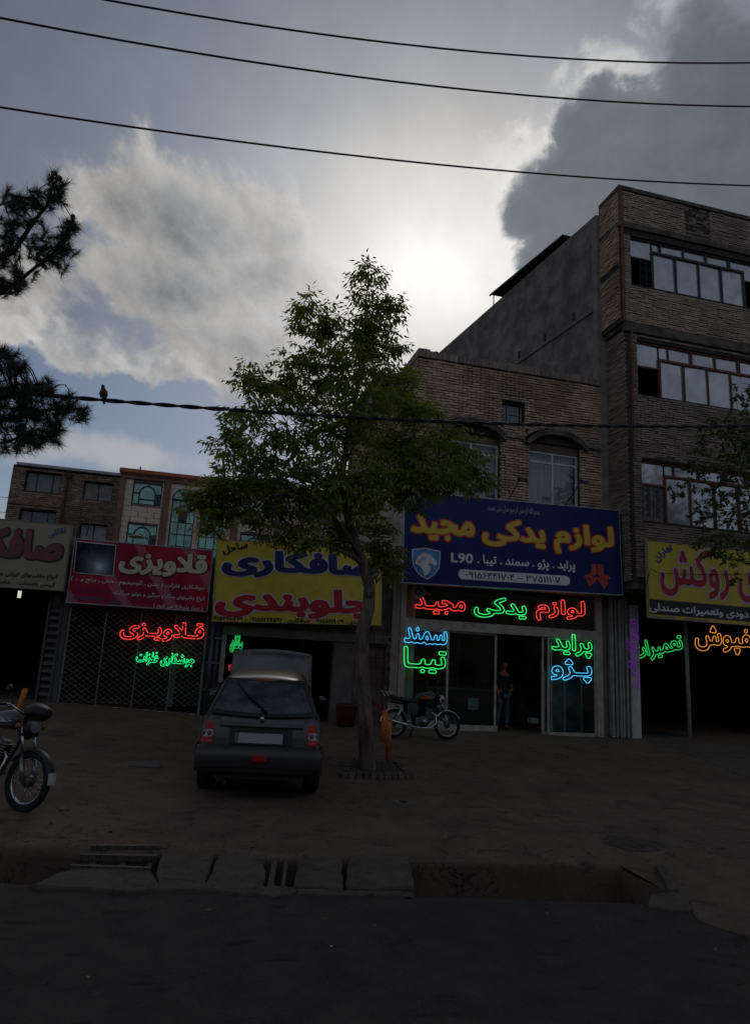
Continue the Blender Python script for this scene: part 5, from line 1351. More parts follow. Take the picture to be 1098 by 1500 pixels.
neon(f, 'n_naghashi', (341, 972), 14, 20, 'red', 'little crumpled red neon sign in the garage doorway behind the dark car', r=.007, es=.35, gaps=1)
Z = lambda x, y: zp(x, y, 900, 780, 4.84); S_ = 4.84
neon(plane_y(YF+.12), 'n_tamirat', Z(292, 822), 380/S_, 150/S_, 'green', 'tilted green neon word in the dark doorway right of the white pillar', rot=radians(13), r=.008, es=.6)
neon(plane_y(YF-.02), 'n_kafpoosh', Z(800, 762), 470/S_, 205/S_, 'amber', 'amber neon word at the right edge under the yellow sign', r=.008, es=.7)
neon(plane_y(YF-.14), 'n_rookesh', Z(122, 855), 84/S_, 480/S_, 'violet', 'dim violet neon word running down the white pillar', rot=radians(90), vert=True, r=.009, es=.17)

# ------------------------------------------------------------------ fittings on the facades
def bracket_lamp(px, py, qx, qy, label):
    a, b_ = Yp(px, py, 16.5), Yp(qx, qy, 16.15); r = thing('sign_lamp', label, 'lamp', a, 'small lamps on arms above the blue sign')
    MB().tube([a+np.array([0, .45, -.15]), a, b_], .016, 6).build('arm', M_blackf, r)
    c = MB(); c.obox(b_-np.array([.05, .06, .02]), (.24, 0, -.02), (0, .12, 0), (0, 0, .07)); c.build('lamp_head', M_blackf, r)
    MB().obox(b_-np.array([.03, .05, .03]), (.2, 0, -.02), (0, .1, 0), (0, 0, .008)).build('lamp_glass', mat('lamp_glass', (.2, .2, .2), .2), r)
bracket_lamp(745, 731, 761, 702, 'small black lamp on an arm above the blue sign between the two arched windows')
bracket_lamp(828, 739, 850, 706, 'small black lamp on an arm above the blue sign by the right arched window')
bracket_lamp(693, 727, 699, 700, 'small black lamp on an arm above the blue sign, half in the tree leaves')
# horn loudspeaker under the blue sign
c = Yp(611, 868, 16.8); hs = thing('horn_speaker', 'small round grey white horn loudspeaker in the top left corner of the transom', 'loudspeaker', c)
MB().lathe([(.16, 0), (.165, .02), (.11, .10), (.06, .2), (.05, .3)], c+np.array([-.03, -.2, 0]), (.25, 1, .05), 16).build('horn', mat('speaker_grey', (.30, .30, .28), .6), hs)
MB().lathe([(.0, 0), (.055, .01), (.06, .06), (.0, .09)], c+np.array([-.03, -.16, 0]), (.25, 1, .05), 12).build('driver', M_steel, hs)
MB().tube([c+np.array([.05, .05, .1]), c+np.array([.32, .1, .0]), c+np.array([.4, .15, .0])], .03, 6).build('bracket', M_steel, hs)
# street lamps over the red and yellow signs
for (px, py, qx, qy, lab) in ((214, 797, 200, 787, 'round flat lamp on a thin arm over the top edge of the red sign'), (358, 788, 366, 781, 'round flat lamp over the top left of the yellow sign')):
    a, b_ = Yp(px, py, 16.5), Yp(qx, qy, 16.2); r = thing('sign_lamp', lab, 'lamp', a, 'flat lamps over the signs')
    MB().lathe([(.0, .07), (.05, .065), (.16, .02), (.17, 0), (.15, -.005), (0, -.005)], b_, (0, 0, 1), 18).build('shade', mat('pale_lamp_shade', (.30, .29, .27), .5), r)
    MB().tube([b_+np.array([0, 0, .05]), b_+np.array([.05, .2, .12]), a+np.array([.1, .3, .1])], .012, 6).build('arm', M_blackf, r)
q = Yp(118, 745, 16.9)
ant = thing('roof_mast', 'thin dark iron mast with a bent arm between the cream and red signs', 'mast', (q[0], 16.9, 4.1))
MB().tube([(q[0], 16.9, 4.0), (q[0]+.04, 16.9, q[2])], .022, 6).build('mast', M_blackf, ant)
MB().tube([Yp(127, 786, 16.9), Yp(131, 768, 16.9), Yp(122, 758, 16.9), Yp(127, 762, 16.9)], .014, 5).build('arm', M_blackf, ant)
# fluorescent lamp glowing in the left doorway
p = Yp(29, 870, 18.2); fl = thing('lit_lamp', 'small bright white lamp hanging in the black doorway under the cream sign', 'lamp', p)
MB().tube([p-np.array([0, 0, .09]), p+np.array([.0, 0, .07])], .04, 12).build('bulb', mat('lit_tube', (.8, .8, .75), .3, var=0, em=(1, .96, .85), es=2.6), fl)
MB().tube([p+np.array([0, 0, .07]), p+np.array([0, 0, .6])], .008, 5).build('cord', M_blackf, fl)
p = Yp(352, 916, 17.3)
tag(MB().lathe([(.0, -.04), (.03, -.03), (.04, 0), (.025, .03), (.015, .06)], p, (0, 0, 1), 10).build('light_bulb', mat('lit_bulb_dim', (.8, .8, .75), .3, var=0, em=(1, .93, .8), es=1.6), loc=tuple(p)), 'tiny lit bulb under the yellow sign at the top of the garage doorway', 'light bulb')
# slack wires stapled along the facades
M_wire = mat('wire_rubber', (.02, .02, .02), .6)
def wire(pts, label, r_=.012, name_='cable', sag=0, group=None):
    P = [np.array(p, float) for p in pts]; out = []
    for a, b_ in zip(P, P[1:]):
        for i in range(14):
            t_ = i/14; q = a*(1-t_)+b_*t_; q = q-np.array([0, 0, sag*4*t_*(1-t_)]); out.append(q)
    out.append(P[-1]); o = MB().tube(out, r_, 5).build(name_, M_wire, loc=tuple(P[0])); return tag(o, label, 'cable', group)
wire([Yp(905, 880, 16.5), Yp(930, 900, 16.2), Yp(953, 832, 15.7), Yp(972, 840, 15.7), Yp(1130, 838, 15.7)], 'thin black wire drooping across the yellow sign on the right', .008, sag=.05)
wire([Yp(560, 800, 16.6), Yp(566, 830, 16.9), Yp(590, 822, 16.7)], 'loose black wire looping between the yellow and blue signs', .012, sag=.1)
wire([Yp(640, 625, 16.8), Yp(735, 646, 16.85), Yp(742, 700, 16.85)], 'thin wire tacked over the arched hoods of the two storey building', .008, sag=.03)
wire([Yp(535, 905, 16.8), Yp(548, 925, 16.85), Yp(552, 1000, 16.9)], 'black wire hanging down the wall beside the brown metal door', .01, sag=.02)

# ------------------------------------------------------------------ STREET THINGS
def M4(u, v, n, P): return Matrix(((u[0], v[0], n[0], P[0]), (u[1], v[1], n[1], P[1]), (u[2], v[2], n[2], P[2]), (0, 0, 0, 1)))

# ---- car (local: x right, y forward from the rear bumper, z up)
car = thing('parked_car', 'dark grey hatchback parked nose first at the body shop with its bonnet up', 'car', (0, 0, 0))
M_car = mat('car_paint', (.058, .054, .052), .30, .4, var=.06, vs=3, coat=.5, stain=((.075, .068, .06), 2.5, .5))
M_skyglass = mat('car_glass', (.05, .062, .075), .06, .35, var=.5, vs=5, spec=.9); M_plas = mat('black_plastic', (.018, .018, .018), .6, var=.1)  # glass colour lifted and blued to stand in for reflected sky
M_tyre = mat('tyre_rubber', (.016, .016, .016), .85, var=.2, vs=30); M_rim = mat('alloy_rim', (.28, .28, .29), .35, .7)
M_chrome = mat('chrome', (.55, .55, .56), .18, 1.0, var=.1, vs=20)
def sec(y, hw, zb, zw, hr, zr_, crown=.03):
    """half section: sill, side bulge, waist, roof edge, roof centre"""
    return [(0, zb), (hw*.80, zb), (hw*.97, zb+.05), (hw*1.0, zb+.22), (hw*1.0, (zb+zw)*.55), (hw*.985, zw-.10), (hw*.955, zw), (hw*.92, zw+.02), ((hw*.92+hr)/2, (zw+zr_)/2), (hr, zr_-.05), (hr*.86, zr_-.005), (0, zr_+crown)]
ST = [(.0, .74, .44, .56, .70, .575, 0), (.02, .80, .40, .62, .77, .63, 0), (.08, .855, .37, .90, .80, .93, 0), (.14, .865, .35, .98, .80, 1.03, .0), (.22, .868, .33, 1.0, .755, 1.14, .02), (.45, .87, .33, 1.0, .655, 1.40, .03), (.56, .87, .33, 1.0, .625, 1.455, .03),
      (.9, .87, .33, 1.0, .615, 1.50, .03), (1.5, .87, .18, .98, .62, 1.515, .03), (2.1, .87, .18, .96, .62, 1.50, .03), (2.45, .87, .18, .95, .62, 1.44, .03), (2.9, .87, .18, .95, .70, 1.17, .03), (3.1, .865, .18, .93, .74, 1.0, .03), (3.6, .85, .2, .86, .74, .90, .02), (3.9, .80, .25, .78, .7, .80, .02), (4.0, .66, .32, .62, .6, .64, 0)]
mb = MB(); rings = []
for (y, *a) in ST:
    h = sec(y, *a); rings.append([(x, y+(.0 if z > .3 else .0), z) for x, z in h]+[(-x, y, z) for x, z in reversed(h[1:-1])])
n = len(rings[0]); vs_ = [v for r_ in rings for v in r_]
fs_ = [(j*n+i, (j+1)*n+i, (j+1)*n+(i+1) % n, j*n+(i+1) % n) for j in range(len(rings)-1) for i in range(n)]
fs_ += [tuple(range(n)), tuple(reversed([(len(rings)-1)*n+i for i in range(n)]))]
mb.add(vs_, fs_, True); body = mb.build('body', M_car, car, sub=2)
def on_hatch(x, z, off=.012):
    """point on the sloping tailgate"""
    zs = [.60, .93, 1.03, 1.14, 1.40, 1.455, 1.5]; ys = [-.0, .075, .135, .21, .44, .56, .9]
    y = float(np.interp(z, zs, ys)); return (x, y-off-(.035*(1-(x/.8)**2)), z)
def patch(pts_fn, nu, nv, name_, m, parent, thick=.0):
    v = [pts_fn(i/nu, j/nv) for j in range(nv+1) for i in range(nu+1)]
    f = [(j*(nu+1)+i, j*(nu+1)+i+1, (j+1)*(nu+1)+i+1, (j+1)*(nu+1)+i) for j in range(nv) for i in range(nu)]
    return MB().add(v, f, True).build(name_, m, parent)
def rw(s, t):
    z = 1.075+.345*t-.02*(1-(2*s-1)**2)*0; hwid = .70-.165*t; x = -hwid+2*hwid*s
    z2 = z - .035*(1-t)*abs(2*s-1)**0*(1-(2*s-1)**2)*-1*0; return on_hatch(x, z-.03*(1-t)*(1-(2*s-1)**2), .022)
rwin = patch(rw, 14, 8, 'rear_window', M_skyglass, car)
def rws(s, t):
    z = 1.035+.41*t; hwid = .745-.165*t; x = -hwid+2*hwid*s; return on_hatch(x, z-.03*(1-t)*(1-(2*s-1)**2), .014)
patch(rws, 14, 8, 'window_seal', M_plas, car)
# side glass
for s_ in (1, -1):
    def sg(a, b_, s_=s_):
        y = .62+1.75*a; zz = 1.02+(.36)*b_; w = .875-.235*b_
        return (s_*(w+.0), y+(.10*b_ if a < .1 else 0)-(.25*b_ if a > .9 else 0), zz)
    patch(sg, 8, 4, 'side_window', M_skyglass, car)
    MB().box(min(s_*.885, s_*.90), max(s_*.885, s_*.90), 1.5, 1.56, 1.0, 1.4)
    mi = MB(); mi.lathe([(.0, -.08), (.045, -.065), (.06, 0), (.045, .065), (0, .08)], (s_*.96, 2.35, 1.05), (1, 0, 0), 12); mi.tube([(s_*.88, 2.35, 1.02), (s_*.97, 2.35, 1.05)], .02, 6); mi.build('wing_mirror', M_car, car)
MB().tube([on_hatch(.05, 1.06, .05), on_hatch(-.10, 1.17, .06), on_hatch(-.30, 1.30, .05), on_hatch(-.40, 1.40, .05)], [.022, .014, .010, .006], 6).build('rear_wiper', M_plas, car)
def hb(x0, x1, z0, z1, off, d, name_, m, parent=None):
    p = MB(); a = [on_hatch(x0, z0, off), on_hatch(x1, z0, off), on_hatch(x1, z1, off), on_hatch(x0, z1, off)]
    nseg = 8; v = []; 
    for j in range(2):
        for i in range(nseg+1):
            x = x0+(x1-x0)*i/nseg; z = (z0, z1)[j]; q = on_hatch(x, z, off); v.append(q)
    v2 = [(x, y+d, z) for x, y, z in v]; k_ = nseg+1
    fs = [(i, i+1, k_+i+1, k_+i) for i in range(nseg)]+[(2*k_+i+1, 2*k_+i, 3*k_+i, 3*k_+i+1) for i in range(nseg)]
    fs += [(i+1, i, 2*k_+i, 2*k_+i+1) for i in range(nseg)]+[(k_+i, k_+i+1, 3*k_+i+1, 3*k_+i) for i in range(nseg)]+[(0, k_, 3*k_, 2*k_), (nseg, 2*k_+nseg, 3*k_+nseg, k_+nseg)]
    return p.add(v+v2, fs).build(name_, m, parent or car)
hb(-.60, .60, .895, .93, .035, .05, 'tailgate_trim', M_car)
pr_ = hb(-.44, .44, .68, .87, .010, .02, 'plate_recess', M_plas)
plate = hb(-.31, .31, .70, .815, .024, .01, 'number_plate', mat('plate_white', (.34, .34, .34), .5, var=.05))
hb(-.36, -.31, .70, .815, .024, .01, 'plate_band', mat('plate_blue', (.10, .12, .2), .5))
hb(-.20, .16, 1.425, 1.452, .03, .03, 'brake_light', mat('brake_red', (.20, .02, .02), .3))
for s_ in (-1, 1):
    for z0, z1 in ((.58, .68),): hb(s_*.63-.006, s_*.63+.006, z0, z1, .012, .01, 'shut_line', M_plas)
    MB().tube([on_hatch(s_*.80, 1.0, .0), on_hatch(s_*.745, 1.12, .006), on_hatch(s_*.66, 1.30, .006), on_hatch(s_*.62, 1.42, .006)], .006, 5).build('shut_line', M_plas, car)
hb(-.63, .63, .655, .668, .012, .01, 'shut_line', M_plas)
# emblem, badges, papers on the window
MB().lathe([(.032, 0), (.03, .012), (0, .014)], np.array(on_hatch(0, .985, .02)), (0, -1, .2), 14).build('emblem', M_chrome, car)
for x0, cnt in ((-.70, 4), (.60, 2)):
    e = MB()
    for i in range(cnt):
        x = x0+i*.032; q = np.array(on_hatch(x, .985, .016)); e.obox(q, (.022, 0, 0), (0, -.006, 0), (0, .0, .02)); 
    e.build('badge', M_chrome, car)
for x0, x1, z0, z1 in ((-.10, .10, 1.085, 1.105),):
    MB().add([rw_ for rw_ in (on_hatch(x0, z0, .026), on_hatch(x1, z0, .026), on_hatch(x1, z1, .026), on_hatch(x0, z1, .026))], [(0, 1, 2, 3)]).build('paper_strip', mat('grey_paper', (.16, .16, .16), .7), rwin)
for s_ in (-1, 1):
    def lp(a, b_, s_=s_, k_=0.0, o_=.02):
        z = .685+.235*b_; x0 = .635+.03*b_+(.03 if b_ < .3 else 0); x1 = .845-.03*b_; q = on_hatch(0, z, 0)
        ang = a*1.35; x = x0+(x1-x0)*min(1, a*1.25)+.0; y = .055+o_*-1+.25*max(0, a-.55)**1.2+(.075*b_); return (s_*(x+.03*(a > .9)), y-.02, z)
    red_l = mat('lamp_red', (.50, .018, .018), .25, var=.2, vs=30, spec=.3)
    L1 = patch(lp, 8, 8, 'tail_light', red_l, car)
    def lw(a, b_, s_=s_): return (lp(.10+.62*a, .28+.34*b_, s_)[0], lp(.10+.62*a, .28+.34*b_, s_)[1]-.006, lp(.1, .28+.34*b_, s_)[2])
    patch(lw, 6, 4, 'reverse_lens', mat('lamp_white', (.42, .40, .38), .2, var=.4, vs=40), L1)
    for a_ in (.3, .62):
        q = lp(a_, .45, s_); MB().lathe([(.0, -.0), (.028, .002), (.034, -.006)], (q[0], q[1]-.012, q[2]), (0, -1, 0), 12).build('lamp_ring', M_steel, L1)
# bumper
def bump_y(x): return -.085+.09*abs(x/.88)**3
bmp = MB(); prof = [(.335, .05), (.35, .0), (.40, -.012), (.53, -.03), (.60, -.015), (.655, .03), (.66, .10)]; v = []; nx = 16
for (z, dy) in prof:
    for i in range(nx+1): x = -.885+1.77*i/nx; v.append((x, bump_y(x)+dy, z-(.02*abs(x/.88)**4 if z > .5 else 0)))
k_ = nx+1
bmp.add(v, [(j*k_+i, j*k_+i+1, (j+1)*k_+i+1, (j+1)*k_+i) for j in range(len(prof)-1) for i in range(nx)], True)
for s_ in (-1, 1):
    v = []
    for (z, dy) in prof:
        for i in range(4): v.append((s_*(.885-(.0 if i else 0)), bump_y(.885)+dy*(1 if i == 0 else .2)+i*.12, z))
    f_ = [(j*4+i, j*4+i+1, (j+1)*4+i+1, (j+1)*4+i) for j in range(len(prof)-1) for i in range(3)]
    bmp.add(v, f_ if s_ > 0 else [tuple(reversed(q)) for q in f_], True)
bmp.build('rear_bumper', mat('bumper_paint', (.058, .054, .052), .38, .3, var=.1, vs=4), car)
MB().box(-.86, .86, -.118, -.09, .425, .437).build('bumper_seam', M_plas, car)
lw_ = MB(); lw_.box(-.62, .62, .0, .2, .27, .345); lw_.build('lower_valance', M_plas, car)
MB().box(-.10, .10, -.135, -.10, .50, .56).build('fog_light', mat('lamp_red', (.28, .012, .015)), car)
def wheel(parent, c, r_=.30, w=.19, name_='wheel'):
    t = MB(); t.lathe([(r_*.62, -w/2), (r_*.9, -w/2), (r_*.99, -w*.36), (r_, 0), (r_*.99, w*.36), (r_*.9, w/2), (r_*.62, w/2)], c, (1, 0, 0), 28)
    o = t.build(name_, M_tyre, parent)
    q = MB(); q.lathe([(r_*.64, -w/2+.02), (r_*.60, -w/2+.05), (.08, -w/2+.07), (0, -w/2+.06)], c, (1, 0, 0), 20); q.lathe([(0, w/2-.06), (.08, w/2-.07), (r_*.6, w/2-.05), (r_*.64, w/2-.02)], c, (1, 0, 0), 20); q.build('rim', M_rim, o)
for s_ in (-1, 1):
    for y in (.72, 3.2): wheel(car, (s_*.775, y, .30), w=.235)
ub = MB(); ub.box(-.6, .6, .5, 3.7, .24, .36); ub.tube([(-.45, -.03, .22), (-.45, .5, .24)], .03, 8); ub.build('underbody', M_plas, car)
# raised bonnet: a panel hinged near the windscreen, outer face towards us
def bon(a, b_):
    s_ = 2*a-1; w = .80-.03*b_; x = s_*w; L = .80*b_; ang = radians(66)
    up = .035*(1-abs(s_)**6)*(1 if b_ < .96 else .3)
    rib = .022 if abs(s_) < .62 else 0
    return (x, 3.12+L*cos(ang)-(up+rib)*sin(ang), .98+L*sin(ang)+.06*(1-s_*s_))
bn_ = patch(bon, 24, 10, 'bonnet', mat('bonnet_paint_sky_lit', (.13, .125, .12), .28, .4, var=.1, vs=3, coat=.3), car)  # car paint made lighter to stand in for sky reflected on the bonnet
bn_.modifiers.new('thick', 'SOLIDIFY').thickness = .03
MB().tube([bon(.5, .02), bon(.5, .97)], .006, 5).build('crease_shade_line', M_plas, bn_)  # dark tube draws the shade line of the centre crease
fen = MB()
for s_ in (-1, 1): fen.tube([(s_*.66, 3.2, .95), (s_*.60, 3.42, 1.5)], .015, 6)
fen.build('bonnet_stay', M_plas, car)
c0 = G(378, 1150); cy0 = G(300, 1148); cy1 = G(455, 1158)
car.location = (c0[0]-.13, c0[1]-.98, gz(c0[0], c0[1]-.95)+.01); car.rotation_euler = (radians(2.3), 0, -radians(8.2)); car.scale = (.88, 1.0, 1.0)

# ---- motorbike (local: x forward, z up, wheels touch z=0)
def motorbike(label, tank, panelc, cover=False, group='motorbikes parked on the pavement'):
    r = thing('motorbike', label, 'motorbike', (0, 0, 0), group)
    tk = mat('tank_'+tank[0], tank[1], .3, .2, coat=.4); st = mat('bike_black', (.02, .02, .02), .5); en = mat('engine_alloy', (.16, .155, .15), .45, .7, var=.3, vs=30)
    WR = .305
    def wh(cx, name_):
        o = MB(); pts = [(cx+(WR-.038)*cos(a), 0, WR+(WR-.038)*sin(a)) for a in np.linspace(0, 2*pi, 40, endpoint=False)]
        o.tube(pts, .042, 10, closed=True); o = o.build(name_, M_tyre, r)
        q = MB(); q.tube([(cx+(WR-.078)*cos(a), .0, WR+(WR-.078)*sin(a)) for a in np.linspace(0, 2*pi, 40, endpoint=False)], .0145, 8, closed=True); q.build('rim', M_chrome, o)
        q = MB()
        for i in range(28):
            a = 2*pi*i/28; a2 = a+(.35 if i % 2 else -.35); y = .028*(1 if (i//2) % 2 else -1); q.tube([(cx+.05*cos(a2), y, WR+.05*sin(a2)), (cx+(WR-.085)*cos(a), 0, WR+(WR-.085)*sin(a))], .0022, 4)
        q.build('spokes', M_chrome, o)
        MB().lathe([(.0, -.055), (.055, -.05), (.062, -.02), (.062, .02), (.055, .05), (0, .055)], (cx, 0, WR), (0, 1, 0), 16).build('hub', en, o)
        return o
    wh(.64, 'front_wheel'); wh(-.62, 'rear_wheel')
    f = MB(); hs = (.34, 0, .86)
    f.tube([(.37, 0, .92), (.40, 0, .80)], .03, 8); f.tube([(.38, 0, .86), (.1, 0, .84), (-.3, 0, .74), (-.55, 0, .72), (-.72, 0, .74)], .018, 8)
    f.tube([(.40, 0, .82), (.30, 0, .50), (.18, 0, .30), (-.15, 0, .27)], .018, 8)
    for s_ in (-1, 1):
        f.tube([(-.15, .07*s_, .30), (-.2, .09*s_, .62), (-.28, .08*s_, .73)], .014, 6); f.tube([(-.15, .08*s_, .33), (-.62, .09*s_, WR)], .016, 6)
        f.tube([(-.3, .10*s_, .70), (-.72, .11*s_, .76)], .012, 6)
    f.build('frame', st, r)
    s2 = MB()
    for s_ in (-1, 1): s2.tube([(-.60, .12*s_, WR+.02), (-.48, .12*s_, .68)], [.022, .024], 8)
    s2.build('shock_absorber', M_chrome, r)
    fk = MB()
    for s_ in (-1, 1): fk.tube([(.64, .085*s_, WR), (.555, .085*s_, .52)], .024, 10)
    fk.build('fork_lower', mat('fork_alloy', (.35, .35, .35), .3, .8), r)
    fk = MB()
    for s_ in (-1, 1): fk.tube([(.56, .085*s_, .5), (.40, .085*s_, .93)], .016, 10)
    fk.build('fork_tube', M_chrome, r)
    y_ = MB(); y_.obox((.36, -.11, .90), (.09, 0, -.02), (0, .22, 0), (0, 0, .025)); y_.obox((.40, -.11, .76), (.09, 0, -.02), (0, .22, 0), (0, 0, .025)); y_.build('fork_yoke', st, r)
    hbm = MB(); P = [(.28, -.37, 1.03), (.33, -.25, 1.045), (.37, -.12, .98), (.385, -.04, .945), (.385, .04, .945), (.37, .12, .98), (.33, .25, 1.045), (.28, .37, 1.03)]
    hbm.tube(P, .011, 8); hb_ = hbm.build('handlebar', M_chrome, r)
    for s_ in (-1, 1):
        MB().tube([(.315, .28*s_, 1.042), (.27, .39*s_, 1.026)], .017, 8).build('grip', st, hb_)
        MB().tube([(.33, .24*s_, 1.04), (.38, .30*s_, 1.02), (.36, .38*s_, 1.01)], .006, 5).build('lever', M_chrome, hb_)
        m_ = MB(); m_.tube([(.33, .2*s_, 1.05), (.30, .26*s_, 1.17)], .005, 5)
        if not cover or s_ < 0: m_.lathe([(0, -.01), (.05, -.006), (.05, .006), (0, .012)], (.295, .275*s_, 1.2), (1, 0, .2), 14)
        m_.build('mirror', st, hb_)
    ft = MB(); ft.lathe([(0, -.27), (.055, -.25), (.10, -.16), (.125, -.02), (.13, .1), (.10, .2), (.03, .245), (0, .25)], (.12, 0, .87), (1, 0, .12), 20)
    t_o = ft.build('fuel_tank', tk, r); 
    for v_ in t_o.data.vertices: v_.co.z = .87+(v_.co.z-.87)*.85; v_.co.y *= 1.05
    for s_ in (-1, 1):
        d = MB(); d.add([(.30, .118*s_, .87), (.20, .139*s_, .845), (0, .134*s_, .835), (-.07, .112*s_, .84), (-.04, .124*s_, .885), (.1, .138*s_, .90)], [(0, 1, 2, 3, 4, 5) if s_ < 0 else (5, 4, 3, 2, 1, 0)]); d.build('tank_flash', mat('flash_'+panelc[0], panelc[1], .4), t_o)
    MB().lathe([(.035, 0), (.035, .02), (.0, .024)], (.16, 0, .965), (0, 0, 1), 12).build('fuel_cap', M_chrome, t_o)
    se = MB(); sx = [(-.72, .10, .86), (-.6, .125, .835), (-.35, .13, .80), (-.15, .125, .80), (-.06, .09, .83)]
    v = []
    for (x, w, z) in sx: v += [(x, -w, z-.05), (x, -w, z), (x, -w*.7, z+.03), (x, w*.7, z+.03), (x, w, z), (x, w, z-.05)]
    se.add(v, [(j*6+i, j*6+(i+1) % 6, (j+1)*6+(i+1) % 6, (j+1)*6+i) for j in range(4) for i in range(6)]+[(5, 4, 3, 2, 1, 0), (24, 25, 26, 27, 28, 29)], True)
    se.build('seat', mat('seat_vinyl', (.022, .02, .02), .55), r)
    for s_ in (-1, 1):
        p = MB(); p.prism([(-.34, .52), (-.12, .50), (-.08, .66), (-.14, .75), (-.36, .72)], (0, s_*.115, 0), (1, 0, 0), (0, 0, 1), (0, 1, 0), .014*s_); p.build('side_cover', tk, r)
    e = MB(); e.lathe([(0, -.13), (.10, -.125), (.12, -.06), (.12, .06), (.10, .125), (0, .13)], (.05, 0, .36), (0, 1, 0), 18); e.obox((-.14, -.08, .28), (.3, 0, 0), (0, .16, 0), (0, 0, .16))
    e_ = e.build('engine', en, r)
    cyl = MB()
    for i in range(7): cyl.obox((.08+i*.006, -.075, .46+i*.028), (.15, 0, -.02), (0, .15, 0), (.002, 0, .012))
    cyl.tube([(.13, 0, .44), (.175, 0, .66)], .05, 10); cyl.build('cylinder_fins', en, e_)
    MB().lathe([(0, 0), (.05, .01), (.05, .03), (0, .04)], (.05, -.13, .36), (0, -1, 0), 14).build('engine_cover', M_chrome, e_)
    ex = MB(); ex.tube([(.22, -.05, .58), (.34, -.09, .50), (.33, -.12, .34), (.2, -.14, .24), (-.1, -.15, .23), (-.3, -.155, .26)], .017, 8); ex.tube([(-.3, -.155, .26), (-.36, -.16, .27), (-.82, -.17, .36), (-.86, -.17, .365)], [.02, .042, .048, .03], 12)
    ex.build('exhaust', M_chrome, r)
    def guard(cx, a0, a1, name_, m_):
        q = MB(); v = []; k_ = 14; R = WR+.022
        for i in range(k_+1):
            a = a0+(a1-a0)*i/k_
            for w, dr in ((-.055, -.02), (-.035, .0), (.035, .0), (.055, -.02)): v.append((cx+(R+dr)*cos(a), w, WR+(R+dr)*sin(a)))
        q.add(v, [(i*4+j, i*4+j+1, (i+1)*4+j+1, (i+1)*4+j) for i in range(k_) for j in range(3)], True); o = q.build(name_, m_, r); o.modifiers.new('t', 'SOLIDIFY').thickness = .004; return o
    guard(.64, radians(20 if not cover else 5), radians(150), 'front_mudguard', M_chrome if not cover else st); guard(-.62, radians(30), radians(185), 'rear_mudguard', M_chrome)
    if cover:
        guard(.66, radians(2), radians(24), 'mudguard_tip', mat('white_tip', (.5, .5, .5), .5))
    hl = MB(); hl.lathe([(0, -.10), (.06, -.08), (.085, -.02), (.09, .03), (.08, .04)], (.50, 0, .86), (1, 0, 0), 18); h_ = hl.build('headlight', M_chrome if not cover else mat('lamp_shell', (.10, .06, .045), .4), r)
    MB().lathe([(.082, .035), (.05, .055), (0, .06)], (.50, 0, .86), (1, 0, 0), 18).build('lens', mat('lens', (.3, .3, .3), .1), h_)
    for s_ in (-1, 1): MB().lathe([(0, -.03), (.03, -.02), (.03, .02), (0, .03)], (.46, .16*s_, .84), (1, 0, 0), 10).build('indicator', mat('amber_lens', (.35, .12, .02), .3), r)
    MB().lathe([(0, -.03), (.045, -.025), (.045, .02), (.0, .025)], (.44, .05, .98), (-.6, 0, .8), 12).build('speedometer', st, r)
    rk = MB(); rk.tube([(-.42, -.12, .80), (-.62, -.12, .93), (-.92, -.10, .95), (-.96, 0, .955), (-.92, .10, .95), (-.62, .12, .93), (-.42, .12, .80)], .009, 6)
    for x in (-.7, -.8, -.88): rk.tube([(x, -.11, .942), (x, .11, .942)], .006, 6)
    rk.tube([(-.72, -.11, .76), (-.86, -.10, .945)], .008, 6); rk.tube([(-.72, .11, .76), (-.86, .10, .945)], .008, 6)
    rk.build('rear_rack', M_chrome, r)
    MB().box(-.98, -.93, -.05, .05, .62, .70).build('tail_light', mat('lamp_red', (.28, .012, .015)), r)
    MB().tube([(-.1, .1, .28), (-.14, .26, .02)], .011, 6).build('kickstand', st, r)
    pg = MB(); pg.tube([(.0, -.26, .28), (0, .26, .28)], .013, 6); pg.build('foot_peg', st, r)
    if cover:
        c_ = bmesh.new(); bmesh.ops.create_icosphere(c_, subdivisions=3, radius=.135)
        for v_ in c_.verts:
            v_.co = Vector((v_.co.x*1.05, v_.co.y*1.1, v_.co.z*.72)); v_.co *= 1+.12*noise.noise(v_.co*7); v_.co += Vector((.50, 0, 1.0))
        me = bpy.data.meshes.new('black_bag'); c_.to_mesh(me); c_.free(); me.materials.append(mat('black_bag', (.012, .012, .012), .35, bump=.5, bs=20)); me.polygons.foreach_set('use_smooth', [True]*len(me.polygons))
        o = bpy.data.objects.new('bag_cover', me); COL.objects.link(o); o.parent = r; o['label'] = 'black plastic bag wrapped over the instruments'
        s3 = MB(); s3.lathe([(0, -.1), (.07, -.09), (.1, 0), (.07, .09), (0, .1)], (.44, 0, .80), (0, 1, 0), 14); s3.build('fork_cover', st, r)
        MB().box(.30, .40, -.05, .05, .93, .99).build('red_cap', mat('lamp_red', (.28, .012, .015)), r)
    return r
def place(o, rear, front, wb=1.26, lean=0.0, x_off=-.62):
    """stand the bike so its front and rear wheels touch these two ground points"""
    d = np.array(front)-np.array(rear); a = atan2(d[1], d[0]); c = (np.array(front)+np.array(rear))/2
    o.rotation_mode = 'XYZ'; o.rotation_euler = (lean, -atan2(d[2], np.hypot(d[0], d[1])), a); o.location = tuple(c)
b1_ = motorbike('black motorbike with an orange tank stripe standing side-on in front of the glass shop', ('black', (.035, .035, .038)), ('orange', (.45, .07, .03)))
fw2 = G(654, 1084); rr2 = fw2+np.array([-1.27, -.10, 0]); rr2[2] = gz(rr2[0], rr2[1]); place(b1_, rr2, fw2, lean=-.10)
b2_ = motorbike('near motorbike at the left edge with a black bag over its dashboard', ('grey', (.10, .10, .105)), ('white', (.45, .45, .45)), cover=True)
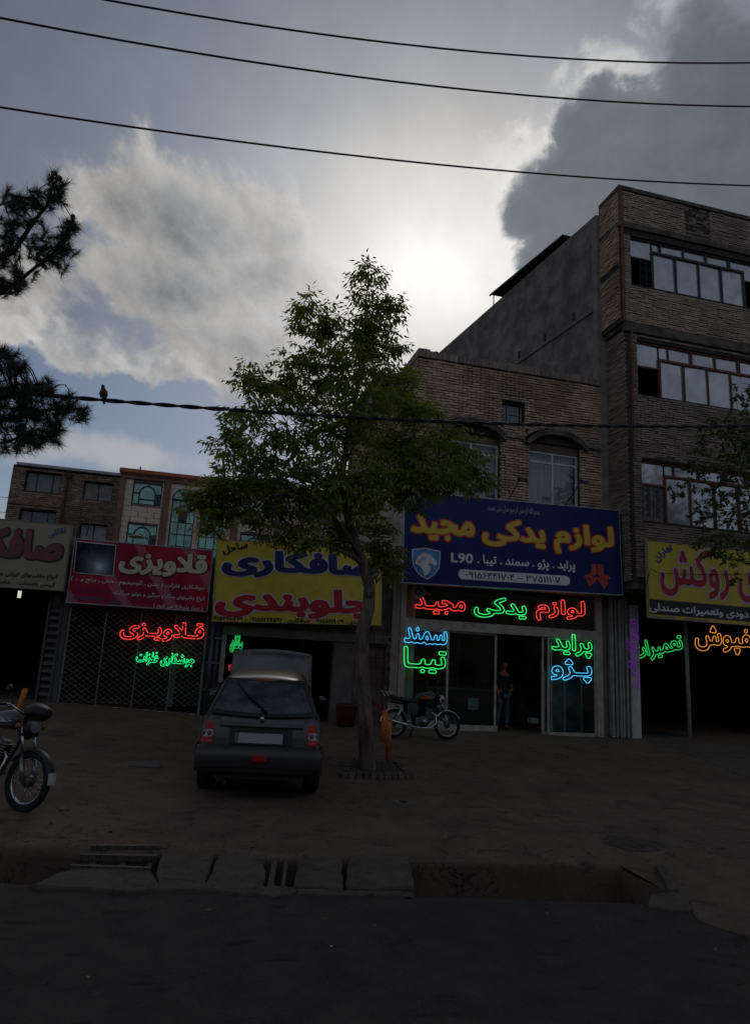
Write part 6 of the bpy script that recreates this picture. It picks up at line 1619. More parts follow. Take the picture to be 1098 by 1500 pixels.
fw1 = G(28, 1189); an = radians(-38); rr1 = fw1-np.array([1.26*cos(an), 1.26*sin(an), 0]); rr1[2] = gz(rr1[0], rr1[1]); place(b2_, rr1, fw1, lean=-.12)

# ---- orange posts
M_or = mat('orange_paint', (.60, .18, .03), .6, var=.2, vs=10, stain=((.25, .10, .04), 3, .5))
def bollard(px, py, qx, qy, w_, label, lean=(0, 0)):
    a = G(px, py); Y = a[1]; h = Yp(qx, qy, Y)[2]-a[2]
    r = thing('bollard', label, 'bollard', a, 'orange posts beside the street tree')
    b = MB(); n = 4; b.tube([a-np.array([0, 0, .02]), a+np.array([lean[0], lean[1], h])], w_, 14, smooth=True); b.build('post', M_or, r)
    MB().lathe([(w_*1.04, 0), (w_*1.0, .015), (0, .022)], a+np.array([lean[0], lean[1], h]), (0, 0, 1), 14).build('cap', M_or, r)
bollard(567.5, 1111, 569, 1055, .05, 'nearer upright orange post just right of the tree trunk')
bollard(561.5, 1086, 564, 1042, .062, 'farther orange post standing behind the first one, by the motorbike')
# orange leaning pole at far left doorway
a = G(24, 1042); r = thing('bollard', 'leaning orange post at the far left beside the near motorbike handlebar', 'bollard', a); MB().tube([a, a+np.array([.10, 0, .55])], .05, 12).build('post', M_or, r); MB().lathe([(.052, 0), (0, .02)], a+np.array([.10, 0, .55]), (0, 0, 1), 12).build('cap', M_or, r)

# ---- reddish bin at the garage door
p = G(506, 1064); bn = thing('bin', 'dull red tub standing just inside the garage doorway', 'bin', p)
MB().lathe([(.0, 0), (.20, 0), (.25, .44), (.265, .46), (.265, .48), (.235, .48), (.19, .02)], p, (0, 0, 1), 22).build('tub', mat('dull_red_plastic', (.14, .025, .02), .6), bn)
MB().lathe([(.0, .03), (.12, .05), (.2, .02), (.235, 0)], p+np.array([0, 0, .46]), (0, 0, 1), 16).build('contents', mat('dark_rag', (.03, .025, .02), .9), bn)

# ---- planter of bricks round the tree
pl = thing('tree_planter', 'square border of small bricks set on edge around the foot of the street tree', 'planter', G(550, 1135))
c4 = [G(500, 1142), G(604, 1142), G(583, 1120), G(505, 1119)]; Mb = mat('planter_brick', (.13, .10, .075), .9, var=.25, vs=25, rnd=.35, bump=.3)
um = brick_mesh(Mb); po = np.array(ORG[pl.name])
for i in range(4):
    a, b_ = c4[i], c4[(i+1) % 4]; L = np.linalg.norm(b_-a); d = (b_-a)/L; pp = np.array([-d[1], d[0], 0]); k_ = 0
    n_ = int(L/.115)
    for j in range(n_):
        q = a+d*(j*L/n_)-po; h = random.uniform(.10, .125); w_ = L/n_-.012
        o = bpy.data.objects.new('brick', um); COL.objects.link(o); o.parent = pl; q[2] -= .02
        o.matrix_local = Matrix(((d[0]*w_, pp[0]*.1, 0, q[0]), (d[1]*w_, pp[1]*.1, 0, q[1]), (0, 0, h, q[2]), (0, 0, 0, 1)))
so_ = MB(); nn = 8; v = []
for j in range(nn+1):
    for i in range(nn+1):
        s_, t_ = .04+.92*i/nn, .04+.92*j/nn; q = (c4[0]*(1-s_)+c4[1]*s_)*(1-t_)+(c4[3]*(1-s_)+c4[2]*s_)*t_; v.append((q[0], q[1], q[2]+.05+.02*nz(q[0], q[1], 6, 2)))
so_.add(v, [(j*(nn+1)+i, j*(nn+1)+i+1, (j+1)*(nn+1)+i+1, (j+1)*(nn+1)+i) for j in range(nn) for i in range(nn)], True); so_.build('soil', mat('soil', (.06, .045, .03), .95, var=.3, vs=20, bump=.5), pl)

# ------------------------------------------------------------------ TREES
def leaf_mat(name, col, col2, trans=.35):
    m = bpy.data.materials.new(name); m.use_nodes = True; t = m.node_tree; t.nodes.clear()
    g = t.nodes.new('ShaderNodeNewGeometry'); r = V(g.outputs['Random Per Island'], t)
    c = tmix(t, r, col, col2)
    df = t.nodes.new('ShaderNodeBsdfPrincipled'); df.inputs['Roughness'].default_value = .5; df.inputs['Specular IOR Level'].default_value = .35; t.links.new(c, df.inputs['Base Color'])
    tl_ = t.nodes.new('ShaderNodeBsdfTranslucent'); cc = tmix(t, 1.0, c, (1.5, 1.5, .6), 'MULTIPLY'); t.links.new(cc, tl_.inputs[0])
    mx = t.nodes.new('ShaderNodeMixShader'); mx.inputs[0].default_value = trans; o = t.nodes.new('ShaderNodeOutputMaterial')
    t.links.new(df.outputs[0], mx.inputs[1]); t.links.new(tl_.outputs[0], mx.inputs[2]); t.links.new(mx.outputs[0], o.inputs[0]); return m
M_leaf = leaf_mat('ash_leaf', (.15, .18, .045), (.27, .30, .085), .48)
M_leaf2 = leaf_mat('mulberry_leaf', (.085, .11, .042), (.15, .18, .06), .35)
M_bark = mat('grey_brown_bark', (.175, .13, .10), .95, var=.4, vs=9, bump=1.0, bs=16, stretch=(1, 1, .22), stain=((.09, .07, .055), 3, .6))
class Leaves:
    def __init__(s): s.V = []; s.F = []; s.n = 0
    def leaf(s, p, d, L, w, up):
        d = d/np.linalg.norm(d); sd = np.cross(d, up); k = np.linalg.norm(sd)
        if k < 1e-4: return
        sd /= k; nn = np.cross(sd, d); b = s.n
        s.V += [p, p+d*L*.35+sd*w*.5-nn*w*.12, p+d*L*.45, p+d*L*.35-sd*w*.5-nn*w*.12, p+d*L-nn*L*.10]
        s.F += [(b, b+1, b+2), (b, b+2, b+3), (b+1, b+4, b+2), (b+2, b+4, b+3)]; s.n += 5
    def build(s, name, m, parent, kind='stuff'):
        me = bpy.data.meshes.new(name); v = np.array(s.V)-np.array(ORG[parent.name]); me.from_pydata(v.tolist(), [], s.F); me.materials.append(m)
        o = bpy.data.objects.new(name, me); COL.objects.link(o); o.parent = parent; o['kind'] = kind; return o
def curve(a, b, bend, n=7, rs=None):
    a, b = np.array(a), np.array(b); off = rng.normal(0, 1, 3)*bend*np.linalg.norm(b-a); out = []
    for i in range(n+1): t = i/n; out.append(a*(1-t)+b*t+off*4*t*(1-t)+np.array([0, 0, .12*np.linalg.norm(b-a)*t*(1-t)*2]))
    return out
def spray(lv, tw, base, d, L, nleaf, ls, droop=.5, compound=True):
    """one leafy shoot"""
    d = d/np.linalg.norm(d); pts = []; p = base.copy(); q = d.copy(); n = 6
    for i in range(n+1):
        pts.append(p.copy()); q = q+np.array([0, 0, -.05*droop])+rng.normal(0, .06, 3); q /= np.linalg.norm(q); p = p+q*L/n
    tw.tube(pts, [.006*(1-i/(n+1))+.002 for i in range(n+1)], 4, cap=False)
    for i in range(nleaf):
        t = .15+.85*i/nleaf; k = t*n; j = min(int(k), n-1); c = pts[j]*(1-(k-j))+pts[j+1]*(k-j)
        if compound:
            side = np.cross(q, [0, 0, 1]); side /= np.linalg.norm(side)+1e-6; dd = side*(1 if i % 2 else -1)*.8+q*.5+np.array([0, 0, .15-.35*droop])+rng.normal(0, .28, 3); dd /= np.linalg.norm(dd)
            LL = ls*rng.uniform(1.3, 2.0); m_ = 5
            for a in range(m_):
                f = (a//2+1)/(m_//2+1) if a < m_-1 else 1.0; c2 = c+dd*LL*f
                s2 = np.cross(dd, [0, 0, 1]); s2 /= np.linalg.norm(s2)+1e-6
                ld = (s2*(1 if a % 2 else -1)*.9+dd*.5) if a < m_-1 else dd
                ld = ld+np.array([0, 0, -.75*droop])+rng.normal(0, .22, 3); lv.leaf(c2, ld, ls*rng.uniform(.7, 1.2), ls*rng.uniform(.30, .44), np.array([0, 0, 1])+rng.normal(0, .4, 3))
        else:
            dd = rng.normal(0, 1, 3); dd[2] = dd[2]*.5-.45*droop; dd += q*.5; lv.leaf(c, dd, ls*rng.uniform(.7, 1.3), ls*rng.uniform(.5, .75), np.array([0, 0, 1])+rng.normal(0, .5, 3))
# main street tree, foot in the brick planter
tb0 = G(537, 1130); TY = tb0[1]
tree = thing('street_tree', 'leafy green street tree with a leaning bare trunk in front of the yellow sign', 'tree', tb0)
def TP(px, py, dy=0.0): return Yp(px, py, TY+dy)
trunk_px = [(537, 1132, .0, .175), (537, 1105, .0, .142), (535, 1060, .0, .135), (532, 1010, .02, .132), (528, 965, .0, .135), (531, 925, .0, .128), (540, 890, .0, .12), (541, 860, .0, .105), (531, 825, 0, .098), (519, 795, 0, .088), (511, 765, 0, .08), (505, 730, .05, .07), (502, 690, .0, .06), (508, 640, .05, .05), (520, 590, .0, .042), (528, 540, .0, .034), (533, 490, 0, .026), (536, 440, 0, .016), (540, 405, 0, .008)]
TPTS = [TP(a, b, c) for a, b, c, d in trunk_px]; TRAD = [d*.88 for *_, d in trunk_px]
mb = MB()
# resample and roughen trunk
dense, drad = [], []
for i in range(len(TPTS)-1):
    for k in range(4):
        t = k/4; dense.append(TPTS[i]*(1-t)+TPTS[i+1]*t); drad.append(TRAD[i]*(1-t)+TRAD[i+1]*t)
dense.append(TPTS[-1]); drad.append(TRAD[-1])
mb.tube(dense, drad, 36)
for i, v_ in enumerate(mb.v):
    c = dense[min(i//36, len(dense)-1)]; d = np.array(v_)-c; a = atan2(d[1], d[0]); k = 1+.035*sin(a*9+v_[2]*4)+.13*nz(a*1.2, v_[2]*1.5, 1.3, 2)+.06*sin(a*5+v_[2]*2.5)+.05*nz(a*3, v_[2]*5, 1, 7); mb.v[i] = tuple(c+d*k)
mb.build('trunk', M_bark, tree)
kn = MB(); q = TP(541, 868, -.1); kn.lathe([(0, .05), (.07, .02), (.09, 0), (.05, -.02)], q, (0, -1, 0), 10); kn.build('knot', M_bark, tree)
# clusters of foliage: px, py, radius px, depth offset, density
CL = [(540, 402, 20, 0), (533, 428, 20, 0), (560, 455, 26, .1), (577, 452, 14, .1), (545, 480, 26, 0), (520, 480, 22, -.1), (480, 462, 16, .1), (446, 440, 15, .1), (452, 470, 22, 0), (456, 495, 24, -.2), (500, 500, 28, 0), (540, 510, 30, .1), (566, 508, 22, .2), (572, 480, 16, .2),
      (432, 520, 26, .2), (470, 530, 34, 0), (510, 540, 36, -.2), (550, 545, 36, .1), (585, 560, 30, .3), (356, 548, 14, .3), (372, 560, 22, .2), (400, 560, 30, .1), (440, 570, 38, -.1), (485, 580, 40, -.3), (530, 585, 42, -.3), (580, 590, 40, .1), (615, 590, 28, .4), (630, 600, 18, .4), (600, 640, 36, .2),
      (330, 650, 20, .3), (345, 632, 20, .2), (360, 600, 24, .1), (376, 640, 34, 0), (420, 620, 40, -.2), (465, 635, 44, -.4), (515, 640, 46, -.4), (560, 650, 44, -.3), (610, 660, 34, 0), (650, 645, 30, .2), (680, 660, 26, .3), (700, 680, 22, .2), (706, 700, 14, .2), (655, 680, 30, 0), (672, 700, 14, 0), (620, 700, 32, -.2),
      (345, 690, 34, .2), (385, 690, 40, 0), (430, 690, 44, -.3), (480, 700, 46, -.5), (530, 705, 46, -.5), (575, 705, 38, -.3), (600, 725, 26, -.1), (575, 740, 26, -.1),
      (300, 722, 22, .3), (330, 730, 34, .2), (370, 740, 40, 0), (420, 745, 42, -.3), (470, 750, 42, -.4), (520, 750, 34, -.4), (555, 770, 28, -.2), (288, 735, 18, .3), (310, 760, 26, .2), (315, 785, 18, .1), (345, 775, 26, 0), (395, 785, 30, -.2), (440, 785, 32, -.3), (480, 795, 28, -.3), (505, 800, 20, -.3),
      (560, 800, 22, -.2), (550, 815, 22, -.3), (565, 830, 22, -.3), (555, 845, 18, -.3), (460, 815, 14, -.3), (420, 808, 14, -.2), (500, 815, 12, -.3), (575, 855, 12, -.2), (640, 740, 10, .0), (622, 718, 14, 0), (693, 712, 12, 0)]
lv = Leaves(); tw = MB(); br = MB()
def nearest_trunk(p, lo=.44):
    # attach lower than the cluster, so limbs rise
    best = None
    for i, q in enumerate(dense):
        if i < len(dense)*lo: continue
        if q[2] > p[2]-.1 and i > len(dense)*lo+1: break
        best = i
    if best is None: best = int(len(dense)*lo)
    d = np.linalg.norm(dense[best]-p); k = max(int(len(dense)*lo), best-int(d*2.2)); return k
limbs = []
for ci, (px, py, rp, dy) in enumerate(CL):
    if py > 735 and 470 < px < 580: dy += .75
    if py > 735: py -= 20; rp *= .9
    depth = rng.normal(0, .35)*(1 if rp > 24 else .5); c = TP(px, py, dy+depth); r_ = rp/88.0
    k = nearest_trunk(c); src = dense[k]; rad = min(drad[k]*.5, .05)
    # grow from the closest existing limb point when one is nearer
    cand = [(np.linalg.norm(lp-c), lp, lr) for lp, lr in limbs if lp[2] < c[2]+.15]
    if cand:
        m_ = min(cand, key=lambda z: z[0])
        if m_[0] < np.linalg.norm(src-c)*.8: src, rad = m_[1], m_[2]*.75
    P = curve(src, c, .10); rs = [max(.006, rad*(1-.75*i/7)) for i in range(8)]
    br.tube(P, rs, 7); limbs += [(P[i], rs[i]) for i in range(2, 8)]
    ns = int(8.5*(rp/28.0)**2)+5
    for _ in range(ns):
        o = rng.normal(0, 1, 3); o /= np.linalg.norm(o); o[1] *= 1.3; f = rng.uniform(.05, .68)
        b = c+o*r_*f; d = o*np.array([1, 1, .75])+np.array([0, 0, .15])+rng.normal(0, .3, 3)
        spray(lv, tw, b, d, r_*rng.uniform(.35, .8)+.06, int(rng.integers(5, 9)), .122, droop=rng.uniform(.3, .95))
        if _ % 3 == 0: tw.tube([c+(b-c)*t for t in (0, .5, 1)], [.008, .006, .004], 4, cap=False)
br.build('branches', M_bark, tree); tw.build('twigs', mat('green_twig', (.07, .07, .035), .8), tree, kind='stuff'); lv.build('leaves', M_leaf, tree)
print('leaf quads', len(lv.F))
# tree at the right edge
rb = np.array([14.6, 14.2, gz(14.6, 14.2)]); rt = thing('street_tree', 'darker broad leaved tree reaching in from the right edge over the yellow sign', 'tree', rb)
RY = 13.4
CR = [(1085, 575, 14, 0), (1095, 600, 26, .2), (1060, 620, 24, .3), (1035, 628, 14, .2), (1070, 640, 34, 0), (1098, 650, 44, 0), (1025, 655, 16, .2), (1040, 675, 30, 0), (1080, 690, 40, -.2), (1010, 680, 12, .2), (1020, 700, 18, .1), (1050, 715, 34, -.1), (1090, 735, 40, -.2), (985, 722, 10, .2), (1000, 718, 10, .2), (1025, 745, 22, 0), (1060, 760, 36, -.2), (1100, 780, 40, -.2), (1040, 785, 22, 0), (1030, 765, 14, 0), (1065, 800, 26, -.1), (1045, 815, 14, -.1), (1088, 820, 22, -.1), (1028, 805, 10, 0), (1140, 640, 60, 0), (1150, 720, 70, 0), (1140, 800, 50, 0), (1180, 600, 60, .3), (1200, 680, 70, 0), (1075, 845, 9, 0), (1130, 560, 36, 0)]
t0 = Yp(1215, 830, RY+.4); TR_ = [rb, rb+np.array([-.2, -.2, 1.4]), t0*.5+rb*.5+np.array([0, 0, .2]), t0, Yp(1180, 700, RY+.2), Yp(1160, 600, RY)]
mb = MB(); mb.tube(curve(TR_[0], TR_[2], .02)+curve(TR_[2], TR_[3], .02)[1:]+curve(TR_[3], TR_[4], .03)[1:]+curve(TR_[4], TR_[5], .03)[1:], [.17-.14*i/28 for i in range(29)], 12); mb.build('trunk', M_bark, rt)
lv = Leaves(); tw = MB(); br = MB(); base_pts = [TR_[3], TR_[4], Yp(1170, 760, RY)]; limbs = [(b, .06) for b in base_pts]
for (px, py, rp, dy) in sorted(CR, key=lambda c: -c[0]):
    c = Yp(px, py, RY+dy+rng.normal(0, .25)); r_ = rp/72.0; m_ = min(((np.linalg.norm(lp-c), lp, lr) for lp, lr in limbs), key=lambda z: z[0])
    P = curve(m_[1], c, .10); rs = [max(.004, m_[2]*.8*(1-.7*i/7)) for i in range(8)]; br.tube(P, rs, 6); limbs += [(P[i], rs[i]) for i in (3, 5, 7)]
    for _ in range(int(13*(rp/28.0)**2)+4):
        o = rng.normal(0, 1, 3); o /= np.linalg.norm(o); b = c+o*r_*rng.uniform(.05, .8); spray(lv, tw, b, o+rng.normal(0, .3, 3), r_*rng.uniform(.3, .7)+.08, int(rng.integers(8, 15)), .10, droop=.5, compound=False)
# thin bare shoots
for (a, b_) in (((1000, 600), (998, 560)), ((1045, 640), (990, 628)), ((1080, 600), (1066, 555)), ((1040, 700), (985, 690))): tw.tube([Yp(*a, RY), Yp((a[0]+b_[0])/2+3, (a[1]+b_[1])/2, RY), Yp(*b_, RY)], [.008, .005, .003], 4)
br.build('branches', M_bark, rt); tw.build('twigs', mat('green_twig', (.07, .07, .035)), rt, kind='stuff'); lv.build('leaves', M_leaf2, rt)

# pine on the left edge: trunk just outside, boughs reaching in
PY = 7.6
pb = np.array([Yp(-190, 1100, PY)[0], PY, 0.0]); pb[2] = gz(pb[0], pb[1])
pine = thing('pine_tree', 'dark long-needled pine with two boughs reaching in from the left edge', 'tree', pb)
def PP(px, py, dy=0): return Yp(px, py, PY+dy)
top = PP(-150, 60); mb = MB(); mb.tube(curve(pb, (pb+top)/2, .01)+curve((pb+top)/2, top, .01)[1:], [.17-.13*i/14 for i in range(15)], 12); mb.build('trunk', M_bark, pine)
nd = MB(); NV, NF = [], []; tw = MB()
def tuft(c, d, n=120, L=.13):
    d = d/np.linalg.norm(d)
    for _ in range(n):
        t = rng.uniform(-.10, .05); q = d*rng.uniform(.15, 1.0)+rng.normal(0, .62, 3); q /= np.linalg.norm(q); q = q+np.array([0, 0, -.05]); l = L*rng.uniform(.6, 1.1); p = c+d*t
        s_ = np.cross(q, rng.normal(0, 1, 3)); s_ /= np.linalg.norm(s_); b = len(NV); w = .0026
        NV.extend([p-s_*w, p+s_*w, p+q*l]); NF.append((b, b+1, b+2))
def bough(pts, r0, tufts, dens=1.0):
    P = []
    for a, b_ in zip(pts, pts[1:]): P += curve(a, b_, .05, 5)[(1 if P else 0):]
    tw.tube(P, [r0*(1-.85*i/(len(P)-1)) for i in range(len(P))], 7)
    return P
def fill(pxs, axis):
    for (px, py, rp, cnt) in pxs:
        for _ in range(cnt):
            a = rng.uniform(0, 2*pi); q = rp*sqrt(rng.uniform(0, 1)); c = PP(px+q*cos(a), py+q*sin(a), rng.normal(0, .22)); d = np.array([.55, rng.normal(0, .3), .35])+rng.normal(0, .45, 3)
            m_ = min(axis, key=lambda p: np.linalg.norm(p-c)); tw.tube(curve(m_, c, .12, 4), [.008, .007, .006, .005, .004], 4, cap=False); tuft(c, d)
tpt = lambda py: pb*(1-(py-1100)/(60-1100)) + top*((py-1100)/(60-1100))
ax1 = bough([tpt(520), PP(-60, 430), PP(20, 370), PP(70, 300), PP(84, 262)], .045, 0)+bough([tpt(560), PP(-60, 460), PP(30, 410), PP(80, 370), PP(107, 322)], .035, 0)+bough([tpt(420), PP(-60, 350), PP(0, 300), PP(35, 290)], .03, 0)+bough([tpt(560), PP(-40, 440), PP(20, 430)], .03, 0)
fill([(82, 268, 13, 7), (66, 292, 20, 9), (84, 300, 14, 6), (40, 305, 22, 9), (15, 295, 16, 7), (50, 330, 26, 9), (104, 335, 12, 7), (92, 352, 16, 8), (70, 360, 18, 6), (100, 368, 12, 4), (60, 385, 26, 8), (85, 388, 14, 4), (20, 350, 28, 8), (10, 400, 30, 14), (25, 420, 18, 8), (-20, 380, 50, 18), (5, 330, 20, 7)], ax1)
ax2 = bough([tpt(720), PP(-60, 600), PP(40, 580), PP(75, 570)], .04, 0)+bough([tpt(780), PP(-60, 640), PP(40, 610), PP(105, 600), PP(128, 606)], .035, 0)+bough([tpt(800), PP(-50, 660), PP(30, 640), PP(70, 640)], .03, 0)
fill([(12, 540, 24, 16), (30, 560, 20, 12), (68, 566, 12, 6), (55, 585, 20, 10), (100, 595, 16, 9), (122, 605, 10, 6), (85, 612, 22, 12), (40, 610, 30, 18), (10, 590, 30, 20), (20, 640, 26, 16), (55, 640, 20, 10), (80, 640, 16, 6), (-20, 600, 50, 24), (5, 515, 10, 4)], ax2)
me = bpy.data.meshes.new('needles'); me.from_pydata((np.array(NV)-pb).tolist(), [], NF); me.materials.append(mat('pine_needle', (.030, .038, .018), .6, var=0)); o = bpy.data.objects.new('needles', me); COL.objects.link(o); o.parent = pine; o['kind'] = 'stuff'
cones = MB()
for (px, py) in ((107, 318), (88, 262), (56, 374)): cones.lathe([(0, -.04), (.02, -.025), (.026, 0), (.018, .03), (0, .045)], PP(px, py), (0, .2, 1), 8)
cones.build('cones', mat('cone_brown', (.06, .04, .03), .9), pine); tw.build('branches', mat('pine_bark', (.05, .037, .03), .95), pine)

# ------------------------------------------------------------------ overhead cables
def overhead(a, b_, Ya, Yb, mid, r_, label, group, tw2=False):
    A, B = Yp(*a, Ya), Yp(*b_, Yb); d = B-A; A2 = A-d*2.0; B2 = B+d*2.0
    # parabola through the two ends with the sag that the middle point asks for
    M_ = Yp(*mid, (Ya+Yb)/2); chord = (A+B)/2; sag = chord[2]-M_[2]; pts = []
    for i in range(81):
        s_ = -2+5*i/80; p = A+d*s_; pts.append(p-np.array([0, 0, 4*sag*s_*(1-s_)]))
    mb = MB()
    if tw2:
        dn = d/np.linalg.norm(d); sd = np.cross(dn, [0, 0, 1]); P1, P2 = [], []
        for i in range(1601):
            s_ = -.6+2.2*i/1600; p = A+d*s_-np.array([0, 0, 4*sag*s_*(1-s_)]); ph = s_*np.linalg.norm(d)*9
            o = (np.cos(ph)*np.array([0, 0, 1])+np.sin(ph)*sd)*r_*.95; P1.append(p+o); P2.append(p-o)
        mb.tube(P1, r_, 5); mb.tube(P2, r_, 5)
    else: mb.tube(pts, r_, 6)
    return tag(mb.build('power_cable', mat('cable_black', (.012, .012, .014), .5, var=0), loc=tuple(A)), label, 'cable', group), (A, d, sag)
GC = 'cables strung across the sky'
overhead((0, -30), (1098, 92), 7.5, 7.9, (549, 44), .0125, 'topmost black cable crossing the upper sky, entering at the top edge', GC)
overhead((0, 26), (1098, 156), 7.5, 7.9, (549, 102), .0125, 'second black cable from the top crossing the whole sky', GC)
overhead((0, 157), (1098, 272), 7.5, 7.9, (549, 219), .0115, 'third black cable from the top, just above the tall building', GC)
_, (cA, cd_, csag) = overhead((0, 573), (1098, 624), 10.0, 10.6, (549, 604), .017, 'thick twisted cable crossing in front of the tree, with a bird on it', GC, True)
overhead((0, 728), (24, 730), 30, 30.2, (12, 729), .012, 'thin wire at the left edge, upper of the two beside the brown house', 'thin wires beside the brown house')
overhead((0, 750), (18, 752), 30, 30.2, (9, 751), .012, 'thin wire at the left edge, lower of the two beside the brown house', 'thin wires beside the brown house')

# bird
def lin(px):
    lo, hi = -.2, .6
    for _ in range(40):
        m_ = (lo+hi)/2; p = cA+cd_*m_-np.array([0, 0, 4*csag*m_*(1-m_)]); v = p-CAM; w = v@fw; x = CX+FPX*(v@RR)/w
        lo, hi = (m_, hi) if x < px else (lo, m_)
    return p
bp_ = lin(150.5)+np.array([0, 0, .03]); bird = thing('bird', 'small brown grey dove perched on the twisted cable at left', 'bird', bp_)
bdy = MB(); bdy.tube([bp_+np.array(v) for v in ((.02, .0, -.02), (.012, -.005, .02), (.005, -.01, .06), (-.004, -.015, .10), (-.012, -.02, .130), (-.016, -.024, .155), (-.018, -.03, .175), (-.018, -.03, .185))], [.012, .035, .046, .043, .028, .024, .022, .008], 12)
bdy.build('body', mat('bird_grey', (.09, .07, .06), .9, var=.3, vs=50), bird)
tl_ = MB(); tl_.obox(bp_+np.array([.005, .0, -.085]), (.034, 0, .004), (0, .01, 0), (.005, 0, .09)); tl_.build('tail', mat('bird_tail', (.04, .035, .03), .9), bird)
wg_ = MB()
for s_ in (-1, 1): wg_.tube([bp_+np.array([s_*.035, 0, .11]), bp_+np.array([s_*.044, .005, .06]), bp_+np.array([s_*.028+.01, .01, -.02])], [.012, .018, .004], 6)
wg_.build('wings', mat('bird_wing', (.07, .055, .045), .9), bird)
MB().tube([bp_+np.array([-.018, -.05, .168]), bp_+np.array([-.02, -.072, .162])], [.007, .001], 6).build('beak', M_ink, bird)
lg_ = MB()
for s_ in (-1, 1): lg_.tube([bp_+np.array([s_*.012+.005, 0, .01]), bp_+np.array([s_*.012+.005, 0, -.015])], .003, 5)
lg_.build('legs', mat('bird_leg', (.2, .06, .05), .7), bird)

# ------------------------------------------------------------------ the man in the shop doorway
def skin(name_, verts, edges, radii, m, parent, sub=2, root=0):
    me = bpy.data.meshes.new(name_); me.from_pydata([tuple(v) for v in verts], edges, []); o = bpy.data.objects.new(name_, me); COL.objects.link(o)
    md = o.modifiers.new('skin', 'SKIN'); md.use_smooth_shade = True
    for i, r_ in enumerate(radii):
        s_ = me.skin_vertices[0].data[i]; s_.radius = r_ if isinstance(r_, tuple) else (r_, r_); s_.use_root = (i == root)
    sb = o.modifiers.new('sub', 'SUBSURF'); sb.levels = sub; sb.render_levels = sub
    dg = bpy.context.evaluated_depsgraph_get(); m2 = bpy.data.meshes.new_from_object(o.evaluated_get(dg)); bpy.data.objects.remove(o)
    m2.name = name_; m2.materials.clear(); m2.materials.append(m); o2 = bpy.data.objects.new(name_, m2); COL.objects.link(o2); o2.parent = parent; return o2
man = thing('person', 'man in a dark shirt and faded blue jeans standing just inside the shop door', 'person', (0, 0, 0))
skn = mat('skin', (.28, .15, .10), .6, var=.05); jean = mat('jeans', (.07, .10, .16), .85, var=.25, vs=14); shirt = mat('dark_shirt', (.022, .02, .022), .85); hair = mat('black_hair', (.01, .009, .008), .6)
# one continuous body: pelvis 0, spine, neck, head; arms; legs (local: faces -x/-y)
Bv = [(0, 0, .95), (0, 0, 1.12), (0, .0, 1.30), (0, 0, 1.43), (0, -.01, 1.50), (0, -.02, 1.56), (0, -.03, 1.66), (0, -.02, 1.74),
      (.17, 0, 1.40), (.25, .0, 1.15), (.13, -.20, 1.03), (.05, -.26, 1.02), (-.17, 0, 1.40), (-.24, .02, 1.13), (-.22, -.10, .90), (-.21, -.13, .82),
      (.09, 0, .88), (.11, -.03, .50), (.12, .02, .10), (.12, -.08, .05), (-.09, 0, .88), (-.12, .04, .50), (-.13, .12, .10), (-.14, .03, .05)]
Be = [(0, 1), (1, 2), (2, 3), (3, 4), (4, 5), (5, 6), (6, 7), (3, 8), (8, 9), (9, 10), (10, 11), (3, 12), (12, 13), (13, 14), (14, 15), (0, 16), (16, 17), (17, 18), (18, 19), (0, 20), (20, 21), (21, 22), (22, 23)]
Br = [(.15, .11), (.14, .10), (.165, .11), (.12, .09), (.055, .055), (.055, .06), (.105, .118), (.06, .07), (.065, .065), (.045, .045), (.034, .034), (.03, .022), (.065, .065), (.045, .045), (.034, .034), (.03, .022), (.095, .095), (.066, .066), (.045, .045), (.04, .03), (.095, .095), (.066, .066), (.045, .045), (.04, .03)]
skin('body', Bv, Be, Br, skn, man)
skin('shirt', [Bv[i] for i in (0, 1, 2, 3, 8, 9, 12, 13)]+[(0, 0, .90)], [(0, 1), (1, 2), (2, 3), (3, 4), (4, 5), (3, 6), (6, 7), (0, 8)], [(.165, .125), (.158, .118), (.18, .125), (.13, .10), (.08, .08), (.062, .062), (.08, .08), (.062, .062), (.168, .13)], shirt, man)
skin('trousers', [Bv[0]]+[Bv[i] for i in (16, 17, 18, 20, 21, 22)], [(0, 1), (1, 2), (2, 3), (0, 4), (4, 5), (5, 6)], [(.16, .12), .105, .078, .064, .105, .078, .064], jean, man)
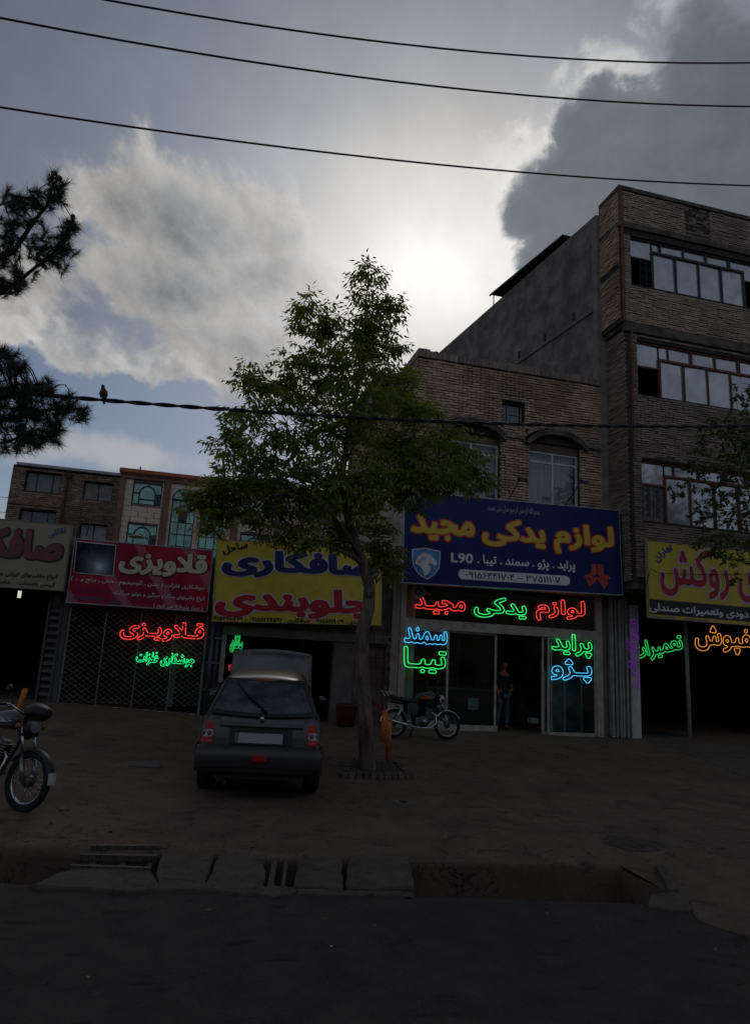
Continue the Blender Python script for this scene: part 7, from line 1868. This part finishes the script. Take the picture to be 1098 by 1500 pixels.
for s_, b0 in ((1, 18), (-1, 22)):
    x, y = Bv[b0][0], Bv[b0][1]; skin('shoe', [(x, y+.03, .05), (x, y-.08, .045), (x, y-.17, .035)], [(0, 1), (1, 2)], [(.045, .045), (.048, .04), (.035, .025)], mat('dark_shoe', (.02, .018, .016), .5), man)
skin('hair', [(0, .0, 1.70), (0, -.01, 1.77), (0, .03, 1.66)], [(0, 1), (0, 2)], [(.108, .11), (.07, .075), (.085, .07)], hair, man)
fc = MB(); fc.lathe([(0, -.012), (.012, 0), (0, .018)], (0, -.15, 1.655), (0, 0, 1), 8)
for s_ in (-1, 1): fc.lathe([(0, -.02), (.012, 0), (0, .02)], (s_*.086, -.02, 1.66), (0, 0, 1), 8)
fc.build('nose_and_ears', skn, man)
ey = MB()
for s_ in (-1, 1): ey.lathe([(0, -.008), (.009, 0), (0, .008)], (s_*.034, -.138, 1.675), (0, 0, 1), 8)
ey.build('eyes', M_ink, man)
MB().box(-.024, .024, -.147, -.138, 1.612, 1.618).build('mouth', mat('lip', (.2, .07, .06), .6), man)
for hx, hy, hz, dx in ((.05, -.26, 1.02, -1), (-.21, -.13, .82, 0)):
    hv = [(hx, hy, hz)]; he = []; hr = [(.034, .02)]
    dirn = np.array([-.8, -.5, -.1]) if dx else np.array([0, -.25, -1.0]); dirn = dirn/np.linalg.norm(dirn); sdn = np.cross(dirn, [0.3, 1, 0.2]); sdn /= np.linalg.norm(sdn)
    for k in range(4):
        b0 = np.array([hx, hy, hz])+dirn*.06+sdn*(k-1.5)*.018; i0 = len(hv); L = (.03, .035, .034, .027)[k]
        hv += [tuple(b0), tuple(b0+dirn*L), tuple(b0+dirn*L*1.7+np.array([0, .008, -.012])*1.2)]; he += [(0, i0), (i0, i0+1), (i0+1, i0+2)]; hr += [(.011, .011), (.008, .008), (.007, .007)]
    i0 = len(hv); b0 = np.array([hx, hy, hz])+dirn*.02-sdn*.035; hv += [tuple(b0), tuple(b0+dirn*.03-sdn*.012)]; he += [(0, i0), (i0, i0+1)]; hr += [(.011, .011), (.008, .008)]
    skin('hand', hv, he, hr, skn, man, 1)
mp = Yp(736, 1066, 17.9); man.location = (mp[0], 17.9, .43); man.rotation_euler.z = radians(12)
